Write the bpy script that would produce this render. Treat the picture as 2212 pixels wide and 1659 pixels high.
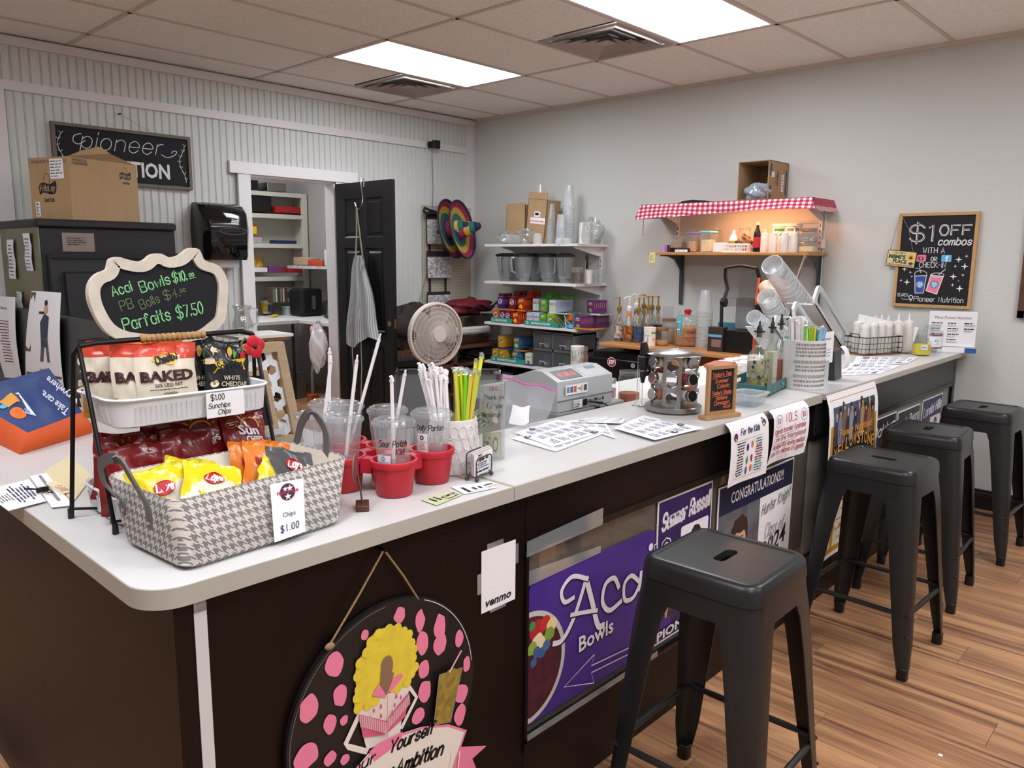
import bpy, math, random
from mathutils import Vector, Matrix, Euler
from mathutils.geometry import tessellate_polygon
R0 = random.Random(7)
PI = math.pi
for o in list(bpy.data.objects): bpy.data.objects.remove(o)
sc = bpy.context.scene
COL = sc.collection
# ---------------------------------------------------------------- camera
CP = Vector((-5.2258, -5.4495, 1.464)); FPX = 1680.96
_p, _y, _r = -0.1611, 0.7552, 0.0087
FW = Vector((math.cos(_p)*math.cos(_y), math.cos(_p)*math.sin(_y), math.sin(_p)))
_rt = FW.cross(Vector((0, 0, 1))).normalized(); _up = _rt.cross(FW)
RT = _rt*math.cos(_r)+_up*math.sin(_r); UP = -_rt*math.sin(_r)+_up*math.cos(_r)
cd = bpy.data.cameras.new('camera'); cam = bpy.data.objects.new('camera', cd); COL.objects.link(cam)
cd.sensor_width = 36; cd.lens = FPX/2212*36; cd.clip_start = .05
m = Matrix((RT, UP, -FW)).transposed().to_4x4(); m.translation = CP; cam.matrix_world = m
sc.camera = cam
# ---------------------------------------------------------------- world, exposure
w = bpy.data.worlds.new('world'); sc.world = w; w.use_nodes = True
w.node_tree.nodes['Background'].inputs[0].default_value = (.75, .8, .9, 1)
w.node_tree.nodes['Background'].inputs[1].default_value = .3
vs = sc.view_settings
vs.view_transform = 'Standard'; vs.look = 'None'; vs.gamma = 1; vs.use_curve_mapping = False
vs.exposure = 1.0
LAMP = 8.5          # radiance of the ceiling light diffusers

def at(px, py, ax, v):      # the point of the plane x|y|z = v seen at this place of the photograph
 d = FW+RT*((px-1106)/FPX)-UP*((py-829.5)/FPX); i = 'xyz'.index(ax)
 return CP+d*((v-CP[i])/d[i])
# ---------------------------------------------------------------- materials
MATS = {}
def lin(c):
 if isinstance(c, str):
  c = c.lstrip('#'); c = [int(c[i:i+2], 16)/255 for i in (0, 2, 4)]
  return tuple(x/12.92 if x <= .04045 else ((x+.055)/1.055)**2.4 for x in c)+(1,)
 return tuple(c)+(1,)
def M(name, col='#808080', rough=.5, metal=0, noise=0, nscale=20, col2=None, bump=0, bscale=200, alpha=1, trans=0, emit=0, coat=0, spec=.5, stretch=None, ior=1.45):
 if name in MATS: return MATS[name]
 mt = bpy.data.materials.new(name); mt.use_nodes = True; nt = mt.node_tree; N = nt.nodes; L = nt.links
 b = N['Principled BSDF']; b.inputs['Roughness'].default_value = rough; b.inputs['Metallic'].default_value = metal
 c = lin(col); b.inputs['Base Color'].default_value = c; mt.diffuse_color = c
 b.inputs['Specular IOR Level'].default_value = spec; b.inputs['Coat Weight'].default_value = coat
 b.inputs['Alpha'].default_value = alpha; b.inputs['Transmission Weight'].default_value = trans; b.inputs['IOR'].default_value = ior
 if emit: b.inputs['Emission Color'].default_value = c; b.inputs['Emission Strength'].default_value = emit
 tc = N.new('ShaderNodeTexCoord'); src = tc.outputs['Object']
 if stretch:
  mp = N.new('ShaderNodeMapping'); mp.inputs['Scale'].default_value = stretch; L.new(src, mp.inputs[0]); src = mp.outputs[0]
 if noise or col2:
  t = N.new('ShaderNodeTexNoise'); t.inputs['Scale'].default_value = nscale; t.inputs['Detail'].default_value = 4; L.new(src, t.inputs['Vector'])
  cr = N.new('ShaderNodeValToRGB'); cr.color_ramp.elements[0].position = .35; cr.color_ramp.elements[1].position = .65
  cr.color_ramp.elements[0].color = c
  cr.color_ramp.elements[1].color = lin(col2) if col2 else tuple(min(1, x*(1+noise)) for x in c[:3])+(1,)
  L.new(t.outputs[0], cr.inputs[0]); L.new(cr.outputs[0], b.inputs['Base Color'])
 if bump:
  t = N.new('ShaderNodeTexNoise'); t.inputs['Scale'].default_value = bscale; L.new(src, t.inputs['Vector'])
  bm = N.new('ShaderNodeBump'); bm.inputs['Strength'].default_value = bump; bm.inputs['Distance'].default_value = .002
  L.new(t.outputs[0], bm.inputs['Height']); L.new(bm.outputs[0], b.inputs['Normal'])
 MATS[name] = mt; return mt
def film(name, col='#ffffff', op=.15, gl=.12, rough=.08, haze=0):   # thin clear plastic or glass: see-through, glossy at grazing angles, a little milky
 if name in MATS: return MATS[name]
 mt = bpy.data.materials.new(name); mt.use_nodes = True; nt = mt.node_tree; N = nt.nodes; L = nt.links
 for n in list(N): N.remove(n)
 o = N.new('ShaderNodeOutputMaterial'); tr = N.new('ShaderNodeBsdfTransparent'); g = N.new('ShaderNodeBsdfGlossy'); df = N.new('ShaderNodeBsdfDiffuse')
 g.inputs['Roughness'].default_value = rough; df.inputs[0].default_value = lin(col); tr.inputs[0].default_value = lin(col)
 tr.inputs[0].default_value = tuple(.5+.5*x for x in lin(col)[:3])+(1,)
 m1 = N.new('ShaderNodeMixShader'); m1.inputs[0].default_value = op; L.new(tr.outputs[0], m1.inputs[1]); L.new(df.outputs[0], m1.inputs[2])
 lw = N.new('ShaderNodeLayerWeight'); lw.inputs[0].default_value = .25
 ma = N.new('ShaderNodeMath'); ma.operation = 'MULTIPLY_ADD'; ma.inputs[1].default_value = .75; ma.inputs[2].default_value = gl; ma.use_clamp = True
 L.new(lw.outputs['Facing'], ma.inputs[0])
 pw = N.new('ShaderNodeMath'); pw.operation = 'POWER'; pw.inputs[1].default_value = 2.0; L.new(lw.outputs['Facing'], pw.inputs[0]); L.new(pw.outputs[0], ma.inputs[0])
 m2 = N.new('ShaderNodeMixShader'); L.new(ma.outputs[0], m2.inputs[0]); L.new(m1.outputs[0], m2.inputs[1]); L.new(g.outputs[0], m2.inputs[2])
 L.new(m2.outputs[0], o.inputs[0]); mt.diffuse_color = lin(col); MATS[name] = mt; return mt
def woodmat(name, c1, c2, rough=.45, stretch=(60, 3, 60), dark=None, bump=.15, objrand=.0, spec=.5, ramp=(.33, .6, .27)):
 if name in MATS: return MATS[name]
 mt = M(name, c1, rough, spec=spec); nt = mt.node_tree; N = nt.nodes; L = nt.links; b = N['Principled BSDF']
 tc = N.new('ShaderNodeTexCoord'); mp = N.new('ShaderNodeMapping'); mp.inputs['Scale'].default_value = stretch; L.new(tc.outputs['Object'], mp.inputs[0])
 oi = N.new('ShaderNodeObjectInfo'); ad = N.new('ShaderNodeVectorMath'); ad.operation = 'SCALE'; ad.inputs['Scale'].default_value = 90;
 cb = N.new('ShaderNodeCombineXYZ'); L.new(oi.outputs['Random'], cb.inputs[0]); L.new(oi.outputs['Random'], cb.inputs[1]); L.new(cb.outputs[0], ad.inputs[0])
 av = N.new('ShaderNodeVectorMath'); av.operation = 'ADD'; L.new(mp.outputs[0], av.inputs[0]); L.new(ad.outputs[0], av.inputs[1])
 t = N.new('ShaderNodeTexNoise'); t.inputs['Scale'].default_value = .35; t.inputs['Detail'].default_value = 7; t.inputs['Roughness'].default_value = .68; t.inputs['Distortion'].default_value = .9
 L.new(av.outputs[0], t.inputs['Vector'])
 cr = N.new('ShaderNodeValToRGB'); e = cr.color_ramp.elements; e[0].position = ramp[0]; e[1].position = ramp[1]; e[0].color = lin(c2); e[1].color = lin(c1)
 if dark: e2 = e.new(ramp[2]); e2.color = lin(dark)
 L.new(t.outputs[0], cr.inputs[0]); out = cr.outputs[0]
 if objrand:
  h = N.new('ShaderNodeHueSaturation'); mr = N.new('ShaderNodeMapRange'); mr.inputs[3].default_value = 1-objrand; mr.inputs[4].default_value = 1+objrand
  L.new(oi.outputs['Random'], mr.inputs[0]); L.new(mr.outputs[0], h.inputs['Value']); L.new(out, h.inputs['Color']); out = h.outputs[0]
 L.new(out, b.inputs['Base Color'])
 bm = N.new('ShaderNodeBump'); bm.inputs['Strength'].default_value = bump; bm.inputs['Distance'].default_value = .001; L.new(t.outputs[0], bm.inputs['Height']); L.new(bm.outputs[0], b.inputs['Normal'])
 return mt
# ---------------------------------------------------------------- mesh builder
class B:
 def __init__(s): s.v = []; s.f = []; s.m = []; s.mats = []; s.xf = None
 def mi(s, mt):
  if mt not in s.mats: s.mats.append(mt)
  return s.mats.index(mt)
 def add(s, vs_, fs, mt):
  n = len(s.v); mt = mt if isinstance(mt, list) else [s.mi(mt)]*len(fs)
  s.v += [(s.xf @ Vector(p)) if s.xf else Vector(p) for p in vs_]
  for f, k in zip(fs, mt): s.f.append([i+n for i in f]); s.m.append(k)
  return s
 def box(s, x0, y0, z0, x1, y1, z1, mt):
  return s.add([(x, y, z) for z in (z0, z1) for y in (y0, y1) for x in (x0, x1)], [(0, 2, 3, 1), (4, 5, 7, 6), (0, 1, 5, 4), (2, 6, 7, 3), (0, 4, 6, 2), (1, 3, 7, 5)], mt)
 def rbox(s, x0, y0, z0, x1, y1, z1, mt, r=.01, c=.003, n=4, taper=0):   # rounded upright corners, chamfered rims; taper widens the top
  def ring(ins, z, e=0):
   rr = max(r-ins, .0005); o = []
   for (cx, cy, a) in ((x1-r, y1-r, 0), (x0+r, y1-r, 90), (x0+r, y0+r, 180), (x1-r, y0+r, 270)):
    for k in range(n+1):
     t = math.radians(a+90*k/n); o.append((cx+rr*math.cos(t)+e*(1 if cx > (x0+x1)/2 else -1), cy+rr*math.sin(t)+e*(1 if cy > (y0+y1)/2 else -1), z))
   return o
  R = [ring(c, z0), ring(0, z0+c), ring(0, z1-c, taper), ring(c, z1, taper)]
  return s.loft(R, mt)
 def loft(s, rings, mt, caps=True, close=True):
  n = len(rings[0]); vs_ = [p for r in rings for p in r]; fs = []
  for i in range(len(rings)-1):
   for k in range(n if close else n-1): a = i*n+k; b = i*n+(k+1) % n; fs.append((a, b, b+n, a+n))
  if caps in (True, 's'): fs.append(tuple(range(n))[::-1])
  if caps in (True, 'e'): fs.append(tuple(range((len(rings)-1)*n, len(rings)*n)))
  return s.add(vs_, fs, mt)
 def prism(s, pts, d0, d1, mt, ax='y'):      # outline in the other two axes, pushed from d0 to d1
  P = {'y': lambda a, b, d: (a, d, b), 'z': lambda a, b, d: (a, b, d), 'x': lambda a, b, d: (d, a, b)}[ax]
  n = len(pts); vs_ = [P(a, b, d0) for a, b in pts]+[P(a, b, d1) for a, b in pts]
  t = tessellate_polygon([[Vector((a, b, 0)) for a, b in pts]]); fs = [tuple(x) for x in t]+[tuple(i+n for i in x[::-1]) for x in t]
  fs += [(k, (k+1) % n, (k+1) % n+n, k+n) for k in range(n)]
  return s.add(vs_, fs, mt)
 def ringprism(s, outer, inner, d0, d1, mt, ax='y'):     # frame between two outlines with the same number of points
  P = {'y': lambda a, b, d: (a, d, b), 'z': lambda a, b, d: (a, b, d), 'x': lambda a, b, d: (d, a, b)}[ax]
  n = len(outer); vs_ = [P(a, b, d) for d in (d0, d1) for L_ in (outer, inner) for a, b in L_]; fs = []
  for k in range(n):
   j = (k+1) % n; fs += [(k, j, n+j, n+k), (2*n+k, 3*n+k, 3*n+j, 2*n+j), (k, 2*n+k, 2*n+j, j), (n+k, n+j, 3*n+j, 3*n+k)]
  return s.add(vs_, fs, mt)
 def lathe(s, prof, mt, n=20, c=(0, 0, 0), wave=None):   # profile of (radius, height) turned about the upright axis
  vs_ = []; fs = []; mt2 = []
  for (r, z) in prof:
   for k in range(n):
    a = 2*PI*k/n; rr = r*(wave(a, z) if wave else 1); vs_.append((c[0]+rr*math.cos(a), c[1]+rr*math.sin(a), c[2]+z))
  for i in range(len(prof)-1):
   for k in range(n):
    a = i*n+k; b = i*n+(k+1) % n; fs.append((a, b, b+n, a+n)); mt2.append(s.mi(mt[i] if isinstance(mt, (list, tuple)) else mt))
  return s.add(vs_, fs, mt2)
 def disc(s, r, mt, n=20, c=(0, 0, 0), ax='z'):
  P = {'y': lambda a, b: (a, 0, b), 'z': lambda a, b: (a, b, 0), 'x': lambda a, b: (0, a, b)}[ax]
  return s.add([tuple(Vector(c)+Vector(P(r*math.cos(2*PI*k/n), r*math.sin(2*PI*k/n)))) for k in range(n)], [tuple(range(n))], mt)
 def cyl(s, p0, p1, r, mt, n=12, r1=None): return s.tube([p0, p1], r, mt, n, radii=[r, r if r1 is None else r1])
 def tube(s, path, r, mt, n=8, closed=False, radii=None, flat=1):
  P = [Vector(p) for p in path]; rings = []; up = None
  for i, p in enumerate(P):
   if closed: t = P[(i+1) % len(P)]-P[i-1]
   else: t = P[min(i+1, len(P)-1)]-P[max(i-1, 0)]
   t.normalize()
   if up is None: up = Vector((0, 0, 1)) if abs(t.z) < .9 else Vector((1, 0, 0))
   x = t.cross(up).normalized(); up = x.cross(t).normalized()
   rr = radii[i] if radii else r
   rings.append([p+x*rr*math.cos(2*PI*k/n)+up*rr*flat*math.sin(2*PI*k/n) for k in range(n)])
  if closed: rings.append(rings[0]); return s.loft(rings, mt, caps=False)
  return s.loft(rings, mt)
 def grid(s, fn, nu, nv, mt, cu=False):     # fn(u, v) -> point; mt a material or fn(u, v) -> material
  vs_ = [fn(i/nu, j/nv) for j in range(nv+1) for i in range(nu+1)]; fs = []; ms = []
  for j in range(nv):
   for i in range(nu):
    a = j*(nu+1)+i; fs.append((a, a+1, a+nu+2, a+nu+1)); ms.append(s.mi(mt((i+.5)/nu, (j+.5)/nv) if callable(mt) else mt))
  return s.add(vs_, fs, ms)
 def ball(s, c, r, mt, n=10, sq=(1, 1, 1)):
  pr = [(max(.0001, r*math.sin(PI*k/n)), -r*math.cos(PI*k/n)) for k in range(n+1)]
  old = s.xf; s.xf = (old or Matrix())@Matrix.Translation(c)@Matrix.Diagonal((*sq, 1)); s.lathe(pr, mt, n+4); s.xf = old; return s
 def build(s, name, parent=None, loc=None, rot=None, smooth=35):
  me = bpy.data.meshes.new(name); me.from_pydata(s.v, [], s.f)
  for mt in s.mats: me.materials.append(mt)
  me.polygons.foreach_set('material_index', s.m); me.update()
  if smooth:
   me.polygons.foreach_set('use_smooth', [True]*len(me.polygons))
   try: me.set_sharp_from_angle(angle=math.radians(smooth))
   except Exception: pass
  o = bpy.data.objects.new(name, me); COL.objects.link(o)
  if parent: o.parent = parent
  if loc is not None: o.location = loc
  if rot is not None: o.rotation_euler = rot
  return o
def fixn(o):        # consistent outward normals
 import bmesh
 bm = bmesh.new(); bm.from_mesh(o.data); bmesh.ops.recalc_face_normals(bm, faces=bm.faces); bm.to_mesh(o.data); bm.free(); return o
def tag(o, label=None, cat=None, group=None, kind=None):
 for k, v in (('label', label), ('category', cat), ('group', group), ('kind', kind)):
  if v: o[k] = v
 return o
def thing(name, label, cat, loc=(0, 0, 0), rz=0, group=None, rx=0, ry=0):
 o = bpy.data.objects.new(name, None); COL.objects.link(o); o.location = loc; o.rotation_euler = (rx, ry, rz); o.empty_display_size = .05
 return tag(o, label, cat, group)
def copy_tree(o, parent=None):
 c = o.copy(); COL.objects.link(c)
 if parent: c.parent = parent
 for ch in list(KIDS(o)): copy_tree(ch, c)
 return c
def KIDS(o): return list(o.children)
def place(o, loc, rz=0, label=None, group=None, rx=0, ry=0, scale=None):
 o.location = loc; o.rotation_euler = (rx, ry, rz)
 if label: o['label'] = label
 if group: o['group'] = group
 if scale: o.scale = (scale,)*3 if not hasattr(scale, '__len__') else scale
 return o
def xz(v): return (v[0], v[2])
def arc(cx, cy, r, a0, a1, n=8): return [(cx+r*math.cos(math.radians(a0+(a1-a0)*k/n)), cy+r*math.sin(math.radians(a0+(a1-a0)*k/n))) for k in range(n+1)]
def rrect(x0, y0, x1, y1, r, n=4): return arc(x1-r, y1-r, r, 0, 90, n)+arc(x0+r, y1-r, r, 90, 180, n)+arc(x0+r, y0+r, r, 180, 270, n)+arc(x1-r, y0+r, r, 270, 360, n)
# ---------------------------------------------------------------- lettering
G = {}
for ln in '''A 0c2i4c;1e3e|B 0c0i;~0i3i4h3f0f;~0f3f4d3c0c|C ~4h3i1i0g0e1c3c4d|D 0c0i;~0i2i4g4e2c0c|E 4i0i0c4c;0f3f|F 4i0i0c;0f3f|G ~4h3i1i0g0e1c3c4d4f;4f2f|H 0c0i;4c4i;0f4f|I 1c1i
J ~4i4d3c1c0d|K 0c0i;4i0f4c|L 0i0c4c|M 0c0i2f4i4c|N 0c0i4c4i|O ~1c0e0g1i3i4g4e3c1c|P 0c0i;~0i3i4h4g3f0f|Q ~1c0e0g1i3i4g4e3c1c;2e4c|R 0c0i;~0i3i4h4g3f0f;1f4c|S ~4h3i1i0h0g1f3f4e4d3c1c0d
T 0i4i;2i2c|U ~0i0d1c3c4d4i|V 0i2c4i|W 0i1c2g3c4i|X 0i4c;0c4i|Y 0i2f4i;2f2c|Z 0i4i0c4c|a ~3f2g1g0f0d1c2c3d;3g3c|b 0i0c;~0f1g2g3f3d2c1c0d|c ~3f2g1g0f0d1c2c3d|d 3i3c;~3f2g1g0f0d1c2c3d
e ~0e3e3f2g1g0f0d1c2c3d|f ~3h2i1h1c;0g2g|g ~3f2g1g0f0d1c2c3d;~3g3b2a1a0b|h 0i0c;~0f1g2g3f3c|i 0g0c;0h0i|j ~1g1b0a;1h1i|k 0i0c;3g0e3c|l 0i0c|m 0g0c;~0f1g2f2c;~2f3g4f4c|n 0g0c;~0f1g2g3f3c
o ~1c0d0f1g2g3f3d2c1c|p 0g0a;~0f1g2g3f3d2c1c0d|r 0g0c;~0f1g2g|s ~3f2g1g0f1e2e3d2c1c0d|t 1i1d2c;0g2g|u ~0g0d1c2c3d;3g3c|v 0g1c2g|w 0g1c2f3c4g|x 0g3c;0c3g|y 0g1d;3g0a|z 0g3g0c3c
0 ~1c0e0g1i2i3g3e2c1c|1 0h1i1c|2 ~0h1i2i3h3g0c;0c3c|3 ~0h1i2i3h2f3e3d2c1c0d|4 2c2i0e3e|5 3i0i0f;~0f2f3e3d2c1c0d|6 ~3h2i1i0g0d1c2c3d3e2f0e|7 0i3i1c|8 ~1f0g0h1i2i3h3g2f1f0e0d1c2c3d3e2f1f|9 ~3f1f0g0h1i2i3h3c
$ ~4h3i1i0h0g1f3f4e4d3c1c0d;2b2j|. 0c0d|! 0i0e;0c0d|- 0f2f|' 0i0h|, 1d0b|/ 0c2i|& ~4c1g1h2i3h0e0d1c2c4e|: 0d0e;0f0g'''.replace('\n', '|').split('|'):
 G[ln[0]] = ln[2:]
def smoothp(P, k=4):
 if len(P) < 3: return P
 Q = [P[0]]+P+[P[-1]]; o = []
 for i in range(1, len(Q)-2):
  a, b, c, d = [Vector(x) for x in Q[i-1:i+3]]
  for j in range(k):
   t = j/k; o.append(tuple(.5*((2*b)+(c-a)*t+(2*a-5*b+4*c-d)*t*t+(3*b-a-3*c+d)*t**3)))
 return o+[P[-1]]
_tx = {}
def glyphs(s, shear=0, bold=0, spacing=1):
 key = (s, shear, bold, spacing)
 if key not in _tx:
  c = bpy.data.curves.new('t', 'FONT'); c.body = s; c.size = 1; c.shear = shear; c.offset = bold; c.resolution_u = 2; c.space_character = spacing
  o = bpy.data.objects.new('t', c); COL.objects.link(o); bpy.context.view_layer.update()
  me = o.evaluated_get(bpy.context.evaluated_depsgraph_get()).to_mesh()
  vs_ = [(v.co.x, v.co.y) for v in me.vertices]; fs = [tuple(p.vertices) for p in me.polygons]
  bpy.data.objects.remove(o); bpy.data.curves.remove(c)
  _tx[key] = (vs_, fs, min([v[0] for v in vs_] or [0]), max([v[0] for v in vs_] or [0]))
 return _tx[key]
class Art(B):       # flat print in the x-z plane facing -y; every call lies a hair above the one before; warp(x, z) bends it onto a curved face
 def __init__(s, y=-.0006, warp=None, step=.0001): B.__init__(s); s.y = y; s.w = warp; s.st = step; s.rot = None
 def put(s, pts, fs, mt):
  if s.rot:
   a, cx, cz = s.rot; ca, sa = math.cos(a), math.sin(a); pts = [(cx+(x-cx)*ca-(z-cz)*sa, cz+(x-cx)*sa+(z-cz)*ca) for x, z in pts]
  if s.w: v = [(p if len(p) == 3 else (p[0], p[1]+s.y, p[2])) for p in (s.w(x, z, s.y) for x, z in pts)]
  else: v = [(x, s.y, z) for x, z in pts]
  s.y -= s.st; s.add(v, fs, mt); return s
 def fill(s, pts, mt): return s.put(pts, [tuple(t) for t in tessellate_polygon([[Vector((a, b, 0)) for a, b in pts]])], mt)
 def rect(s, x0, z0, x1, z1, mt, r=0):
  if r: return s.fill(rrect(x0, z0, x1, z1, r), mt)
  n = 6 if s.w else 1; pts = [(x0+(x1-x0)*i/n, z0+(z1-z0)*j/n) for j in range(n+1) for i in range(n+1)]
  return s.put(pts, [(j*(n+1)+i, j*(n+1)+i+1, (j+1)*(n+1)+i+1, (j+1)*(n+1)+i) for j in range(n) for i in range(n)], mt)
 def circ(s, x, z, r, mt, rz=None, n=20): return s.put([(x+r*math.cos(2*PI*k/n), z+(rz or r)*math.sin(2*PI*k/n)) for k in range(n)], [tuple(range(n))], mt)
 def line(s, pts, wd, mt, closed=False):
  P = [Vector(p) for p in pts]; n = len(P); L_ = []
  for i, p in enumerate(P):
   a = P[i-1] if (i or closed) else p; b = P[(i+1) % n] if (i < n-1 or closed) else p
   t = (b-a); t = t.normalized() if t.length > 1e-9 else Vector((1, 0)); q = Vector((-t.y, t.x))*wd/2; e = t*wd*.3*((i == n-1)-(i == 0)) if not closed else t*0
   L_ += [tuple(p+q+e), tuple(p-q+e)]
  fs = [(2*i, 2*i+1, 2*i+3, 2*i+2) for i in range(n-1)]+([(2*n-2, 2*n-1, 1, 0)] if closed else [])
  return s.put(L_, fs, mt)
 def oval(s, x, z, rx, rz, wd, mt): return s.line([(x+rx*math.cos(2*PI*k/24), z+rz*math.sin(2*PI*k/24)) for k in range(24)], wd, mt, True)
 def txt(s, t, x, z, h, mt, al='l', shear=0, bold=0, wid=None, sp=1):
  v, f, a, b = glyphs(t, shear, bold, sp); k = h/.73; kx = k if not wid else wid/max(.01, b-a)
  dx = x-(a if al == 'l' else b if al == 'r' else (a+b)/2)*kx
  return s.put([(dx+p[0]*kx, z+p[1]*k) for p in v], f, mt)
 def hand(s, t, x, z, h, mt, wd=None, al='l', wid=None, shear=0, jit=.0, rnd=True):    # single-stroke handwriting; h = height of a capital
  k = h/6; wd = wd or h*.1; items = []; cx = 0
  for ch in t:
   if ch == ' ' or ch not in G: cx += 2.6; continue
   mx = 0; y0 = R0.uniform(-jit, jit)
   for st in G[ch].split(';'):
    sm = st[0] == '~'; st = st.lstrip('~'); P = [(int(st[i])*.85, 'abcdefghij'.index(st[i+1])-2+y0) for i in range(0, len(st), 2)]
    mx = max(mx, max(p[0] for p in P)); items.append(([(p[0]+cx, p[1]) for p in (smoothp(P, 3) if sm else P)]))
   cx += mx+1.25
  tot = cx-1.25; kx = k if not wid else wid/tot; x0 = x if al == 'l' else x-tot*kx/2 if al == 'c' else x-tot*kx
  ys = s.y
  for P in items:
   s.y = ys; s.line([(x0+p[0]*kx+p[1]*k*shear, z+p[1]*k) for p in P], wd, mt)
  s.y = ys-s.st; return s
 def lines(s, x0, z0, x1, z1, n, mt, h=.5, seed=1, al='l', words=True):     # unreadably small print: rows of short dark dashes
  rr = random.Random(seed); ys = s.y; dz = (z1-z0)/n
  for i in range(n):
   zz = z1-(i+.5)*dz; ww = (x1-x0)*rr.uniform(.6, 1); xs = x0 if al == 'l' else (x0+x1)/2-ww/2; x = xs
   while x < xs+ww-.001:
    l = min(xs+ww-x, abs(dz)*rr.uniform(.8, 2.6)); s.y = ys; s.put([(x, zz-dz*h/2), (x+l, zz-dz*h/2), (x+l, zz+dz*h/2), (x, zz+dz*h/2)], [(0, 1, 2, 3)], mt); x += l+abs(dz)*.35
  s.y = ys-s.st; return s
 def star(s, x, z, r, mt, n=5, inner=.4, rot=90): return s.fill([(x+(r if k % 2 == 0 else r*inner)*math.cos(math.radians(rot+180/n*k)), z+(r if k % 2 == 0 else r*inner)*math.sin(math.radians(rot+180/n*k))) for k in range(2*n)], mt)
 def blob(s, x, z, rx, rz, mt, seed=0, j=.2, n=10):
  rr = random.Random(seed); P = [(x+rx*(1+rr.uniform(-j, j))*math.cos(2*PI*k/n), z+rz*(1+rr.uniform(-j, j))*math.sin(2*PI*k/n)) for k in range(n)]
  return s.fill(smoothp(P+[P[0]], 3)[:-1], mt)
# common materials
WHITE = M('white_paint', '#e4e1de', .45); BLACK = M('black_plastic', '#131314', .4); PAPER = M('paper', '#eceaec', .8); INK = M('black_ink', '#141216', .6)
NAVY = M('navy_ink', '#232a55', .6); RED = M('red_ink', '#a8202e', .6); BLUE = M('blue_ink', '#2c4f9a', .6); CHROME = M('chrome', '#d0d0d0', .12, 1); STEEL = M('brushed_steel', '#9b9a98', .3, 1, bump=.1, bscale=60, stretch=(1, 1, 20))
CHALK = M('chalkboard_black', '#15151a', .75); CHW = M('chalk_white', '#e6e6e6', .8); CARD = M('cardboard', '#a88a66', .85, noise=.12, nscale=6, bump=.1, bscale=90, stretch=(40, 1, 1)); CARDD = M('cardboard_inside', '#8a6c4c', .9)
BMET = M('black_metal', '#1c1b1b', .38, .6); GREYP = M('grey_plastic', '#6e7173', .5); CLEAR = film('clear_plastic', '#f2f5f6', .10, .06); GLASS = film('clear_glass', '#f0f5f4', .03, .05, .02)
MILKY = film('milky_plastic', '#dfe3e4', .5, .06, .25); BAGF = film('bag_film', '#eef2f4', .16, .16, .12); GREYI = M('grey_ink', '#85868c', .7); PINKI = M('pink_paint', '#e77f9d', .6); YEL = M('yellow_print', '#e6c628', .45)
GREENI = M('green_print', '#3f9a4d', .5); ORG = M('orange_print', '#e2702a', .5); REDP = M('red_plastic', '#b81f2e', .38); TAN = M('tan_skin', '#c99b7d', .6); HAIRB = M('dark_hair', '#2b1d18', .7); PURP = M('purple_print', '#452a86', .4)
LBLUE = M('light_blue_print', '#5fb2dd', .5); BRASS = M('brass', '#b08c4a', .3, .9); OFFW = M('off_white_plastic', '#e9e5df', .4); TEAL = M('teal_print', '#2f9d8c', .5)
# == ceiling lights (two in view, the rest added to light the rooms), then the room
T = .6096; W1 = .374; XC = -1.008; CZ = 2.72
def struct(o): o['kind'] = 'structure'; return o
DIFF = M('light_diffuser', '#f4f8ff', .6, emit=LAMP)
def ceiling_light(x, y, label, group='unseen added ceiling light panels'):
 t = thing('ceiling_light', label, 'light', (x, y, CZ), group=group)
 B().box(-T+.02, -T/2+.02, .012, T-.02, T/2-.02, .02, DIFF).build('diffuser', t, smooth=0)
 b = B(); o_ = [(-T+.012, -T/2+.012), (T-.012, -T/2+.012), (T-.012, T/2-.012), (-T+.012, T/2-.012)]; i_ = [(-T+.028, -T/2+.028), (T-.028, -T/2+.028), (T-.028, T/2-.028), (-T+.028, T/2-.028)]
 b.ringprism(o_, i_, -.001, .016, WHITE, 'z'); b.build('light_frame', t, smooth=0)
 return t
lights = []
def rowy(k): return -W1-(k-.5)*T        # centre of ceiling row k (row 1 lies between the first and second grid lines)
ceiling_light(XC-T, rowy(2), 'smaller-looking bright ceiling light panel beside the left vent', None)
ceiling_light(XC-T, rowy(5), 'bright ceiling light panel beside the right vent, cut by the picture top', None)
for (cx, k) in ((-6*T+XC-T+.0, 3), (-6*T+XC-T, 7), (XC-T, 9), (-4*T+XC-T, 9), (-6*T+XC-T, 11), (-2*T+XC-T, 12)):  # panels out of view, added to brighten the room
 ceiling_light(cx, rowy(k), 'unseen ceiling panel added outside the frame to light the room')
# ---- floor of single planks
PLK = woodmat('wood_plank', '#c5956b', '#94684b', .38, (48, 2.2, 48), '#553a2b', .12, .08, .5, (.44, .62, .34))
fl = struct(B().box(-7.6, -8.4, -.1, .1, 2.7, -.012, M('subfloor', '#4a3424', .8)).build('floor', smooth=0))
PW = .165; k = 0; x = 0.0; rr = random.Random(3); pm = {}
def plank(x0, x1, y0, y1):
 key = (round(x1-x0, 3), round(y1-y0, 3))
 if key not in pm:
  b = B(); L_ = (y1-y0)/2; W_ = (x1-x0)/2
  b.rbox(-W_+.0006, -L_+.0006, -.012, W_-.0006, L_-.0006, 0, PLK, .0012, .0008, 1); o = b.build('plank', fl, smooth=0); pm[key] = o.data
 else: o = bpy.data.objects.new('plank', pm[key]); COL.objects.link(o); o.parent = fl
 o.location = ((x0+x1)/2, (y0+y1)/2, 0)
PLN = 1.22
while x > -5.2:
 off = [0, .41, .81, .2, .61, 1.0][k % 6]; y = 0-off+PLN
 x0 = x-PW
 ys = [2.7] ; yy = 2.7-.2-off
 while yy > -6.6: ys.append(yy); yy -= PLN
 ys.append(-6.6)
 for a, b_ in zip(ys[:-1], ys[1:]):
  if a > .1 and x0 < -3.0: continue
  if a < -.2 and b_ > -3.0 and x0 < -3.3: continue
  plank(x0, x, b_, a)
 x = x0; k += 1
far = B()
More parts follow.
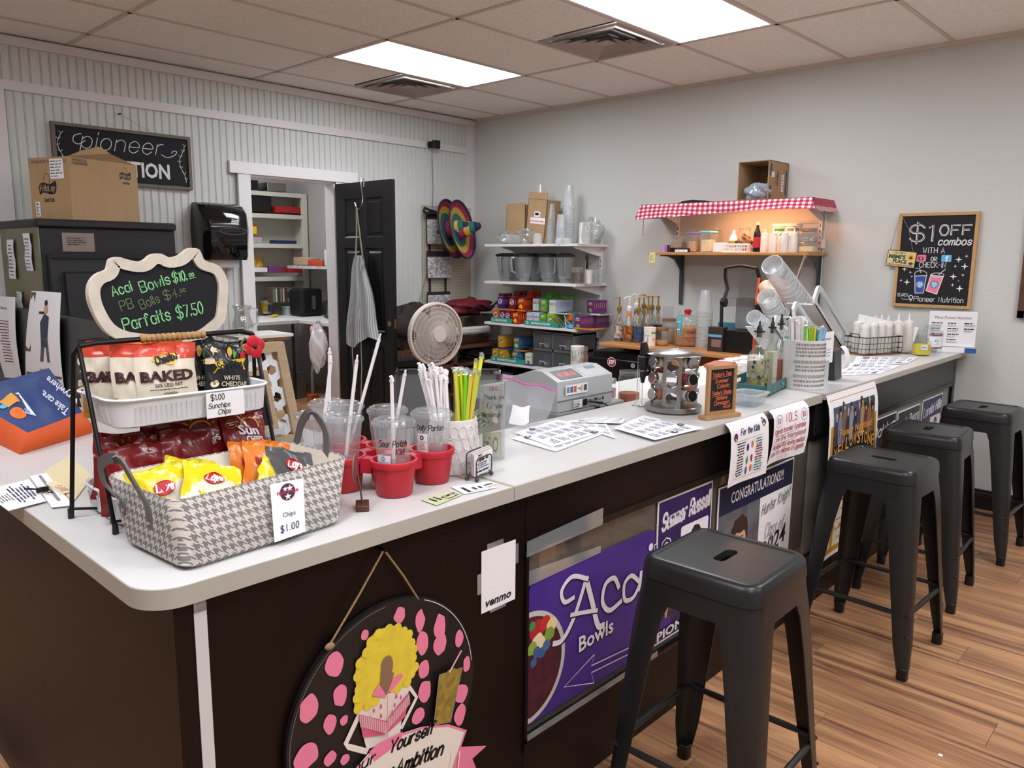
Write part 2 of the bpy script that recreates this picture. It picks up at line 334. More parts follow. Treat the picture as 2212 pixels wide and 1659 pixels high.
far.box(-7.5, -8.4, -.012, x, 2.7, -.0005, PLK); far.box(x, -8.4, -.012, 0, -6.6, -.0005, PLK); far.box(-5.3, -3.2, -.012, -3.1, .2, -.0015, PLK)
tag(far.build('far_planks', fl, smooth=0), kind='stuff')
# ---- ceiling tiles and grid
TILE = M('ceiling_tile', '#f7f4ef', .95, col2='#eae5de', nscale=90, bump=.35, bscale=220)
ce = struct(B().box(-7.6, -8.4, CZ+.09, .1, 2.7, CZ+.2, WHITE).build('ceiling', smooth=0))
VENTS = [(XC-T/2, rowy(1)), (XC-T/2, rowy(4))]
LT = [(o.location.x, o.location.y) for o in COL.objects if o.name.startswith('ceiling_light')]
def tile(x0, x1, y0, y1):
 cx, cy = (x0+x1)/2, (y0+y1)/2
 for lx, ly in LT:
  if abs(lx-cx) < .3 and abs(ly-cy) < .2: return
 for vx, vy in VENTS:
  if x0 < vx < x1 and y0 < vy < y1: x1 = vx-T/2
 if x1-x0 < .05: return
 key = ('t', round(x1-x0, 3), round(y1-y0, 3))
 if key not in pm: o = B().rbox((x0-x1)/2+.008, (y0-y1)/2+.008, .004, (x1-x0)/2-.008, (y1-y0)/2-.008, .02, TILE, .004, .003, 1).build('ceiling_tile', ce, smooth=0); pm[key] = o.data
 else: o = bpy.data.objects.new('ceiling_tile', pm[key]); COL.objects.link(o); o.parent = ce
 o.location = ((x0+x1)/2, (y0+y1)/2, CZ)
XS = [0, XC]+[XC-2*T*i for i in range(1, 6)]
YS = [0, -W1]+[-W1-T*i for i in range(1, 13)]
for a, b_ in zip(XS[:-1], XS[1:]):
 for c, d in zip(YS[:-1], YS[1:]): tile(b_, a, d, c)
GRD = M('ceiling_grid_paint', '#cfc2b8', .5)
for xx in XS[1:]: B().box(xx-.012, -7.7, CZ-.002, xx+.012, 0, CZ+.006, GRD).build('grid_bar', ce, smooth=0)
for yy in YS[1:]: B().box(-7.2, yy-.012, CZ-.002, 0, yy+.012, CZ+.006, GRD).build('grid_bar', ce, smooth=0)
B().box(-.02, -7.7, CZ-.02, 0, 0, CZ+.006, GRD).build('edge_angle', ce, smooth=0)
# ---- walls
WL = M('beadboard_paint', '#d0d2ce', .5); WR = M('wall_paint', '#c8c8c3', .75, bump=.45, bscale=60); TRIM = M('trim_paint', '#dcd8d8', .4)
wl = struct(B().box(-7.6, .02, -.1, -2.29, .13, 2.9, WL).box(-1.53, .02, -.1, .1, .13, 2.9, WL).box(-2.29, .02, 2.04, -1.53, .13, 2.9, WL).build('wall_left', smooth=0))
def beads(x0, x1, z0, z1):      # one beadboard sheet: flat staves with twin round beads between them
 b = B(); top = []; x = x0; P = []
 while x < x1-1e-6:
  for dx, y in ((0, 0), (.0375, 0), (.0395, .005), (.0415, .001), (.0445, .001), (.0465, .005), (.0485, 0)):
   if x+dx < x1: P.append((x+dx, y))
  x += .0505
 P += [(x1, 0), (x1, .02), (x0, .02)]
 b.prism(P, z0, z1, WL, 'z'); return b.build('beadboard_sheet', wl, smooth=0)
for a, b_ in ((-4.1, -3.64), (-3.64, -2.42), (-1.34, -.12), (-.12, -.0)):
 beads(a, b_, 0, 2.42)
for a, b_ in ((-4.86, -3.64), (-3.64, -2.42), (-2.42, -1.20), (-1.20, 0)): beads(a, b_, 2.42, 2.67)
beads(-2.42, -1.34, 2.12, 2.42)
wr = struct(B().box(0, -8.4, -.1, .12, .13, 2.9, WR).build('wall_right', smooth=0))
struct(B().box(-7.6, -8.5, -.1, .1, -8.4, 2.9, WR).build('wall_front', smooth=0))
struct(B().box(-7.7, -8.5, -.1, -7.6, .1, 2.9, WR).build('wall_west', smooth=0))
struct(B().box(-7.6, -.03, 2.662, 0, 0, 2.713, TRIM).build('trim_1', smooth=0))
struct(B().box(-7.6, -.02, 2.41, -.1, 0, 2.465, TRIM).build('trim_2', smooth=0))
struct(B().box(-.1, -.022, 0, 0, 0, 2.662, TRIM).build('trim_3', smooth=0))
struct(B().box(-3.93, -.03, 0, -3.81, 0, 2.41, TRIM).build('trim_4', smooth=0))
struct(B().box(-.022, -8.4, 0, 0, -1.7, .115, BLACK).build('baseboard_right', smooth=0))
# ---- doorway: white casing, black six-panel door standing open
DW = M('door_casing_paint', '#ebe9e9', .35); DB = M('door_black_paint', '#101012', .38)
d = struct(B().box(-2.37, -.022, 0, -2.275, 0, 2.05, DW).build('door_1', smooth=0))
B().box(-2.435, -.03, 2.05, -1.33, 0, 2.133, DW).build('head_casing', d, smooth=0)
B().box(-1.535, -.022, 0, -1.44, 0, 2.05, DW).build('side_casing', d, smooth=0)
B().box(-2.29, 0, 0, -2.275, .13, 2.05, DW).build('jamb', d, smooth=0)
B().box(-1.545, 0, 0, -1.53, .13, 2.05, DW).build('jamb', d, smooth=0)
B().box(-2.29, 0, 2.035, -1.53, .13, 2.05, DW).build('jamb', d, smooth=0)
def sixpanel():
 Wd, Hd, Td = .71, 2.02, .035
 dr = bpy.data.objects.new('door_leaf', None); COL.objects.link(dr); dr.parent = d
 b = B(); xs = [0, .105, .325, .385, .605, .71]; zs = [0, .2, .78, .88, 1.52, 1.6, 1.9, 2.02]
 for i in range(5):
  for j in range(7):
   if i % 2 == 1 and j % 2 == 1: continue
   b.box(xs[i], 0, zs[j], xs[i+1], Td, zs[j+1], DB)
 b.build('stiles', dr, smooth=0)
 for i in (1, 3):
  for j in (1, 3, 5):
   b = B(); x0, x1, z0, z1 = xs[i], xs[i+1], zs[j], zs[j+1]
   for s in (0, 1):
    Y = (lambda v: v) if s == 0 else (lambda v: Td-v)
    def rg(ins, y): return [(x0+ins, Y(y), z0+ins), (x1-ins, Y(y), z0+ins), (x1-ins, Y(y), z1-ins), (x0+ins, Y(y), z1-ins)]
    b.loft([rg(0, 0), rg(.012, .012), rg(.025, .012), rg(.04, .004)], DB, caps=False); q = rg(.04, .004); b.add(q, [(0, 1, 2, 3)], DB)
   b.build('door_panel', dr, smooth=0)
 b = B(); b.cyl((.665, -.003, .95), (.665, .004, .95), .022, BRASS, 20, .017); b.build('latch_bore', dr)
 B().box(.708, .008, .915, .713, .027, .985, BRASS).build('latch_plate', dr, smooth=0)
 return dr
leaf = sixpanel()
h0 = Vector((-1.56, -.04, .008)); leaf.location = h0; leaf.rotation_euler = (0, 0, math.radians(-89.3))
# ---- back room seen through the doorway
BW = M('back_room_paint', '#aaa6a2', .8)
struct(B().box(-3.2, 2.56, -.1, -.25, 2.68, 2.9, BW).build('wall_back_room', smooth=0))
struct(B().box(-.35, .13, -.1, -.25, 2.6, 2.9, BW).build('wall_side_room', smooth=0))
struct(B().box(-3.2, .13, -.1, -3.1, 2.6, 2.9, BW).build('wall_store_room', smooth=0))
t = ceiling_light(-1.9, 1.2, 'unseen ceiling light added inside the back room')  # added lamp out of view, lights the back room
t['group'] = 'unseen added ceiling light panels'
# == service counter
DBR = M('dark_brown_laminate', '#130b08', .36, noise=.5, nscale=3, bump=.05, bscale=30, spec=.22); DGR = M('dark_grey_laminate', '#2b2a2b', .38)
TOPM = M('countertop_laminate', '#cdcbc9', .3, noise=.05, nscale=5); EDG = M('countertop_edge', '#aeaaa0', .35, noise=.1, nscale=4)
SHOW = film('showcase_glass', '#8a8076', .34, .04, .03); FRM = M('showcase_black_frame', '#0c0b0b', .3)
GREYB = M('grey_board', '#8f8a82', .6)
ct = thing('service_counter', 'long dark brown service counter with showcase glass front', 'counter', (0, 0, 0))
B().box(-4.73, -4.22, 0, -4.71, -2.35, .9, DBR).build('end_panel', ct, smooth=0)
B().box(-4.732, -4.226, 0, -4.69, -4.19, .9, DBR).build('corner_post', ct, smooth=0)
B().box(-4.69, -4.22, 0, -3.868, -4.2, .9, DBR).build('front_panel', ct, smooth=0)
B().box(-3.866, -4.22, .76, -2.13, -4.19, .9, DBR).build('fascia', ct, smooth=0)
B().box(-2.128, -4.225, .755, -.105, -4.19, .91, DGR).box(-2.128, -4.228, .735, -.105, -4.19, .757, FRM).build('fascia', ct, smooth=0)
B().box(-3.866, -4.22, 0, -.06, -4.2, .232, DBR).build('kick_panel', ct, smooth=0)
b = B(); b.box(-3.866, -4.226, .742, -2.13, -4.2, .762, FRM); b.box(-3.866, -4.226, .226, -.1, -4.2, .238, FRM); b.box(-3.868, -4.226, .2, -3.858, -4.2, .77, FRM); b.box(-.105, -4.226, 0, -.06, -4.19, .91, FRM)
b.build('showcase_frame', ct, smooth=0)
for x0, x1 in ((-3.858, -3.0), (-3.0, -2.13)): B().box(x0, -4.206, .238, x1, -4.202, .742, SHOW).build('glass_pane', ct, smooth=0)
for x0, x1 in ((-2.13, -1.4), (-1.395, -1.04), (-1.035, -.65), (-.645, -.105)): B().box(x0, -4.208, .238, x1, -4.2, .735, GREYB).build('showcase_board', ct, smooth=0)
b = B(); b.box(-3.9, -4.19, .1, -.1, -3.82, .14, GREYB); b.box(-2.18, -4.19, .14, -2.14, -3.82, .9, GREYB); b.box(-3.94, -4.19, .1, -3.9, -3.82, .9, GREYB); b.box(-3.79, -3.86, .14, -3.73, -3.82, .9, GREYB); b.box(-3.02, -3.86, .14, -2.98, -3.82, .9, GREYB)
b.build('showcase_inside', ct, smooth=0)
b = B(); b.box(-3.92, -3.8, 0, -3.9, -2.35, .9, DBR); b.box(-4.71, -2.37, 0, -3.92, -2.35, .9, DBR); b.build('back_panel', ct, smooth=0)
tp = thing('countertop', 'pale grey laminate countertop with rounded left corner', 'countertop', (0, 0, 0))
def slab(P, z0, z1, nm='worktop_section'):
 b = B(); b.prism(P, z0, z1-.0008, EDG, 'z'); cx = sum(p[0] for p in P)/len(P); cy = sum(p[1] for p in P)/len(P)
 x0, x1 = min(p[0] for p in P), max(p[0] for p in P); y0, y1 = min(p[1] for p in P), max(p[1] for p in P); e = .005
 Q = [(cx+(x-cx)*(1-2*e/(x1-x0)), cy+(y-cy)*(1-2*e/(y1-y0))) for x, y in P]
 b.prism(Q, z1-.0012, z1, TOPM, 'z'); return b.build(nm, tp, smooth=30)
slab([(-3.942, -2.33), (-4.785, -2.33)]+arc(-4.715, -4.18, .07, 180, 270, 8)+[(-3.942, -4.25)], .9, .935)
slab([(-3.94, -4.25), (-2.133, -4.25), (-2.133, -3.8), (-3.94, -3.8)], .9, .935)
slab([(-2.131, -4.262), (-.004, -4.262), (-.004, -3.8), (-2.131, -3.8)], .911, .936)
B().box(-3.98, -4.13, .9352, -3.915, -3.95, .938, M('joint_strip', '#b5ab9c', .5)).build('joint_strip', tp, smooth=0)
tag(B().box(-4.699, -4.2285, 0, -4.677, -4.2265, .896, M('white_tape', '#cfcccb', .75, bump=.4, bscale=60)).box(-4.699, -4.229, .872, -4.677, -4.2266, .897, M('torn_tape', '#8d8588', .5, noise=.8, nscale=60)).build('tape', smooth=0), 'vertical strip of white tape down the counter corner', 'tape')
# == bar stools
def stool():
 SM = M('stool_metal', '#2a2a2a', .32, .4, noise=.25, nscale=4)
 r = thing('bar_stool', 'x', 'stool'); H = .74; hw = .157
 sl = rrect(-.046, -.016, .046, .016, .0155, 4)
 def rr_(i, z, rad=.045): return [(x, y, z) for x, y in rrect(-hw+i, -hw+i, hw-i, hw-i, max(rad-i, .004), 4)]
 b = B(); b.loft([rr_(-.003, H-.05), rr_(0, H-.02), rr_(.004, H-.008), rr_(.012, H-.001), rr_(.02, H), rr_(.027, H), rr_(.03, H-.003), rr_(.034, H-.003), [(x, y, H-.003) for x, y in sl], [(x*.96, y*.9, H-.012) for x, y in sl], [(x*.96, y*.9, H-.02) for x, y in sl]], SM, caps=False)
 b.loft([rr_(.002, H-.05), rr_(.004, H-.02), [(x*.96, y*.9, H-.02) for x, y in sl]], SM, caps=False); b.build('seat', r, smooth=40)
 b = B(); b.loft([rr_(.002, H-.05), rr_(.0, H-.052), rr_(-.005, H-.105), rr_(-.001, H-.105), rr_(.006, H-.052)], SM, caps=False); b.build('apron', r, smooth=30)
 prof = [(H-.06, .155, .11), (.6, .166, .088), (.5, .175, .078), (.3, .19, .063), (.12, .204, .05), (.035, .207, .034)]
 for sx in (1, -1):
  for sy in (1, -1):
   b = B(); R_ = []
   for z, c, a in prof:
    q = min(.03, a*.5); o_ = [(c-a, c), (c-q, c), (c-.3*q, c-.3*q), (c, c-q), (c, c-a)]; t = .0035; i_ = [(c-t, c-a), (c-t, c-q), (c-.3*q-t, c-.3*q-t), (c-q, c-t), (c-a, c-t)]
    R_.append([(sx*x, sy*y, z) for x, y in o_+i_])
   b.loft(R_, SM); b.ball((sx*.194, sy*.194, .16), .005, SM, 6); lg = b.build('leg', r, smooth=50); fixn(lg)
   B().rbox(*( (.172, .172, 0, .208, .208, .045) if sx > 0 and sy > 0 else (-.208, .172, 0, -.172, .208, .045) if sy > 0 else (.172, -.208, 0, .208, -.172, .045) if sx > 0 else (-.208, -.208, 0, -.172, -.172, .045)), BLACK, .01, .002, 2).build('rubber_foot', lg)
 for k in range(4):
  z = .235; a = .187; P = [(-a, a), (a, a), (a, -a), (-a, -a)]; p, q = P[k], P[(k+1) % 4]
  B().tube([(p[0], p[1], z), (p[0]*.8+q[0]*.2, p[1]*.8+q[1]*.2, z), (p[0]*.2+q[0]*.8, p[1]*.2+q[1]*.8, z), (q[0], q[1], z)], .009, SM, 8, radii=[.006, .009, .009, .006]).build('footrest_bar', r)
 for s in (1, -1): B().tube([(-.14, -.14*s, .655), (0, 0, .62+.006*s), (.14, .14*s, .655)], .006, SM, 6, flat=1).build('cross_brace', r)
 return r
s0 = stool(); G_ = 'black metal bar stools along the counter'
place(s0, (-3.515, -4.575, 0), 0.02, 'nearest black metal stool, in front of the purple bowl sign', G_)
place(copy_tree(s0), (-2.215, -4.525, 0), PI/2-.03, 'black metal stool in front of the yellow-bordered poster, seat slot turned sideways', G_)
place(copy_tree(s0), (-1.52, -4.485, 0), .05, 'third black metal stool from the front, nearly touching the counter', G_)
place(copy_tree(s0), (-.755, -4.53, 0), -.03, 'farthest black metal stool, beside the right wall', G_)
tag(B().rbox(-2.795, -4.94, 0, -2.783, -4.928, .003, PAPER, .003, .001, 2).build('paper_scrap'), 'tiny white scrap lying on the wood floor', 'litter')
# == posters and papers on the counter front
def sheet(name, label, cat, x0, z0, x1, z1, y, mt, group=None, th=.003, sub='sheet', r=.0005):      # a flat board facing -y, origin at its lower left corner
 t = thing(name, label, cat, (x0, y, z0), group=group)
 B().prism(rrect(0, 0, x1-x0, z1-z0, r, 2), 0, th, mt).build(sub, t, smooth=0); return t
def portrait(a, x, z, s, skin, hair, top, long=True, w=1):      # head and shoulders as flat print; s = head height
 if long: a.blob(x, z-.05*s, .52*s*w, .72*s, hair, 3, .06)
 a.fill([(x-.95*s, z-1.7*s), (x-.85*s, z-.95*s), (x-.3*s, z-.66*s), (x+.3*s, z-.66*s), (x+.85*s, z-.95*s), (x+.95*s, z-1.7*s)], top)
 a.rect(x-.17*s, z-.8*s, x+.17*s, z-.3*s, skin); a.circ(x, z, .36*s, skin, .5*s)
 a.fill(smoothp([(x-.42*s, z-.05*s), (x-.45*s, z+.35*s), (x-.2*s, z+.62*s), (x+.2*s, z+.64*s), (x+.45*s, z+.35*s), (x+.42*s, z-.05*s), (x+.3*s, z+.25*s), (x-.05*s, z+.33*s), (x-.32*s, z+.2*s)], 2), hair)
 for q in (-.14, .14): a.circ(x+q*s, z+.05*s, .045*s, INK, .03*s, 8); a.rect(x+(q-.08)*s, z+.12*s, x+(q+.08)*s, z+.15*s, hair)
 a.rect(x-.03*s, z-.12*s, x+.03*s, z-.09*s, M('nose_shade', '#a87a60', .6)); a.rect(x-.1*s, z-.26*s, x+.1*s, z-.225*s, M('lip_print', '#a3564f', .6))
# purple bowl sign
PUR = M('purple_coroplast', '#3a2478', .35, col2='#4b2f93', nscale=3)
t = sheet('bowl_sign', 'purple plastic sign reading Acai Bowls with a white arrow', 'sign', -3.842, .262, -3.268, .652, -4.213, PUR, r=.02)
o0 = Vector((-3.842, 0, .262)); W = lambda px, py: xz(at(px, py, 'y', -4.213)-o0)
a = Art(); BR = M('bowl_rim', '#c9c3bd', .5); AC = M('acai_puree', '#3f1722', .4, noise=.9, nscale=30)
a.fill([(0, .005)]+[(max(0, -.005+.152*math.cos(math.radians(q))), .158+.155*math.sin(math.radians(q))) for q in range(-85, 91, 7)]+[(0, .31)], BR)
a.fill([(0, .02)]+[(max(0, -.005+.138*math.cos(math.radians(q))), .158+.141*math.sin(math.radians(q))) for q in range(-85, 91, 7)]+[(0, .295)], AC)
for x, z, r_, c in ((.03, .255, .03, '#b3242b'), (.062, .262, .022, '#c1332f'), (.012, .272, .012, '#3f8f3c'), (.035, .222, .022, '#e8d9ae'), (.055, .212, .018, '#ead9a8'), (.09, .25, .02, '#e9d49c'), (.08, .228, .02, '#7fa33c'), (.012, .21, .018, '#8aaa3a'), (.03, .195, .016, '#42618f'), (.05, .186, .016, '#3c5a8b'), (.068, .2, .015, '#49699a'), (.018, .17, .013, '#3f5d8e')):
 a.blob(x, z, r_, r_, M('fruit_'+c[1:], c, .45), int(x*1e4), .12)
SHD = M('dark_outline', '#1c1140', .5)
for t_, x, z, h, wd in (('Acai', .115, .165, .16, .036),):
 a.rot = (math.radians(3), .1, .2)
 a.fill([W(*p) for p in ((1205, 1395), (1262, 1245), (1292, 1240), (1318, 1345), (1345, 1345), (1328, 1368), (1295, 1362), (1285, 1322), (1248, 1330), (1220, 1398))], SHD) if 0 else None
 a.rot = None
AW = M('sign_white', '#e7e4e8', .4)
def stroke(P, wd, k=5):
 P = smoothp([W(*p) for p in P], k); ys = a.y; a.line([(x+.003, z-.003) for x, z in P], wd*1.25, SHD); a.line(P, wd, AW)
stroke([(1195, 1390), (1215, 1380), (1240, 1330), (1265, 1250)], .015); stroke([(1265, 1250), (1278, 1300), (1290, 1350), (1302, 1350)], .019)
stroke([(1268, 1250), (1235, 1245), (1212, 1275), (1218, 1300), (1238, 1290)], .013); stroke([(1232, 1328), (1260, 1322), (1288, 1318)], .012)
stroke([(1335, 1268), (1325, 1248), (1306, 1262), (1300, 1300), (1315, 1318), (1340, 1298)], .015)
stroke([(1378, 1255), (1362, 1243), (1347, 1262), (1348, 1295), (1366, 1290), (1380, 1262)], .014); stroke([(1383, 1235), (1381, 1275), (1392, 1285)], .014)
stroke([(1403, 1210), (1402, 1250), (1410, 1262)], .014); a.circ(*W(1404, 1181), .012, AW)
a.rot = (math.radians(1.5), .2, .15); a.txt('Bowls', .205, .125, .048, SHD, bold=.03, wid=.162); a.txt('Bowls', .204, .128, .046, AW, bold=.02, wid=.16); a.rot = None
a.line([W(*p) for p in ((1366, 1394), (1275, 1437), (1282, 1412), (1216, 1483), (1281, 1474), (1275, 1452), (1364, 1408))], .0035, AW)
a.build('print', t, smooth=0)
for q, y, lb in (([(-3.858, .232), (-3.25, .232), (-3.25, .25), (-3.858, .25)], -4.227, 'shiny clear tape along the foot of the purple sign'), ([(-3.862, .65), (-3.55, .655), (-3.55, .675), (-3.862, .69)], -4.2165, 'loose clear tape over the top edge of the purple sign'), ([(-3.87, .735), (-3.56, .742), (-3.56, .79), (-3.87, .775)], -4.2285, 'wrinkled clear tape across the showcase frame')): tag(B().prism(q, y-.0005, y+.0005, BAGF).build('tape_strip', smooth=0), lb, 'tape')
# senior banners
def banner(x0, z0, x1, z1, bg, nm, label, num, vis='#e9e6ee', hair='#2b1d18'):
 t = sheet('banner', label, 'poster', x0, z0, x1, z1, -4.2125, PAPER, 'class banners behind the glass'); a = Art(); w_, h_ = x1-x0, z1-z0
 a.rect(.006, .006, w_-.006, h_-.006, M('banner_'+bg, '#'+bg, .4)); a.rot = (math.radians(4), w_/2, h_)
 a.hand(nm, .02, h_-.09, .05, M('script_shadow', '#c9c2d6', .5), .011, wid=w_-.045, shear=.25); a.hand(nm, .02, h_-.089, .05, AW, .007, wid=w_-.045, shear=.25); a.rot = None
 a.rect(w_*.42, h_*.38, w_-.02, h_-.115, M('portrait_backdrop', vis, .6), .01); portrait(a, w_*.70, h_*.63, h_*.15, TAN, M('hair_'+hair[1:], hair, .7), INK)
 a.rot = (PI/2, w_*.2, h_*.6); a.txt(num, w_*.2, h_*.57, .1, AW, 'c', bold=.02); a.txt(num, w_*.2, h_*.572, .1, M('banner_'+bg), 'c', bold=-.008); a.rot = None
 a.fill([(.006, .05), (w_-.006, .05), (w_-.006, h_*.33), (.006, h_*.28)], M('collage_dark', '#2a2230', .5, noise=1.2, nscale=25))
 for i in range(3): portrait(a, w_*(.2+.3*i), h_*.22, h_*.07, TAN, M('hair_'+hair[1:], hair, .7), PURP)
 a.rot = (math.radians(2), 0, 0); a.txt('PIONEER', .015, .014, .03, AW, bold=.03, wid=w_*.8); a.rot = None
 a.build('print', t, smooth=0); return t
banner(-3.257, .258, -2.925, .733, '2a1c55', 'Summer Russell', 'purple class banner with a long-haired girl in black', '25')
banner(-.62, .24, -.243, .708, '2c2c5c', 'Lorelai Hillis', 'dark blue class banner behind the farthest stool', '12', '#dfdbe0', '#6b4a33')
banner(-1.03, .24, -.67, .7, '22252c', 'Carly Byars', 'black class banner with pale blue script name', '25', '#4f6a74')
banner(-1.41, .24, -1.06, .71, '1b1a20', 'Oaklyn', 'black class banner mostly hidden by the third stool', '25', '#6a7a46')
# congratulations sign
t = sheet('congratulations_sign', 'navy and white graduation sign with a young man portrait', 'sign', -2.882, .245, -2.282, .695, -4.214, PAPER); a = Art()
NV = M('sign_navy', '#1b1f3c', .45); a.rect(.006, .345, .594, .445, NV); a.rect(.006, .006, .594, .06, NV); a.rot = (math.radians(.6), .3, .4)
a.txt('CONGRATULATIONS!!!', .3, .378, .042, AW, 'c', bold=.012, wid=.42); a.rot = None
a.txt('HIGH SCHOOL', .58, .02, .028, AW, 'r', bold=.02)
a.rect(.006, .06, .318, .345, M('studio_backdrop', '#4b4a50', .6, col2='#6d6c72', nscale=9))
portrait(a, .165, .215, .14, M('young_skin', '#cfa58a', .6), M('brown_hair', '#3a2619', .7), INK, False)
a.blob(.165, .285, .062, .03, M('brown_hair'), 4, .25, 14)
a.rot = (math.radians(6), .33, .28); a.hand('Hunter Knight', .335, .27, .042, INK, .003, wid=.24, shear=.35); a.rot = None
a.hand('Class of', .37, .175, .055, M('pale_script', '#a9a8b4', .6), .004, wid=.16, shear=.3); a.rot = (math.radians(10), .34, .09); a.txt('2024', .34, .085, .075, INK, shear=.3, bold=.01, wid=.23); a.rot = None
for k in range(5): a.line([(.43, .11), (.43+.05*math.cos(.5+k*.5), .11+.06*math.sin(.5+k*.5))], .004, M('pale_script'))
a.build('print', t, smooth=0)
# menus taped over the counter edge
def drape(name, label, cat, x0, x1, ztop, zbot, y, curl=.02, lean=0, group=None, mt=None):
 t = thing(name, label, cat, (x0, y, zbot), group=group); w_, h_ = x1-x0, ztop-zbot
 fn = lambda u, v: (u*w_+lean*(1-v)*.03, -.012-curl*.3*math.sin(v*PI)+curl*.25*math.sin(u*5)*(1-v)-(.0 if v < .93 else 0)+(.02*(v-.9)*10 if v > .9 else 0), v*h_)
 B().grid(fn, 8, 14, mt or PAPER).build('sheet', t, smooth=80)
 return t, w_, h_, (lambda x, z, y_: (fn(min(1, max(0, x/w_)), min(1, max(0, z/h_)))[0], fn(min(1, max(0, x/w_)), min(1, max(0, z/h_)))[1]+y_, z))
t, w_, h_, wp = drape('kids_menu', 'white drinks menu in a plastic sleeve hanging from the counter edge', 'menu', -2.945, -2.675, .936, .722, -4.264)
a = Art(warp=wp);
for x, z in ((.035, .165), (.235, .19)): a.circ(x, z, .014, NAVY); a.rect(x-.011, z-.001, x+.011, z+.005, RED); a.star(x, z-.007, .006, PAPER)
a.hand('For the Kids', .135, .168, .02, NAVY, .0035, 'c', shear=.2)
a.line([(.04, .02), (.23, .02), (.23, .15), (.04, .15)], .001, INK, True); a.line([(.105, .02), (.105, .15)], .001, INK); a.line([(.165, .02), (.165, .15)], .001, INK)
a.lines(.045, .025, .1, .145, 13, INK, .45, 2, 'c'); a.lines(.17, .025, .225, .145, 13, M('teal_ink', '#2b6a72', .6), .45, 3, 'c'); a.lines(.17, .07, .225, .12, 5, RED, .4, 4, 'c')
for x, z, c in ((.12, .12, PURP), (.15, .125, ORG), (.12, .075, GREENI), (.15, .08, RED), (.12, .04, BLUE), (.15, .045, ORG)): a.blob(x, z, .006, .014, c, int(z*999), .3)
a.build('print', t, smooth=0)
t, w_, h_, wp = drape('fundraiser_note', 'handwritten red note reading VOLS taped to the counter edge', 'note', -2.64, -2.345, .938, .745, -4.268, .035, -1)
a = Art(warp=wp); RM = M('red_marker', '#b5383a', .7)
a.hand('VOLS', .145, .14, .03, RM, .0035, 'c', wid=.09)
for x in (.045, .25): a.oval(x, .152, .027, .022, .0015, BLUE); a.hand('$10', x, .144, .017, RM, .002, 'c')
for z, s in ((.108, 'Uganda bracelet fundraiser'), (.08, "Love One International!"), (.052, 'Provides life-saving medical'), (.028, 'care for children in Uganda')): a.hand(s, .14, z, .018, RM, .0024, 'c', wid=.25)
for z in (.1, .072): a.line([(.02, z), (.2, z+.004)], .0015, BLUE)
for x in (.1, .125, .15): a.oval(x, .013, .005, .006, .0014, RM)
a.build('print', t, smooth=0)
t, w_, h_, wp = drape('theme_menu_poster', 'tall yellow-bordered menu poster showing a row of cowboys', 'poster', -2.13, -1.577, .934, .215, -4.268, .03)
YB = M('yellow_border', '#c58f22', .5); a = Art(warp=wp); a.rect(.02, .02, w_-.02, h_-.03, YB); a.rect(.04, .045, w_-.04, .415, M('cream_print', '#eadfc6', .6))
a.rect(.045, .415, w_-.045, h_-.06, M('dusk_photo', '#3a3f55', .5, col2='#5a6280', nscale=6)); a.rect(.34, .56, w_-.045, h_-.06, M('dark_trees', '#2a2c30', .6, noise=1, nscale=40))
a.rect(.045, .415, w_-.045, .54, M('dark_ground', '#191a25', .6))
for i in range(11):
 x = .075+.04*i; c = ['#4a3a2e', '#6d7c9c', '#7a5a3c', '#2e2a2c', '#8a8f9e', '#22242e', '#39415f', '#a58258', '#4e2f33', '#8d5c3a', '#6a5238'][i]; z = .585+.01*((i*7) % 5)
 a.fill([(x-.02, .5), (x-.024, z-.01), (x-.008, z+.012), (x+.008, z+.012), (x+.024, z-.01), (x+.02, .5)], M('coat_'+c[1:], c, .7)); a.circ(x, z+.022, .008, TAN, .011, 10)
 hc = M('hat_print', '#2b211c', .7) if i % 3 else M('hat_pale', '#b9ab98', .7); a.fill([(x-.018, z+.03), (x+.018, z+.03), (x+.009, z+.034), (x+.007, z+.047), (x-.007, z+.047), (x-.009, z+.034)], hc)
OG = M('gold_print', '#e0a24a', .5); a.txt('Pioneer Nutrition!', .29, .53, .034, OG, 'c', bold=.01, wid=.36)
for i, ch in enumerate('YELLOWSTONE'): a.txt(ch, .07+.0415*i, .435+.04*math.sin(PI*i/10), .055, OG, 'c', bold=.012, wid=.034)
a.txt('MENU', .29, .43, .022, OG, 'c', bold=.02)
for i, s in enumerate(['Cowboy', 'Cowgirl', 'Rip', 'Cutler', 'Kenton Moss', 'Hartbee', 'Dutton', 'Beth']):
 z = .385-.042*i; a.txt(s, .34, z, .014, M('amber_ink', '#a8742a', .6), 'c', bold=.01); a.lines(.12, z-.014, .48, z-.004, 1, INK, .4, i, 'c')
a.build('print', t, smooth=0)
# payment sheet
t = sheet('payment_sheet', 'white payment sheet with black wordmark taped to the dark panel', 'sign', -4.022, .637, -3.906, .79, -4.224, PAPER, th=.001)
a = Art(); a.rot = (.0, .05, .02); a.txt('venmo', .057, .012, .021, INK, 'c', shear=.25, bold=.03, wid=.088); a.rot = None; a.build('print', t, smooth=0)
for x, z in ((.02, .15), (.03, -.008), (-.012, .05), (.11, .09)): B().box(x, .0012, z, x+.055 if z > .1 or z < 0 else x+.018, .0016, z+.016 if z > .1 or z < 0 else z+.05, BAGF).build('tape', t, smooth=0)
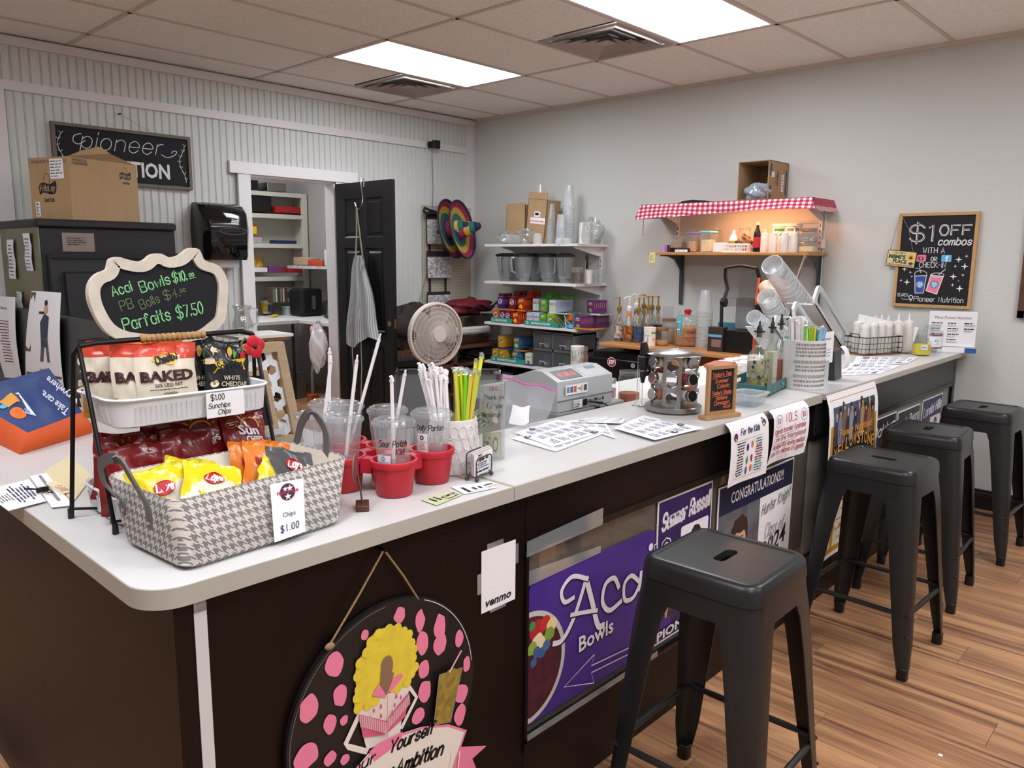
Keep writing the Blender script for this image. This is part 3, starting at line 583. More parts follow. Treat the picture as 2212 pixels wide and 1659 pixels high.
# ---- round painted sign on a rope
y_ = -4.236; cx, cz = -4.303, .520; o0 = Vector((cx, 0, cz)); W = lambda px, py: xz(at(px, py, 'y', y_)-o0)
t = thing('round_sign', 'round black painted sign with a curly blonde woman and pink spots', 'sign', (cx, y_, cz)); RSB = M('sign_black_paint', '#191617', .45)
B().prism([(.243*math.cos(2*PI*k/64), .243*math.sin(2*PI*k/64)) for k in range(64)], 0, .012, RSB).build('round_board', t, smooth=30)
a = Art(); PK = M('pink_paint'); YH = M('yellow_paint', '#d9c23a', .55, noise=.15, nscale=40); CRM = M('cream_paint', '#e6ddd2', .6); SKN = M('brown_skin_paint', '#8b6a50', .6); DPK = M('deep_pink_paint', '#d15d80', .6)
a.line([(.238*math.cos(q/20), .238*math.sin(q/20)) for q in range(2, 24)], .0015, CHW); a.line([(.236*math.cos(q/20), .236*math.sin(q/20)) for q in range(32, 70)], .001, GREYI)
for i, (px, py, rx, rz) in enumerate(((722, 1434, 17, 25), (863, 1328, 11, 14), (907, 1340, 9, 19), (950, 1353, 11, 22), (912, 1388, 12, 20), (950, 1392, 12, 18), (991, 1379, 8, 14), (787, 1371, 8, 10), (915, 1445, 11, 17), (1007, 1434, 7, 14), (666, 1530, 19, 28), (733, 1502, 14, 21), (712, 1563, 13, 19), (742, 1555, 8, 10), (916, 1493, 13, 19), (995, 1497, 12, 16), (902, 1545, 13, 13), (992, 1542, 11, 17), (661, 1632, 25, 26), (711, 1638, 13, 14), (743, 1640, 9, 10), (655, 1700, 20, 20), (900, 1600, 8, 8))):
 c = W(px, py); k = abs(W(px+10, py)[0]-c[0])/10; a.blob(c[0], c[1], rx*k*1.1, rz*k*1.0, PK, i, .14)
a.line([W(*p) for p in ((773, 1545), (745, 1605), (752, 1612), (790, 1622))], .012, CRM); a.line([W(*p) for p in ((880, 1480), (898, 1505), (866, 1570))], .009, CRM)
a.fill([W(*p) for p in ((770, 1540), (812, 1508), (880, 1478), (884, 1480), (866, 1545), (862, 1590), (790, 1618))], CRM)
hair = [(838, 1352), (858, 1350), (872, 1358), (884, 1365), (890, 1385), (895, 1400), (893, 1420), (898, 1440), (890, 1455), (880, 1475), (858, 1488), (846, 1485), (815, 1500), (806, 1518), (790, 1528), (766, 1535), (764, 1510), (768, 1490), (765, 1460), (770, 1430), (785, 1405), (795, 1380), (812, 1362)]
a.fill(smoothp([W(*p) for p in hair+[hair[0]]], 3)[:-1], YH)
HC = Vector(W(832, 1440))
for i in range(len(hair)):
 p = Vector(W(*hair[i])); p = HC+(p-HC)*.93; a.circ(p.x, p.y, .0115, YH, n=12)
a.blob(*W(833, 1438), .015, .024, SKN, 5, .06, 12)
a.fill([W(*p) for p in ((820, 1450), (848, 1450), (838, 1490), (830, 1500), (818, 1475))], SKN)
a.fill([W(*p) for p in ((815, 1475), (828, 1495), (830, 1505), (808, 1502), (800, 1500))], PK); a.fill([W(*p) for p in ((831, 1500), (846, 1462), (862, 1452), (868, 1458), (850, 1480))], PK)
a.fill([W(*p) for p in ((771, 1540), (830, 1555), (828, 1585), (780, 1590))], DPK); a.fill([W(*p) for p in ((831, 1553), (880, 1492), (872, 1545), (832, 1582))], DPK)
for i in range(26):
 u = i/25; x, z = W(774+54*u, 1542+14*u); a.line([(x, z), (x+.001, z-.026)], .0016, PK if i % 2 else CRM)
 x, z = W(833+44*u, 1552-56*u); a.line([(x, z), (x+.001, z-.022)], .0016, PK if i % 2 else CRM)
a.line([W(830, 1500), W(830, 1605)], .002, PK)
for px, py in ((800, 1530), (815, 1522), (815, 1542), (845, 1518), (840, 1535), (858, 1502), (848, 1500)): a.blob(*W(px, py), .003, .006, DPK, px, .3)
a.fill([W(*p) for p in ((790, 1618), (810, 1600), (862, 1575), (858, 1598), (800, 1640))], PK)
GOLD = M('tea_paint', '#7f6a2c', .5, noise=.7, nscale=60)
a.fill([W(*p) for p in ((941, 1453), (991, 1437), (965, 1555), (929, 1562))], GOLD); a.line([W(*p) for p in ((941, 1453), (991, 1437), (965, 1555), (929, 1562))], .002, GREYI, True)
a.circ(*W(966, 1445), .0135, GOLD, .006); a.line([W(963, 1447), W(988, 1402)], .0045, M('pale_pink_paint', '#efb3bd', .6))
a.build('painting', t, smooth=0)
a = Art(y=-.0125); bn = [(735, 1690), (790, 1625), (850, 1585), (905, 1567), (960, 1562), (998, 1574), (975, 1640), (960, 1700)]
a2 = B(); a2.prism([W(*p) for p in ((958, 1612), (1044, 1608), (1014, 1635), (1040, 1700), (960, 1700))], -.01, -.007, PK); a2.prism([W(*p) for p in bn], -.012, -.008, CRM); rb = a2.build('banner_ribbon', t, smooth=0)
a.line([W(*p) for p in bn[:6]], .005, PK); a.line([W(*p) for p in bn[5:]], .006, PK);
def cur(s, p0, p1, h, wd):
 a.rot = (math.atan2(W(*p1)[1]-W(*p0)[1], W(*p1)[0]-W(*p0)[0]), *W(*p0)); x, z = W(*p0); a.hand(s, x, z, h, INK, wd, wid=(Vector(W(*p1))-Vector(W(*p0))).length, shear=.3); a.rot = None
cur('Yourself', (832, 1622), (928, 1577), .026, .0055); cur('Pour', (730, 1680), (800, 1640), .022, .004); cur('Ambition', (845, 1668), (945, 1625), .03, .0065); cur('a cup of', (750, 1712), (838, 1672), .02, .004)
for q in (968, 985): a.line([W(q, 1618), W(q-8, 1690)], .004, CRM)
a.build('lettering', t, smooth=0)
n = Vector(W(828, 1187)); L1 = Vector(W(712, 1396)); L2 = Vector(W(906, 1297)); TW = M('jute_twine', '#8a6f50', .9, noise=.5, nscale=200)
b = B()
for q in (L1, L2): b.tube([(n.x, -.002, n.y), ((n.x+q.x)/2, -.004, (n.y+q.y)/2+.002), (q.x, .002, q.y)], .0022, TW, 6)
b.ball((L1.x, 0, L1.y), .007, TW, 6, (1.6, .8, 1)); b.build('rope', t)
B().cyl((n.x, -.008, n.y), (n.x, .013, n.y), .0035, BMET, 8).build('nail', t)
# == things on the left part of the counter
def qwarp(c, W_=1, H_=1):       # maps flat print (0..W_, 0..H_) onto the quad c = lower left, lower right, upper right, upper left
 c = [Vector(p) for p in c]; n = (c[1]-c[0]).cross(c[3]-c[0]).normalized()
 def f(x, z, y=0):
  u, v = x/W_, z/H_; p = c[0]*(1-u)*(1-v)+c[1]*u*(1-v)+c[2]*u*v+c[3]*(1-u)*v-n*y; return (p.x, p.y, p.z)
 return f
def flat(name, label, cat, px, z, mt=PAPER, group=None, W_=1, H_=1, th=.0012, curl=0):     # a sheet lying at height z; px = its corners in the photograph
 C4 = [at(x, y, 'z', z) for x, y in px]; o = C4[0].copy(); t = thing(name, label, cat, tuple(o), group=group); C4 = [p-o for p in C4]
 w = qwarp([p+Vector((0, 0, th)) for p in C4], W_, H_); b = B()
 f = lambda u, v: (lambda p: (p[0], p[1], p[2]+curl*(u*u+v*v)*.5))(w(u*W_, v*H_, 0))
 n = 6 if curl else 1; b.grid(f, n, n, mt) if curl else b.loft([[tuple(p) for p in C4], [tuple(p+Vector((0, 0, th))) for p in C4]], mt)
 b.build('sheet', t, smooth=0 if not curl else 60); return t, (lambda x, z_, y: (lambda p: (p[0], p[1], p[2]-y+.0002))(f(x/W_, z_/H_)))
def near(px, py, d): return CP+(FW+RT*((px-1106)/FPX)-UP*((py-829.5)/FPX))*d
# tote bag
c = [at(178, 890, 'z', 1.0), at(105, 795, 'z', 1.06), at(-90, 850, 'z', 1.04), at(60, 935, 'z', .985)]
o = c[3].copy(); o.z = .936; t = thing('tote_bag', 'blue and orange reusable shopping bag lying flat, lettering upside down', 'bag', tuple(o)); cl = [p-o for p in c]
OR2 = M('orange_fabric', '#d8581c', .6, bump=.4, bscale=50); BL2 = M('blue_bag_print', '#2c4274', .4, noise=.25, nscale=8, bump=.8, bscale=25)
nz = lambda u, v: .006*math.sin(u*9+v*4)+.004*math.sin(v*17+u*5)
qb = qwarp(cl); b = B(); fb = lambda u, v: (lambda p: (p[0], p[1], p[2]+nz(u, v)*math.sin(PI*u)*math.sin(PI*v)*2))(qb(u, v, 0)); b.grid(fb, 14, 14, BL2); b.build('printed_front', t, smooth=60)
b = B(); bt = [Vector((p.x, p.y, 0)) for p in cl]; bt[3] += Vector((-.03, -.03, 0)); bt[0] += Vector((.02, -.01, 0))
for i in range(4):
 j = (i+1) % 4; b.grid(lambda u, v, i=i, j=j: tuple((bt[i].lerp(bt[j], u)).lerp(cl[i].lerp(cl[j], u), v)+Vector((0, 0, 0))+(bt[i].lerp(bt[j], u)-sum(bt, Vector())/4).normalized()*.012*math.sin(v*PI)), 8, 5, OR2)
b.add([tuple(p) for p in bt], [(0, 1, 2, 3)], OR2); fixn(b.build('gusset', t, smooth=60))
a = Art(warp=lambda x, z, y: (lambda p: (p[0], p[1], p[2]-y+.0012))(fb(x, z))); WP = M('bag_white', '#e6e8ee', .5)
a.circ(.32, .8, .09, ORG); a.rect(.45, .66, .62, .82, M('amber_print', '#e09a35', .5)); a.fill([(.25, .6), (.6, .58), (.62, .72), (.3, .74)], WP); a.circ(.33, .66, .035, LBLUE); a.circ(.5, .85, .04, LBLUE); a.build('print', t, smooth=0)
for s_, q in (('Take care,', [(152, 884, 1.017), (95, 842, 1.033), (83, 857, 1.03), (139, 901, 1.01)]), ('everywhere', [(181, 868, 1.025), (106, 811, 1.054), (95, 826, 1.048), (169, 886, 1.016)])):
 a = Art(warp=qwarp([at(x, y, 'z', z+.009)-o for x, y, z in q], 1, .25)); a.txt(s_, 0, .02, .2, WP, bold=.01, wid=1); a.build('lettering', t, smooth=0)
# loose paper at the left edge
t, wp = flat('envelope', 'pale yellow envelope lying under the leftmost tray legs', 'envelope', [(158, 1085), (95, 1020), (150, 985), (200, 1030)], .937, M('manila', '#d9cba2', .8), 'mail by the tray')
t, wp = flat('envelope', 'white envelope with a grey bar beside the yellow one', 'envelope', [(112, 1097), (64, 1030), (100, 1022), (158, 1092)], .9385, PAPER, 'mail by the tray'); a = Art(warp=wp); a.rect(.15, .45, .95, .62, GREYI); a.build('print', t, smooth=0)
t, wp = flat('receipt', 'small cream slip with red writing clipped to the mail', 'receipt', [(132, 1068), (98, 1045), (118, 1040), (160, 1062)], .94, M('cream_slip', '#e4d6b0', .8)); a = Art(warp=wp); a.lines(.1, .2, .8, .9, 4, RED, .3, 3); a.build('print', t, smooth=0)
t, wp = flat('price_sheet', 'white printed sheet poking over the left counter edge', 'paper', [(100, 1083), (62, 1036), (-40, 1062), (18, 1104)], .9395, PAPER); a = Art(warp=wp); a.lines(.12, .1, .9, .6, 6, NAVY, .45, 5, 'c'); a.lines(.25, .62, .7, .95, 5, INK, .3, 9, 'c'); a.build('print', t, smooth=0)
b = B(); p = at(92, 1062, 'z', .942); b.box(-.012, -.004, 0, .012, .004, .01, BLACK); b.tube([(-.01, 0, .008), (-.03, .012, .012), (-.034, .004, .012), (-.01, -.002, .008)], .0012, BMET, 5); b.tube([(.0, -.003, .006), (.004, -.03, .003), (.012, -.03, .003), (.01, -.003, .006)], .0012, BMET, 5)
tag(b.build('binder_clip', loc=tuple(p)), 'black binder clip holding the mail together', 'clip')
# ---- tiered tray stand
WEN = M('white_enamel', '#dcdcde', .3, bump=.05, bscale=30)
TX0, TX1, TY0, TY1 = -4.695, -4.365, -3.925, -3.705
t = thing('tiered_tray', 'two-tier stand of white metal trays on black wire legs', 'stand', (-4.53, -3.815, .936))
def tray(z, nm):
 b = B(); R_ = []; n = 8
 def rg(ins, zz): return [(x, y, zz) for x, y in rrect(-.165+ins, -.11+ins, .165-ins, .11-ins, max(.045-ins, .01), n)]
 b.loft([rg(.012, z-.055), rg(.006, z-.052), rg(.001, z-.004), rg(-.004, z-.002), rg(-.005, z+.001), rg(-.002, z+.004), rg(.003, z+.001), rg(.007, z-.05), rg(.014, z-.053)], WEN)
 for k in range(26):
  x = -.125+.25*k/25
  for y in (-.1105, ): b.tube([(x, y+.006, z-.046), (x, y+.001, z-.014)], .0018, WEN, 4)
 for k in range(12):
  y = -.07+.14*k/11; b.tube([(-.159, y, z-.046), (-.1645, y, z-.014)], .0018, WEN, 4)
 return b.build(nm, t, smooth=50)
tray(.058, 'tray'); tu = tray(.252, 'tray')
for s in (-1, 1):
 b = B(); X = .183*s; P = [(X*1.12, .048, .004), (X*1.03, 0+.012, .335), (X*.99, 0, .352), (X*1.0, -.01, .335), (X*.97, -.108, .004)]
 b.tube(P, .0045, BMET, 8)
 for y, zz in ((.042, .02), (-.095, .02)): b.tube([(X*(1.11 if y > 0 else .98), y, .02), (X*.84, y*.8, .012)], .003, BMET, 6)
 b.build('wire_legs', t)
for s in (-1, 1):
 for y, q in ((.049, .206), (-.109, .178)): B().cyl((q*s, y, 0), (q*s, y, .02), .006, BLACK, 10, .0055).build('rubber_foot', t)
B().tube([(-.181, 0, .352), (-.15, -.002, .356), (.15, -.002, .36), (.181, 0, .352)], .0055, BMET, 10).build('handle', t)
RAT = M('rattan', '#9c7b50', .6, noise=.3, nscale=80); b = B()
for k in range(13): x = -.06+.01*k; b.lathe([(.006, -.005), (.0082, -.003), (.0082, .003), (.006, .005)], RAT, 10, (0, 0, 0))
b = B()
for k in range(13):
 b.xf = Matrix.Translation((-.062+.0105*k, -.002, .358))@Matrix.Rotation(PI/2, 4, 'Y'); b.lathe([(.005, -.006), (.0085, -.003), (.0088, 0), (.0085, .003), (.005, .006)], RAT, 10)
b.xf = None; b.build('rattan_grip', t)
w_ = (.115, .05); b = B(); b.box(.01, -.1175, .198, .092, -.1165, .25, PAPER); lb = b.build('price_label', t, smooth=0); a = Art(y=-.1178)
a.hand('$1.00', .02, .234, .012, INK, .0016); a.hand('Sunchips', .014, .218, .01, INK, .0014, shear=.2); a.hand('Chips', .034, .204, .01, INK, .0014, shear=.2); a.build('print', lb, smooth=0)
# ---- chip bags
def bag(label, w_, h_, d_, colf, loc, rz=0, rx=0, ry=0, seed=1, group=None, name='chip_bag', cat='bag', sz=.8):
 t = thing(name, label, cat, loc, rz, group, rx, ry); t.scale = (sz,)*3; rr = random.Random(seed); k = [rr.uniform(0, 6) for _ in range(6)]
 def f(u, v, s=-1):
  e = max(0, math.sin(PI*min(1, max(0, (v-.06)/.88))))**.55; q = (1-abs(2*u-1)**3.2); y = s*d_/2*e*q
  cr = .0035*math.sin(u*15+k[0]+v*5)*(1-e*.6)+.003*math.sin(v*13+k[1]+u*6)*e*(1-q*.5)+.002*math.sin(u*23+v*17+k[2]); ww = w_*(1-.05*e)
  if e < .05: cr += .0012*math.sin(v*600)
  return ((u-.5)*ww+.002*math.sin(v*9+k[3]), y+cr, v*h_+.003*math.sin(u*8+k[4])*(1-e))
 b = B(); b.grid(lambda u, v: f(u, v), 14, 18, colf); b.grid(lambda u, v: f(u, v, 1), 8, 10, colf); b.build('pouch', t, smooth=80)
 return t, Art(y=-.0026, warp=lambda x, z, y: (lambda p: (p[0], p[1]+y, p[2]))(f(min(1, max(0, x/w_+.5)), min(1, max(0, z/h_)))))
FOIL = lambda n, c, r=.28: M(n, c, r, bump=.5, bscale=35, coat=.3)
CRB, REDB, ORB, BLKB, DRB, YLB, GRB, GOLDB = FOIL('cream_pouch', '#d8cdb9', .4), FOIL('coral_pouch', '#c8432f'), FOIL('orange_pouch', '#dd7a26'), FOIL('black_pouch', '#161618'), FOIL('crimson_pouch', '#7c0f18'), FOIL('lemon_pouch', '#d9c716'), FOIL('slate_pouch', '#4b4b4d'), FOIL('cheese_print', '#b98420')
MAR = M('maroon_ink', '#3e1a1d', .5)
def cheese(label, loc, rz, seed, full, rx=-.12, ry=0, top=REDB):
 t, a = bag(label, .155, .183, .035, lambda u, v: (top if v > .82+.04*math.sin(u*5) else GOLDB if v < .16+.1*abs(u-.5)*2 and (u < .5) or v < .1 else CRB), loc, rz, rx, ry, seed, 'cheese snack bags in the upper tray')
 a.txt('BAKED', 0, .09, .026, MAR, 'c', bold=.05, wid=.135)
 if full:
  a.blob(.0, .148, .03, .015, M('snack_yellow', '#e8b733', .4), 3, .3); a.rot = (.2, 0, .143); a.hand('Cheetos', 0, .138, .02, INK, .004, 'c', wid=.055); a.rot = None
  a.txt('50% LESS FAT', 0, .075, .009, MAR, 'c', bold=.02); a.lines(-.05, .066, .05, .07, 1, INK, .5, 2, 'c'); a.txt('crunchy', 0, .055, .008, MAR, 'c', bold=.02); a.txt('cheese', 0, .046, .008, MAR, 'c', bold=.02)
 CP_ = M('cheese_puff', '#c5692a', .6)
 for i in range(5 if full else 2): a.blob(.02+.014*i, .022+.008*(i % 2), .011, .006, CP_, seed+i, .25)
 a.build('print', t, smooth=0); return t
Z1 = 1.138
for i, (x, y, rz, s) in enumerate(((-4.645, -3.80, -.5, 11), (-4.622, -3.815, -.45, 12), (-4.605, -3.845, -.4, 13), (-4.565, -3.862, -.12, 14))):
 cheese(['cream snack bag at the left end of the upper tray', 'second cream snack bag from the left in the upper tray', 'cream snack bag tucked behind the front one', 'front cream snack bag reading BAKED with orange puffs'][i], (x, y, Z1), rz, s, i == 3, -.1)
cheese('cream snack bag with an orange top standing at the back of the upper tray', (-4.56, -3.79, Z1+.006), -.1, 21, False, -.02, 0, ORB); cheese('cream snack bag with a coral top at the back left of the upper tray', (-4.62, -3.765, Z1+.004), -.2, 22, False, -.02)
def popcorn(label, loc, rz, seed, full, ry=0):
 t, a = bag(label, .14, .178, .035, lambda u, v: BLKB, loc, rz, -.1, ry, seed, 'black popcorn bags in the upper tray')
 YR = M('ribbon_yellow', '#d9b72c', .45); a.rot = (.12, 0, .1); a.fill([(-.055, .095), (.05, .095), (.045, .11), (.055, .125), (-.05, .125), (-.042, .11)], YR); a.hand('Smartfood', 0, .1, .022, INK, .0035, 'c', wid=.08); a.rot = None
 a.txt('WHITE', .0, .072, .012, M('cream_ink', '#cfc7a8', .6), 'c', bold=.02); a.txt('CHEDDAR', .012, .055, .013, M('cream_ink'), 'c', bold=.02)
 CN = M('popcorn_print', '#d9c6a4', .6)
 for i, (x, z) in enumerate(((-.045, .15), (.05, .16), (-.05, .06), (-.02, .02), (-.06, .12))): a.blob(x, z, .011, .009, CN, i+seed, .35)
 a.blob(.0, .15, .007, .014, M('corn_print', '#c79a3c', .5), 2, .1); a.blob(.014, .145, .005, .012, GREENI, 2, .2); a.fill([(.035, .03), (.065, .03), (.066, .055), (.04, .058)], CN)
 a.build('print', t, smooth=0)
popcorn('black popcorn bag at the right end of the upper tray, cheddar lettering', (-4.435, -3.85, Z1), .1, 31, True, .12); popcorn('black popcorn bag behind the right-hand one in the upper tray', (-4.475, -3.81, Z1), -.1, 32, False, .02)
popcorn('black bag standing at the left rear of the upper tray', (-4.652, -3.728, Z1+.01), -1.0, 33, False)
def sunb(label, loc, rz, rx, ry, seed, front=True):
 t, a = bag(label, .15, .17, .035, lambda u, v: DRB, loc, rz, rx, ry, seed, 'crimson chip bags in the lower tray'); SY = M('sun_yellow', '#dba62e', .5)
 if front:
  a.line([(.01+.03*math.cos(q/5), .11+.03*math.sin(q/5)) for q in range(0, 17)], .005, SY)
  for q in range(9): a.line([(.01+.038*math.cos(q*PI/8), .11+.038*math.sin(q*PI/8)), (.01+.048*math.cos(q*PI/8), .11+.048*math.sin(q*PI/8))], .003, SY)
  a.txt('Sun', 0, .085, .03, AW, 'c', bold=.03, wid=.07); a.txt('CHIPS', .012, .063, .017, AW, 'c', bold=.03, wid=.062)
  a.oval(-.05, .12, .014, .012, .0012, SY); a.lines(-.06, .114, -.04, .127, 2, AW, .5, 2, 'c')
 a.build('print', t, smooth=0)
sunb('crimson chip bag lying highest at the right of the lower tray, sun logo in view', (-4.39, -3.87, 1.0), .12, -.55, .15, 41); sunb('crimson chip bag behind the highest one at the right of the lower tray', (-4.44, -3.83, 1.005), -.1, -.2, -.6, 42)
for i, (x, y, z, rz, rx, ry, f) in enumerate(((-4.655, -3.88, .955, -.3, -.1, 0, 0), (-4.645, -3.80, .965, -.1, -.1, .1, 1), (-4.60, -3.885, .955, -.2, -.15, -.1, 0), (-4.585, -3.845, .96, .1, -.1, .06, 0), (-4.53, -3.86, .965, .1, -.2, .1, 0), (-4.5, -3.79, .975, .2, -.1, -.1, 1), (-4.55, -3.77, .985, .05, .1, .1, 0), (-4.42, -3.79, .98, -.2, .1, .1, 0))):
 sunb(['crimson chip bag at the front left of the lower tray', 'crimson chip bag at the back left of the lower tray, sun half hidden', 'second crimson chip bag along the front of the lower tray', 'crimson chip bag leaning behind the front two', 'crimson chip bag in the middle of the lower tray', 'crimson chip bag in the middle back of the lower tray', 'crimson chip bag touching the upper tray from below', 'crimson chip bag at the back right of the lower tray'][i], (x, y, z), rz, rx, ry, 50+i, f)
# ---- houndstooth basket
def houndstooth():
 mt = M('houndstooth_fabric', '#d3ccc4', .9, bump=.6, bscale=300); nt = mt.node_tree; N = nt.nodes; L = nt.links; b = N['Principled BSDF']
 tc = N.new('ShaderNodeTexCoord'); sp = N.new('ShaderNodeSeparateXYZ'); L.new(tc.outputs['Object'], sp.inputs[0])
 def mth(op, a, b_=None, c_=None):
  n = N.new('ShaderNodeMath'); n.operation = op
  for i, q in enumerate((a, b_, c_)):
   if q is None: continue
   if isinstance(q, (int, float)): n.inputs[i].default_value = q
   else: L.new(q, n.inputs[i])
  return n.outputs[0]
 U = mth('MULTIPLY', mth('ADD', sp.outputs[0], sp.outputs[1]), 118); V = mth('MULTIPLY', sp.outputs[2], 118)
 st = lambda q: mth('LESS_THAN', mth('FRACT', q), .5)
 A_ = st(mth('MULTIPLY', U, .5)); B_ = st(mth('MULTIPLY', V, .5)); T_ = st(mth('ADD', U, V))
 k = mth('ADD', mth('MULTIPLY', T_, A_), mth('MULTIPLY', mth('SUBTRACT', 1, T_), B_))
 mx = N.new('ShaderNodeMix'); mx.data_type = 'RGBA'; L.new(k, mx.inputs[0]); mx.inputs[6].default_value = lin('#d3ccc4'); mx.inputs[7].default_value = lin('#827f7e'); L.new(mx.outputs[2], b.inputs['Base Color']); return mt
HT = houndstooth(); LIN = M('basket_lining', '#cfc6b8', .95, bump=.3, bscale=200); GL = M('grey_strap', '#5d5d5f', .45)
t = thing('fabric_basket', 'grey and white houndstooth fabric basket with grey strap handles', 'basket', (-4.535, -4.085, .936))
bb = [(-.182, .10), (-.165, -.118), (.168, -.098), (.16, .09)]; tt = [(-.19, .155), (-.172, -.105), (.215, -.06), (.195, .16)]
def rq(q, r, z, n=5):       # rounded quadrilateral
 o = []
 for i in range(4):
  p = Vector(q[i]); a_ = (Vector(q[i-1])-p).normalized(); c_ = (Vector(q[(i+1) % 4])-p).normalized()
  for k in range(n+1):
   s = k/n; p0 = p+a_*r; p1 = p+c_*r; m_ = p0*(1-s)**2+p*2*s*(1-s)+p1*s*s; o.append((m_.x, m_.y, z))
 return o
lp = lambda s: [(b_[0]*(1-s)+t_[0]*s, b_[1]*(1-s)+t_[1]*s) for b_, t_ in zip(bb, tt)]
sc_ = lambda q, k: [(x*k, y*k+.01*(1-k)) for x, y in q]
def dense(r): return [r[i] if j == 0 else tuple((Vector(r[i])+Vector(r[(i+1) % len(r)]))/2) for i in range(len(r)) for j in (0, 1)]
b = B(); b.loft([rq(sc_(lp(0), .93), .03, 0), rq(lp(0), .03, .008), rq(lp(.5), .035, .065), rq(lp(1), .035, .118), rq(sc_(lp(1), .985), .035, .123), rq(sc_(lp(1), .965), .035, .118)], HT, caps='s'); b.build('body', t, smooth=60)
b = B(); b.loft([rq(sc_(lp(1), .968), .035, .121), rq(sc_(lp(.5), .95), .035, .065), rq(sc_(lp(0), .9), .03, .012)], LIN, caps='e'); b.build('lining', t, smooth=60)
def strap(P, wd, nm='strap_handle'):
 b = B(); V3 = [Vector(p) for p in P]; V3 = [Vector(q) for q in smoothp([tuple(p) for p in V3], 6)]; R_ = []
 ws = Vector(wd)
 for i, p in enumerate(V3):
  tn = (V3[min(i+1, len(V3)-1)]-V3[max(0, i-1)]).normalized(); sd = ws-tn*ws.dot(tn); sd = sd.normalized()*ws.length/2; nn = tn.cross(sd).normalized()*.0018
  R_.append([p+sd+nn, p-sd+nn, p-sd-nn, p+sd-nn])
 b.loft(R_, GL); o_ = b.build(nm, t, smooth=30); return fixn(o_)
L3 = lambda px, py, z: tuple(at(px, py, 'z', z)-Vector((-4.535, -4.085, .936)))
LX = lambda px, py, x: tuple(at(px, py, 'x', x)-Vector((-4.535, -4.085, .936)))
s1 = strap([LX(322, 1138, -4.727), LX(318, 1095, -4.732), LX(285, 1035, -4.75), LX(262, 998, -4.757), LX(238, 990, -4.758), LX(218, 1003, -4.756), LX(224, 1040, -4.75), LX(245, 1065, -4.738), LX(262, 1080, -4.733), LX(266, 1108, -4.73)], (0, .02, .0))
s2 = strap([(.185, .01, .07), (.2, .01, .11), (.208, .02, .16), (.205, .045, .19), (.2, .07, .195), (.2, .1, .17), (.196, .12, .12), (.18, .125, .08)], (0, .02, 0))
for p in (LX(321, 1128, -4.73), LX(266, 1100, -4.732)):
 b = B(); b.xf = Matrix.Translation(p)@Matrix.Rotation(-PI/2, 4, 'Y'); b.lathe([(.0001, .003), (.0035, .0025), (.004, 0)], CHROME, 10); b.xf = None; b.build('rivet', t)
# price card on the basket
c4 = [at(593, 1172, 'y', -4.206), at(660, 1148, 'y', -4.203), at(655, 1033, 'y', -4.178), at(583, 1046, 'y', -4.178)]; o = c4[0].copy(); pc = thing('price_card', 'white card reading Chips $1.00 with a round star badge', 'sign', tuple(o)); c4 = [p-o for p in c4]
w = qwarp(c4, .07, .12); b = B(); b.grid(lambda u, v: w(u*.07, v*.12, 0), 4, 6, PAPER); b.build('card', pc, smooth=60); a = Art(warp=w)
a.circ(.035, .097, .0165, RED, .0185); a.circ(.035, .097, .015, NAVY, .017); a.star(.04, .104, .008, PAPER); a.star(.03, .104, .006, PAPER); a.star(.035, .087, .008, PAPER); a.txt('nutrition', .035, .094, .009, RED, 'c', bold=.03, wid=.045)
a.txt('Chips', .035, .045, .0105, NAVY, 'c', wid=.028); a.txt('$1.00', .035, .014, .017, NAVY, 'c', wid=.042); a.build('print', pc, smooth=0)
# crisps in the basket
def crisp(label, loc, rz, rx, ry, base, top, seed, word='Lays', wc=RED, size=(.14, .16)):
 t, a = bag(label, size[0], size[1], .035, (lambda u, v: top if v > .5+.22*math.sin(u*4+seed) else base), (loc[0], loc[1], loc[2]-.002), rz, rx, ry, seed, 'small crisp bags in the houndstooth basket', sz=.77); a.y = -.0045
 z = size[1]*.6
 if word == 'Lays': a.circ(0, z+.008, .026, REDP, .018); a.hand('Lays', 0, z, .019, AW, .0045, 'c', wid=.04, shear=.2)
 elif word: a.txt(word, 0, z, .02, wc, 'c', bold=.04, wid=.085);
 a.build('print', t, smooth=0)
crisp('cream and yellow crisp bag standing at the left of the basket', (-4.655, -4.06, .965), -.1, -.35, -.1, CRB, YLB, 61)
crisp('yellow crisp bag lying across the middle of the basket', (-4.615, -4.125, .995), -.35, -.9, .25, CRB, YLB, 62)
crisp('bright yellow bag lying under the middle one', (-4.545, -4.11, .985), .2, -1.0, .9, YLB, YLB, 63, '')
crisp('yellow bag lying lowest at the basket front', (-4.585, -4.15, .985), .1, -1.15, .6, YLB, YLB, 64, '')
crisp('yellow bag at the front middle of the basket, edge on', (-4.51, -4.145, .99), -.2, -1.0, 1.0, YLB, YLB, 68, '')
crisp('orange ridged-crisp bag standing at the back of the basket', (-4.45, -3.975, .96), -.1, -.15, .12, ORB, ORB, 65, 'RUFFLES')
crisp('orange ridged-crisp bag leaning in front of its twin', (-4.44, -4.02, .965), -.15, -.45, .2, ORB, ORB, 66, 'RUFFLES')
crisp('grey crisp bag at the right of the basket with a red badge', (-4.43, -4.10, .975), -.15, -.7, .3, CRB, GRB, 67)
crisp('cream crisp bag standing upright behind the yellow ones', (-4.61, -4.02, .96), .1, -.3, .3, CRB, YLB, 69)
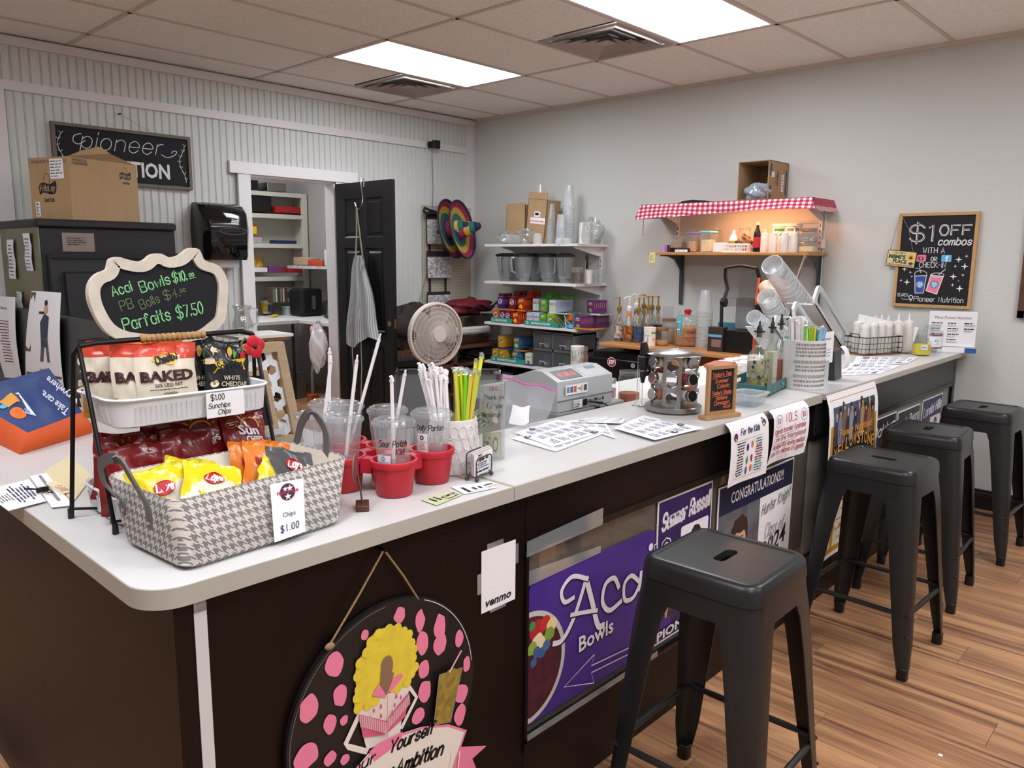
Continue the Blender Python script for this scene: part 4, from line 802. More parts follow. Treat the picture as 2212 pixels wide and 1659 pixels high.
# ---- scalloped chalkboard sign
t = thing('scalloped_chalkboard', 'black chalkboard in a cream scalloped frame listing bowl and parfait prices', 'sign', tuple(at(345, 745, 'y', -3.3)))
o = at(345, 745, 'y', -3.3); S = lambda px, py, y=-3.3: xz(at(px, py, 'y', y)-o)
out = [(345, 745), (270, 738), (225, 715), (197, 670), (188, 635), (192, 610), (207, 592), (228, 583), (232, 572), (236, 560), (252, 555), (270, 560), (295, 565), (310, 562), (325, 550), (345, 548), (362, 556), (385, 552), (405, 537), (425, 538), (433, 552), (440, 563), (470, 575), (487, 605), (488, 640), (482, 690), (460, 715), (430, 735), (385, 745)]
P = [S(*p) for p in out]; cx_ = sum(p[0] for p in P)/len(P); cz_ = sum(p[1] for p in P)/len(P)
Po = smoothp(P+[P[0]], 3)[:-1]; Pi = []
n = len(Po)
for i in range(n):
 a_, b_ = Vector(Po[i-2]), Vector(Po[(i+2) % n]); tn = (b_-a_).normalized(); nn = Vector((-tn.y, tn.x)); p = Vector(Po[i])
 if (Vector((cx_, cz_))-p).dot(nn) < 0: nn = -nn
 Pi.append(tuple(p+nn*.0275))
CRF = M('cream_frame_paint', '#cfc6b6', .7, noise=.15, nscale=25);
b = B(); b.ringprism(Po, Pi, -.012, .012, CRF); fixn(b.build('frame', t, smooth=30))
b = B(); b.prism([tuple(Vector(p).lerp(Vector((cx_, cz_)), -.01)) for p in Pi], -.002, .002, CHALK); b.build('chalkboard', t, smooth=0)
b = B(); b.prism([(.0, -.02), (.18, -.02), (.12, .06), (.05, .2)], .015, .035, BLACK); b.prism([(-.03, -.30), (.19, -.30), (.14, .03), (0, .03)], .014, .04, BLACK); b.build('easel_back', t, smooth=0)
GC = M('green_chalk', '#8fd694', .8); GC2 = M('olive_chalk', '#71845f', .8); a = Art(y=-.0035)
def chalk(s, p0, p1, h, mt, wd):
 q0, q1 = Vector(S(*p0)), Vector(S(*p1)); a.rot = (math.atan2(q1.y-q0.y, q1.x-q0.x), *q0); a.hand(s, q0.x, q0.y, h, mt, wd, wid=(q1-q0).length); a.rot = None
chalk('Acai', (243, 640), (285, 628), .026, GC, .0032); chalk('Bowls', (305, 632), (368, 612), .028, GC, .0032); chalk('$10.', (374, 610), (403, 605), .026, GC, .0034); chalk('00', (408, 598), (418, 596), .009, GC, .0024)
chalk('PB', (262, 672), (288, 664), .026, GC2, .0022); chalk('Balls', (305, 668), (345, 652), .024, GC2, .0022); chalk('$4.', (355, 648), (388, 640), .024, GC2, .0024); chalk('00', (388, 632), (400, 629), .009, GC2, .002)
chalk('Parfaits', (268, 715), (368, 690), .032, GC, .0036); chalk('$7.50', (383, 688), (438, 676), .032, GC, .0036); a.line([S(408, 602), S(421, 599)], .0018, GC)
a.build('lettering', t, smooth=0)
# ---- hexagon lattice frame, small chalkboard, jar, poppy
LW = M('light_wood_frame', '#a08a6c', .6, noise=.2, nscale=30, bump=.3, bscale=40, stretch=(1, 1, 12))
FY = -3.30; o = at(650, 952, 'z', .936); FY = o.y; K = lambda px, py: xz(at(px, py, 'y', FY)-o)
tr, br, brr = Vector(K(608, 747)), Vector(K(650, 958)), None
Wf, Hf = .36, (tr-br).length; t = thing('lattice_frame', 'white hexagon lattice panel in a light wood frame', 'decor', tuple(o), ry=0, rx=0)
lean = (tr.x-br.x)/(tr.y-br.y); F = lambda x, z: (x+lean*z, z)
q = [F(-Wf, 0), F(0, 0), F(0, Hf), F(-Wf, Hf)]; qi = [F(-Wf+.026, .026), F(-.026, .026), F(-.026, Hf-.026), F(-Wf+.026, Hf-.026)]
b = B(); b.ringprism(q, qi, -.015, .015, LW); b.build('frame', t, smooth=0); b = B()
hx = .026; rows = int(Hf/(hx*1.5))+1; WL2 = M('white_lattice', '#d9d9da', .5)
for r_ in range(rows):
 for c_ in range(9):
  X = -Wf+.02+c_*hx*1.732+(r_ % 2)*hx*.866; Z = .02+r_*hx*1.5
  H = [(X+hx*math.cos(math.radians(60*k+30)), Z+hx*math.sin(math.radians(60*k+30))) for k in range(6)]; Hi = [(X+(p[0]-X)*.6, Z+(p[1]-Z)*.6) for p in H]
  if X < -Wf+.02 or X > -.02 or Z > Hf-.02: continue
  b.ringprism([F(*p) for p in H], [F(*p) for p in Hi], -.003, .003, WL2)
b.build('lattice', t, smooth=0)
cb = thing('small_chalkboard', 'little wood-framed chalkboard with white script leaning on the lattice', 'sign', tuple(at(612, 930, 'y', FY-.05))); o = at(612, 930, 'y', FY-.05); K = lambda px, py: xz(at(px, py, 'y', FY-.05)-o)
q = [K(440, 940), K(600, 925), K(575, 800), K(430, 812)]; c_ = sum((Vector(p) for p in q), Vector((0, 0)))/4; qi = [tuple(c_+(Vector(p)-c_)*.86) for p in q]
b = B(); b.ringprism(q, qi, -.008, .008, LW); b.build('frame', cb, smooth=0); b = B(); b.prism(qi, 0, .004, CHALK); b.build('board', cb, smooth=0)
a = Art(y=-.0015); q0 = Vector(K(462, 902)); a.rot = (.13, *q0); a.hand('positive', q0.x, q0.y, .042, CHW, .005, wid=.17, shear=.2); a.rot = None; a.build('lettering', cb, smooth=0)
p = at(592, 958, 'z', .936); t = thing('lidded_jar', 'glass jar with a round wooden lid behind the crimson bags', 'jar', (p.x-.01, p.y, .936)); B().lathe([(.001, .002), (.036, .002), (.04, .01), (.04, .06), (.034, .072), (.034, .08)], GLASS, 20).build('glass_body', t); B().lathe([(.001, .08), (.04, .08), (.042, .084), (.042, .095), (.038, .099), (.001, .099)], M('lid_wood', '#b08d68', .5), 24).build('wooden_lid', t)
p = Vector((-4.36, -3.84, 1.262)); t = thing('poppy_flower', 'red paper poppy tied to the tray handle', 'flower', tuple(p)); RP = M('poppy_red', '#c01a2b', .5); b = B()
for k in range(4): q = k*PI/2+.3; b.ball((.012*math.cos(q), -.002*(k % 2), .012*math.sin(q)), .015, RP, 8, (1, .25, 1))
b.ball((0, -.005, 0), .005, BLACK, 6); b.build('petals', t); B().tube([(-.004, 0, .01), (-.02, .005, .02), (-.03, 0, .01), (-.028, -.002, -.012)], .0025, M('ribbon_green', '#5d6a3d', .6), 5).box(-.036, -.004, -.03, -.026, 0, -.01, RP).build('ribbon', t)
# == cups in the red caddy, straws, cards
ZC = .936
t = thing('cup_caddy', 'red plastic caddy of round cup holders joined together', 'caddy', (-4.15, -4.02, ZC))
pots = [(-4.172, -4.096), (-4.045, -4.078), (-4.232, -3.985), (-4.095, -3.975), (-4.14, -3.86)]
for x, y in pots:
 b = B(); b.lathe([(.0001, .003), (.036, .003), (.038, 0), (.041, .003), (.049, .066), (.0535, .067), (.0545, .071), (.0545, .078), (.053, .081), (.0475, .081), (.0465, .078), (.039, .008), (.0001, .008)], REDP, 32, (x+4.15, y+4.02, 0)); b.build('holder', t, smooth=40)
b = B()
for i, j in ((0, 1), (0, 2), (1, 3), (2, 3), (3, 4), (0, 3)):
 p, q = Vector(pots[i]), Vector(pots[j]); d_ = (q-p).normalized(); n_ = Vector((-d_.y, d_.x))*.014; p = p+d_*.05; q = q-d_*.05
 pts = [(v.x+4.15, v.y+4.02) for v in (p+n_, q+n_, q-n_, p-n_)]; b.prism(pts, .045, .079, REDP, 'z')
b.build('webbing', t, smooth=0)
CUPF = film('cup_plastic', '#eef0f2', .12, .05, .06)
def cup():
 t = thing('plastic_cup', 'x', 'cup'); b = B(); b.lathe([(.0001, .002), (.026, .002), (.03, 0), (.031, .008), (.045, .145), (.0465, .148), (.0475, .152)], CUPF, 32); b.build('cup_wall', t)
 b = B(); b.lathe([(.0475, .15), (.05, .151), (.0505, .155), (.049, .158), (.0455, .158), (.0435, .163), (.038, .165), (.035, .162), (.022, .162), (.02, .164), (.009, .164), (.006, .162), (.0001, .162)], CUPF, 32); b.build('lid', t); return t
cp = cup(); CG = 'lidded clear cups standing in and behind the red caddy'
CUPS = [(-4.172, -4.096, .009, 'clear lidded cup in the front holder reading Sour Patch Kid'), (-4.045, -4.078, .009, 'clear lidded cup in the right front holder with a framed label'), (-4.232, -3.985, .009, 'clear lidded cup in the left holder behind the wooden stand'),
  (-4.228, -3.875, 0, 'clear lidded cup at the left rear, behind the basket strap'), (-4.125, -3.765, 0, 'rearmost clear lidded cup on the left'), (-4.14, -3.86, .009, 'clear lidded cup in the rear holder'), (-4.095, -3.975, .009, 'clear lidded cup in the inner holder, behind the front one')]
POW = M('pink_drink_powder', '#d98b93', .8, noise=.2, nscale=60)
for i, (x, y, dz, lb) in enumerate(CUPS):
 c = place(cp if i == 0 else copy_tree(cp0), (x, y, ZC+dz), -.72, lb, CG)
 if i == 0: cp0 = copy_tree(cp); cp0.location = (9, 9, 9)
 pk = B(); pk.grid(lambda u, v: ((u-.5)*.045+.003*math.sin(v*9), -.008+.012*math.sin(u*PI)*math.sin(v*PI)+.003*math.sin(v*14), .012+v*(.075 if i % 2 else .06)), 6, 8, lambda u, v: POW if v < .45 else BAGF); pk.build('drink_packet', c, smooth=80)
def cw(r0, r1, h): return lambda x, z, y: (lambda r: (r*math.sin(x/r), -r*math.cos(x/r), z))((r0+(r1-r0)*z/h)-y)
c0, c1, c2, c6 = [o for o in COL.objects if o.name.startswith('plastic_cup') and o.get('label', '') in [CUPS[i][3] for i in (0, 1, 2, 6)]][:4]
def find(lb): return [o for o in COL.objects if o.get('label') == lb][0]
cW = cw(.0306, .0455, .147)
def cuplabel(c, x, z, w_, h_, top, lines_=True):
 b = Art(warp=cW, y=-.0012); b.rect(x, z, x+w_, z+h_, PAPER); b.line([(x+.0015, z+.0015), (x+w_-.0015, z+.0015), (x+w_-.0015, z+h_-.0015), (x+.0015, z+h_-.0015)], .0009, top, True)
 b.circ(x+w_/2, z+h_*.78, .0055, top, .006); b.star(x+w_/2, z+h_*.78, .004, PAPER); b.txt('Pioneer Nutrition', x+w_/2, z+h_*.52, .0035, NAVY, 'c', wid=w_*.8); b.lines(x+.004, z+.004, x+w_-.004, z+h_*.48, 5, RED, .4, 4, 'c'); b.build('label', c, smooth=0)
A1 = find(CUPS[0][3]); cuplabel(A1, -.042, .052, .037, .036, LBLUE); a = Art(warp=cW, y=-.001); a.hand('Sour Patch', -.034, .108, .014, INK, .0018, wid=.066, shear=.2); a.hand('Kid', .006, .09, .013, INK, .0018, shear=.2); a.build('lettering', A1, smooth=0)
A1 = find(CUPS[1][3]); cuplabel(A1, -.04, .07, .032, .044, NAVY); a = Art(warp=cW, y=-.001); a.hand('Dolly Parton', -.038, .122, .013, INK, .0017, wid=.066, shear=.2); a.build('lettering', A1, smooth=0)
A1 = find(CUPS[6][3]); a = Art(warp=cW, y=-.001); a.hand('Dolly', -.01, .118, .013, NAVY, .0017, shear=-.2); a.build('lettering', A1, smooth=0)
for o in [cp0]+KIDS(cp0): bpy.data.objects.remove(o)
# straws standing in cups: paper-wrapped tubes with a twisted tip
def straw(mt, r=.0042, tip=True, L_=.26, wrap=None):
 b = B(); b.tube([(0, 0, 0), (0, 0, L_)], r, mt, 7)
 if tip: b.loft([[(r*1.2, r, L_-.004), (-r*1.2, r, L_-.004), (-r*1.2, -r, L_-.004), (r*1.2, -r, L_-.004)], [(r*1.5, r*.3, L_+.006), (-r*1.5, r*.3, L_+.006), (-r*1.5, -r*.3, L_+.006), (r*1.5, -r*.3, L_+.006)], [(r*1.9+.004, 0, L_+.009), (-r+.004, r*.5, L_+.011), (-r+.004, 0, L_+.012), (r+.004, -r*.5, L_+.011)]], wrap or mt)
 return b
PST = M('paper_straw_wrap', '#e6e2e2', .75, bump=.3, bscale=200)
sw = straw(PST).build('straw'); tag(sw, 'x', 'straw')
def aim(o, p0, p1):     # stand the straw's foot at p0, pointing at p1
 o.location = p0; o.rotation_euler = (Vector(p1)-Vector(p0)).to_track_quat('Z', 'Y').to_euler()
def onray(px, py, foot): # point on the pixel's ray at the foot's distance
 foot = Vector(foot); d = (at(px, py, 'z', 0)-CP).normalized(); return CP+d*((foot-CP).dot(FW)/d.dot(FW))
for i, (k, px, py, L_, lb) in enumerate(((2, 772, 768, .26, 'white wrapped straw in the cup behind the wooden stand'), (3, 716, 770, .27, 'white wrapped straw in the left rear cup'), (5, 822, 722, .3, 'tallest white wrapped straw, leaning right'), (0, 846, 812, .23, 'white wrapped straw in the front cup'), (6, 876, 800, .24, 'white wrapped straw leaning out of the inner cup'), (4, 712, 752, .27, 'white wrapped straw of the rearmost cup'))):
 x, y, dz, _ = CUPS[k]; ft = Vector((x, y, ZC+dz+.012)); s = sw if i == 0 else sw.copy()
 if i: COL.objects.link(s)
 tp_ = onray(px, py, (x, y, 1.2)); d_ = (tp_-ft); aim(s, ft, tp_); s.scale = (1, 1, d_.length/.27); s['label'] = lb; s['category'] = 'straw'; s['group'] = 'wrapped straws standing in the cups'
# small wooden stand with a round card
t = thing('card_stand', 'small wooden stand holding a thin round disc edge on', 'stand', tuple(at(783, 1098, 'z', ZC)), rz=-.62); DW2 = woodmat('dark_wood', '#5e3a26', '#3a2216', .5, (60, 4, 60))
B().rbox(-.014, -.024, 0, .014, .024, .012, DW2, .002, .001, 2).build('base', t); B().tube([(0, 0, .01), (-.004, -.002, .05), (-.012, -.005, .085)], .004, M('stick_wood', '#5f4b34', .6), 6, flat=.6).build('stick', t)
b = B(); b.xf = Matrix.Translation((-.013, -.006, .09))@Matrix.Rotation(PI/2, 4, 'Y')@Matrix.Rotation(.15, 4, 'X'); b.lathe([(.0001, -.0015), (.03, -.0015), (.03, .0015), (.0001, .0015)], M('disc_edge', '#7a6145', .6), 28); b.xf = Matrix.Translation((-.0108, -.0065, .09))@Matrix.Rotation(PI/2, 4, 'Y')@Matrix.Rotation(.15, 4, 'X'); b.disc(.028, M('disc_art', '#6d2f45', .5, noise=.8, nscale=80), 24); b.build('disc', t)
# patterned white pot with straws
p = Vector((-3.945, -4.045)); t = thing('straw_pot', 'white embossed ceramic pot full of straws', 'pot', (p.x, p.y, ZC)); CER = M('white_ceramic', '#d9d4d1', .25, coat=.3)
R_ = .059; b = B(); b.lathe([(.0001, 0), (R_-.004, 0), (R_, .004), (R_, .13), (R_-.001, .135), (R_-.005, .136), (R_-.007, .132), (R_-.007, .01), (.0001, .01)], CER, 40); b.build('pot_wall', t, smooth=40)
b = B(); nq = 9
for r_ in range(4):
 for k in range(nq*2):
  an = 2*PI*(k+.5*(r_ % 2))/(nq*2); z0 = .018+r_*.03
  if math.cos(an-math.radians(-125)) < -.1: continue
  for e in (0, 1):
   pts = [(an+(.17*math.cos(q)), z0+.015*math.sin(q)) for q in [PI*(j/6)+e*PI for j in range(7)]]; b.tube([((R_+.0005)*math.cos(u), (R_+.0005)*math.sin(u), z) for u, z in pts], .0013, CER, 4)
b.build('raised_pattern', t)
SG = 'wrapped straws in the white pot'; rr = random.Random(4)
WST = sw.data
def addst(me, ft, tp_, L0, lb, grp):
 s = bpy.data.objects.new('straw', me); COL.objects.link(s); tag(s, lb, 'straw', grp); aim(s, ft, tp_); s.scale = (1, 1, (Vector(tp_)-Vector(ft)).length/L0); return s
for i in range(34):
 a1, r1 = rr.uniform(0, 2*PI), .036*math.sqrt(rr.random()); fx, fy = p.x-.012+r1*math.cos(a1)*.5, p.y+.008+r1*math.sin(a1)*.6
 px, py = 903+rr.random()*62, 786+rr.uniform(-4, 34); tp_ = onray(px, py, (fx-.005, fy+rr.uniform(-.01, .03), 1.1)); addst(WST, (fx, fy, ZC+.012), tp_, .27, 'white paper-wrapped straw bundled in the white pot', SG)
STR = {}
for nm, c in (('yellow', '#cfd13a'), ('green', '#74c424'), ('lime', '#d9dd20'), ('gold', '#c9bd42')):
 STR[nm] = straw(M(nm+'_straw', c, .35), .0052, True, .26, BAGF).build('straw').data
for o in [o for o in COL.objects if o.name.startswith('straw') and o.type == 'MESH' and not o.get('label')]: bpy.data.objects.remove(o)
for i in range(15):
 nm = ['gold', 'yellow', 'green', 'green', 'yellow', 'lime', 'gold', 'yellow', 'green', 'lime', 'gold', 'yellow', 'gold', 'green', 'lime'][i]
 fx, fy = p.x+.008+.002*i % .02, p.y-.02+.012*(i % 3); px = 983+58*((i*7) % 15)/15; tp_ = onray(px, 795+rr.uniform(-2, 8), (fx+.01, fy, 1.1)); addst(STR[nm], (fx, fy, ZC+.012), tp_, .27, '%s plastic straw bundled at the right of the white pot' % {'gold': 'dull gold', 'yellow': 'yellow', 'green': 'bright green', 'lime': 'lime yellow'}[nm], 'coloured straws in the white pot')
addst(STR['lime'], (p.x+.02, p.y-.01, ZC+.012), onray(1042, 762, (p.x+.03, p.y, 1.1)), .27, 'longest yellow straw leaning right above the others', 'coloured straws in the white pot')
addst(STR['lime'], (p.x+.015, p.y-.0, ZC+.012), onray(1030, 775, (p.x+.03, p.y, 1.1)), .27, 'second long yellow straw beside the longest one', 'coloured straws in the white pot')
# wire card holder with cards, loose cards
t = thing('card_holder', 'dark wire business card holder', 'holder', tuple(at(1035, 1032, 'z', ZC)), rz=.26); GW = M('grey_wire', '#4b4642', .5, .5)
for y in (-.014, .014):
 b = B(); b.tube([(x, y, z) for x, z in rrect(-.036, .009, .036, .055 if y < 0 else .068, .01, 3)], .0018, GW, 6, closed=True)
 for k in range(4):
  for j in range(3):
   X, Z = -.027+.018*k+.009*(j % 2), .016+.014*j; b.tube([(X, y, Z-.006), (X+.006, y, Z), (X, y, Z+.006), (X-.006, y, Z)], .0008, GW, 4, closed=True)
 b.build('wire_panel', t)
for x in (-.034, .034):
 for y in (-.014, .014): B().ball((x, y, .0055), .0055, GW, 8).build('ball_foot', t)
 B().tube([(x, -.014, .011), (x, .014, .011)], .0016, GW, 6).build('wire_panel', t)
hp = t.location
for k in range(5):
 c = thing('business_card', 'x', 'card', (hp.x, hp.y, hp.z+.0), rz=.26); B().box(-.036+.003*k, -.008+.004*k, .012, .05+.003*k, -.0072+.004*k, .064+.001*k, PAPER if k % 2 == 0 else M('card_pink', '#d9bfba', .8)).build('card_sheet', c, smooth=0)
 c['label'] = 'front business card with heavy black lettering in the wire holder' if k == 0 else 'business card standing behind the front one in the wire holder'; c['group'] = 'business cards in the wire holder'
 if k == 0:
  a = Art(y=-.0085); a.txt('TEAM', -.02, .044, .011, INK, bold=.06, wid=.03); a.blob(.022, .05, .005, .006, INK, 3, .1); a.txt('PATH', -.018, .057, .005, INK, bold=.05); a.lines(-.03, .026, .03, .042, 3, INK, .45, 3, 'c'); a.txt('Full Plate Nutrition', .0, .018, .0055, NAVY, 'c', bold=.05, wid=.06); a.build('print', c, smooth=0)
for q, z, lb in (([(1004, 1068), (974, 1052), (1045, 1042), (1075, 1053)], .937, 'white printed card lying in front of the wire holder'), ([(1020, 1062), (1005, 1055), (1055, 1040), (1075, 1045)], .9385, 'second white card lying across the first one')):
 t, wp = flat('business_card', lb, 'card', q, z, PAPER, None, 1, .5, .0006); a = Art(warp=wp); a.txt('TEAM', .2, .3, .14, INK, bold=.06, wid=.3); a.lines(.1, .05, .8, .25, 2, INK, .5, 3); a.build('print', t, smooth=0)
t, wp = flat('business_card', 'pale green card with curly initials near the counter edge', 'card', [(943, 1092), (910, 1080), (965, 1062), (1001, 1068)], .937, M('green_card', '#bccb9c', .8), None, 1, .5, .0006); a = Art(warp=wp); a.hand('K B', .1, .25, .22, M('plum_ink', '#4b1f3a', .6), .035, wid=.45, shear=.2); a.lines(.3, .05, .9, .22, 2, INK, .4, 6); a.build('print', t, smooth=0)
# tip jar
p = Vector((-3.795, -4.03)); t = thing('tip_jar', 'tall clear tip cylinder holding folded dollar bills', 'jar', (p.x, p.y, ZC)); JR = film('jar_acrylic', '#f0f3f4', .05, .07, .03)
b = B(); b.lathe([(.0001, .004), (.031, .004), (.0345, 0), (.035, .004), (.0355, .205), (.034, .206), (.0335, .204), (.0325, .01), (.0001, .008)], JR, 36); b.build('cylinder', t)
a = Art(warp=lambda x, z, y: (.0362*math.sin(x/.0362), -.0362*math.cos(x/.0362), z)); a.rot = None; a.hand('Thank you', -.05, .165, .011, INK, .0013); a.hand('for your', -.042, .142, .011, INK, .0013); a.hand('blessings', -.055, .12, .011, INK, .0013); a.line([(-.04, .19), (.0, .188)], .001, RED); a.hand('TIPS', -.036, .188, .009, RED, .0012); a.build('lettering', t, smooth=0)
BILL = M('bill_paper', '#b9b796', .8); BG = M('bill_green', '#49563f', .7)
def bill(loc, rz, ry, lb, curve):
 o = thing('dollar_bill', lb, 'money', loc, rz, 'dollar bills in the tip cylinder', 0, ry); f = lambda u, v: ((.027*math.sin((u-.5)*2.4), -.027*math.cos((u-.5)*2.4), v*.066) if curve else ((u-.5)*.05, .004*math.sin(u*5), v*.06))
 b = B(); b.grid(f, 12, 3, BILL); b.build('bill_sheet', o, smooth=80); a = Art(y=0, warp=lambda x, z, y: (lambda q: (q[0]*1.0-.0*y, q[1]-.0008+y, q[2]))(f(x, z))); a.line([(.04, .1), (.96, .1), (.96, .92), (.04, .92)], .03, BG, True); a.circ(.5 if not curve else .62, .5, .13, BG, .32); a.circ(.5 if not curve else .62, .5, .08, BILL, .2, 12); a.lines(.1, .15, .4, .85, 4, BG, .4, 2); a.circ(.3, .5, .06, BG, .15); a.build('print', o, smooth=0)
bill((p.x, p.y, ZC+.01), -.7, 0, 'dollar bill curled inside the bottom of the tip cylinder', True); bill((p.x-.0, p.y, ZC+.085), -.72, -.65, 'folded dollar bill standing on its corner in the tip cylinder', False)
tag(B().grid(lambda u, v: (.02*math.sin(u*3)-.01, .015*math.cos(u*4), .105+.03*v+.01*math.sin(u*6)), 6, 4, M('receipt_scrap', '#d3cfcb', .8)).build('crumpled_note', loc=(p.x, p.y, ZC)), 'crumpled white slip above the bills in the tip cylinder', 'paper')
# menus lying on the counter
PM = M('menu_paper', '#e9e9ee', .6)
def menu(lb, q, z, seed, curl=0, badge=((.12, .82), (.82, .18))):
 t, wp = flat('menu_sheet', lb, 'menu', q, z, PM, 'printed menus spread on the counter', 1, .75, .0012, curl); a = Art(warp=wp); CI = M('menu_ink', '#55566a', .7)
 for c_ in range(3):
  for r_ in range(5): a.lines(.08+.3*c_, .08+.12*r_, .32+.3*c_, .165+.12*r_, 3, CI, .35, seed+c_*7+r_)
 a.txt('Pioneer Nutrition', .5, .69, .035, CI, 'c', bold=.02)
 for x, z_ in badge: a.circ(x, z_*.75, .05, M('badge_ink', '#4b2f4a', .6), .04); a.star(x, z_*.75, .03, PM)
 a.build('print', t, smooth=0)
menu('printed menu peeking out beneath the stack at the left', [(1200, 976), (1105, 948), (1200, 915), (1310, 935)], .937, 1)
menu('printed menu on top of the left stack, two round badges', [(1192, 966), (1112, 935), (1205, 907), (1312, 930)], .9395, 2, badge=((.9, .3), (.05, .8)))
menu('printed menu spread in the middle of the row', [(1330, 948), (1260, 925), (1215, 912), (1300, 900)], .9375, 3); menu('printed menu behind the middle one, nearest the cash register', [(1345, 915), (1222, 912), (1300, 900), (1350, 905)], .941, 4)
menu('printed menu at the right end of the row, before the spice rack', [(1415, 951), (1325, 925), (1390, 898), (1520, 925)], .9425, 5, badge=((.1, .5), (.3, .9)))
# == behind and along the middle of the counter
Z_ = lambda px, py, z: at(px, py, 'z', z)
t = thing('work_counter', 'white work surface behind the long counter', 'counter', (0, 0, 0))
B().box(-2.755, -3.795, .872, -.66, -3.36, .9, WHITE).build('worktop', t, smooth=0); B().box(-2.74, -3.4, 0, -.68, -3.38, .872, WHITE).build('panel', t, smooth=0)
t = thing('register_shelf', 'low grey shelf under the cash register', 'shelf', (0, 0, 0)); B().box(-3.3, -3.79, .775, -2.77, -3.3, .8, GREYP).build('shelf_board', t, smooth=0); B().box(-3.28, -3.33, 0, -2.79, -3.31, .775, GREYP).build('panel', t, smooth=0)
# ---- cash register
RG = M('register_plastic', '#b4b6b7', .4); RG2 = M('drawer_plastic', '#8e908f', .45)
t = thing('cash_register', 'grey cash register seen from behind with a red clock display', 'cash register', (-3.17, -3.74, .8)); o = t.location
b = B(); b.rbox(-.0, .0, 0, .4, .40, .125, RG2, .012, .004); b.build('cash_drawer', t)
b = B(); b.prism([(.01, .127), (.012, .235), (.085, .266), (.13, .266), (.22, .235), (.30, .19), (.42, .175), (.43, .127)], .004, .325, RG, 'x'); b.build('register_body', t, smooth=30)
b = B(); b.box(.0, .0065, .165, .329, .0085, .168, GREYP); b.box(.21, .0, .01, .24, .012, .13, RG2); b.build('seam', t, smooth=0)
sl = lambda x, s: (x, .012+.073*s, .235+.031*s)
nn = Vector((0, -.031, .073)).normalized()
dq = [Vector(sl(.035, .12))+nn*.001, Vector(sl(.16, .12))+nn*.001, Vector(sl(.16, .9))+nn*.001, Vector(sl(.035, .9))+nn*.001]
w = qwarp(dq, .125, .062); a = Art(warp=w, y=0); a.rect(0, 0, .125, .062, BLACK); a.txt('01-38-32', .0625, .018, .026, M('led_red', '#ff2a1c', .5, emit=.8), 'c', wid=.095); a.build('display', t, smooth=0)
hq = [Vector(sl(.175, .1))+nn*.001, Vector(sl(.32, .1))+nn*.001, Vector(sl(.32, .95))+nn*.001, Vector(sl(.175, .95))+nn*.001]; a = Art(warp=qwarp(hq, 1, 1), y=0); a.line([(0, 0), (1, 0), (1, 1), (0, 1)], .015, GREYP, True); a.rect(.38, .7, .75, .95, M('receipt_slot', '#4b6e80', .4)); a.build('printer_lid', t, smooth=0)
a = Art(y=.0035); a.rect(.04, .185, .165, .22, PAPER);
for i, c in enumerate(('#7d8086', '#3e62a8', '#d85b2a', '#f0f0f0', '#cdb7ae', '#3a3a3a')): a.rect(.046+.0195*i, .192, .062+.0195*i, .214, M('pay_'+c[1:], c, .5))
a.txt('VISA', .107, .199, .007, NAVY, bold=.04); a.rect(.085, .132, .135, .162, PAPER); a.txt('Cash Register', .088, .155, .0045, INK); a.lines(.088, .134, .13, .152, 3, INK, .5, 3)
a.rect(.14, .137, .165, .16, BLACK); a.rect(.205, .143, .225, .157, M('port_dark', '#4a2f28', .5)); a.rect(.232, .146, .244, .154, GREYP); a.circ(.258, .151, .006, BLACK); a.build('rear_labels', t, smooth=0)
b = B(); b.tube([(.175, .004, .15), (.19, -.02, .147), (.212, -.03, .142)], .006, BLACK, 8); b.tube([(.212, -.03, .142), (.24, -.045, .125), (.262, -.05, .108)], .0025, BLACK, 6); b.tube([(.262, -.05, .108), (.28, -.055, .095)], .0075, BLACK, 8); b.tube([(.28, -.055, .095), (.31, -.058, .08), (.33, -.056, .05)], .0025, BLACK, 6); b.build('power_cord', t)
# zip bag
t = thing('zip_bag', 'clear zip bag with a pink slider beside the cash register', 'bag', (-3.52, -3.82, .937)); f = lambda u, v: (-.02+.22*u-.04*u*(1-v)*1.6, -.035*u+.012*math.sin(u*9+v*4)*(1-v), .165*v-.06*u*v+.004*math.sin(u*12))
b = B(); b.grid(f, 14, 10, BAGF); b.build('film', t, smooth=80); b = B(); b.tube([Vector(f(u/8, 1)) for u in range(9)], .005, M('pink_slider', '#dd4fb2', .4), 6, flat=.5); b.build('pink_zip', t); a = Art(warp=lambda x, z, y: (lambda p: (p[0], p[1]+y, p[2]))(f(x, z))); a.rect(.2, .1, .6, .5, PAPER); a.build('label', t, smooth=0)
# ---- jars beside the register
def jarthing(nm, lb, cat, p, r, h, neck, liquid=None, lid=None, lcol=None, grp=None, fillh=.4, gm=GLASS):
 t = thing(nm, lb, cat, tuple(p), group=grp); rn = r*neck
 B().lathe([(.0001, .004), (r*.9, .003), (r, .008), (r, h*.72), (r*.97, h*.78), (rn, h*.86), (rn, h), (rn*.96, h), (rn*.96, h*.86)], gm, 24).build('glass_body', t)
 if liquid: B().lathe([(.0001, .006), (r*.9, .006), (r*.94, .012), (r*.94, h*fillh), (.0001, h*fillh)], liquid, 20).build('contents', t)
 if lid: B().lathe([(.0001, h*1.0+.012), (rn*1.02, h+.012), (rn*1.08, h+.009), (rn*1.08, h-.008), (rn*.9, h-.008)], lid, 24).build('lid', t)
 return t
t = jarthing('mason_jar', 'ribbed glass jar a third full of orange tea', 'jar', Z_(1358, 868, .9), .044, .125, .9, film('orange_tea', '#b3562f', .75, .05), fillh=.3)
b = B()
for z in (.112, .118, .124): b.tube([(.0405*math.cos(q*PI/10), .0405*math.sin(q*PI/10), z) for q in range(20)], .0012, GLASS, 4, True)
b.build('thread', t)
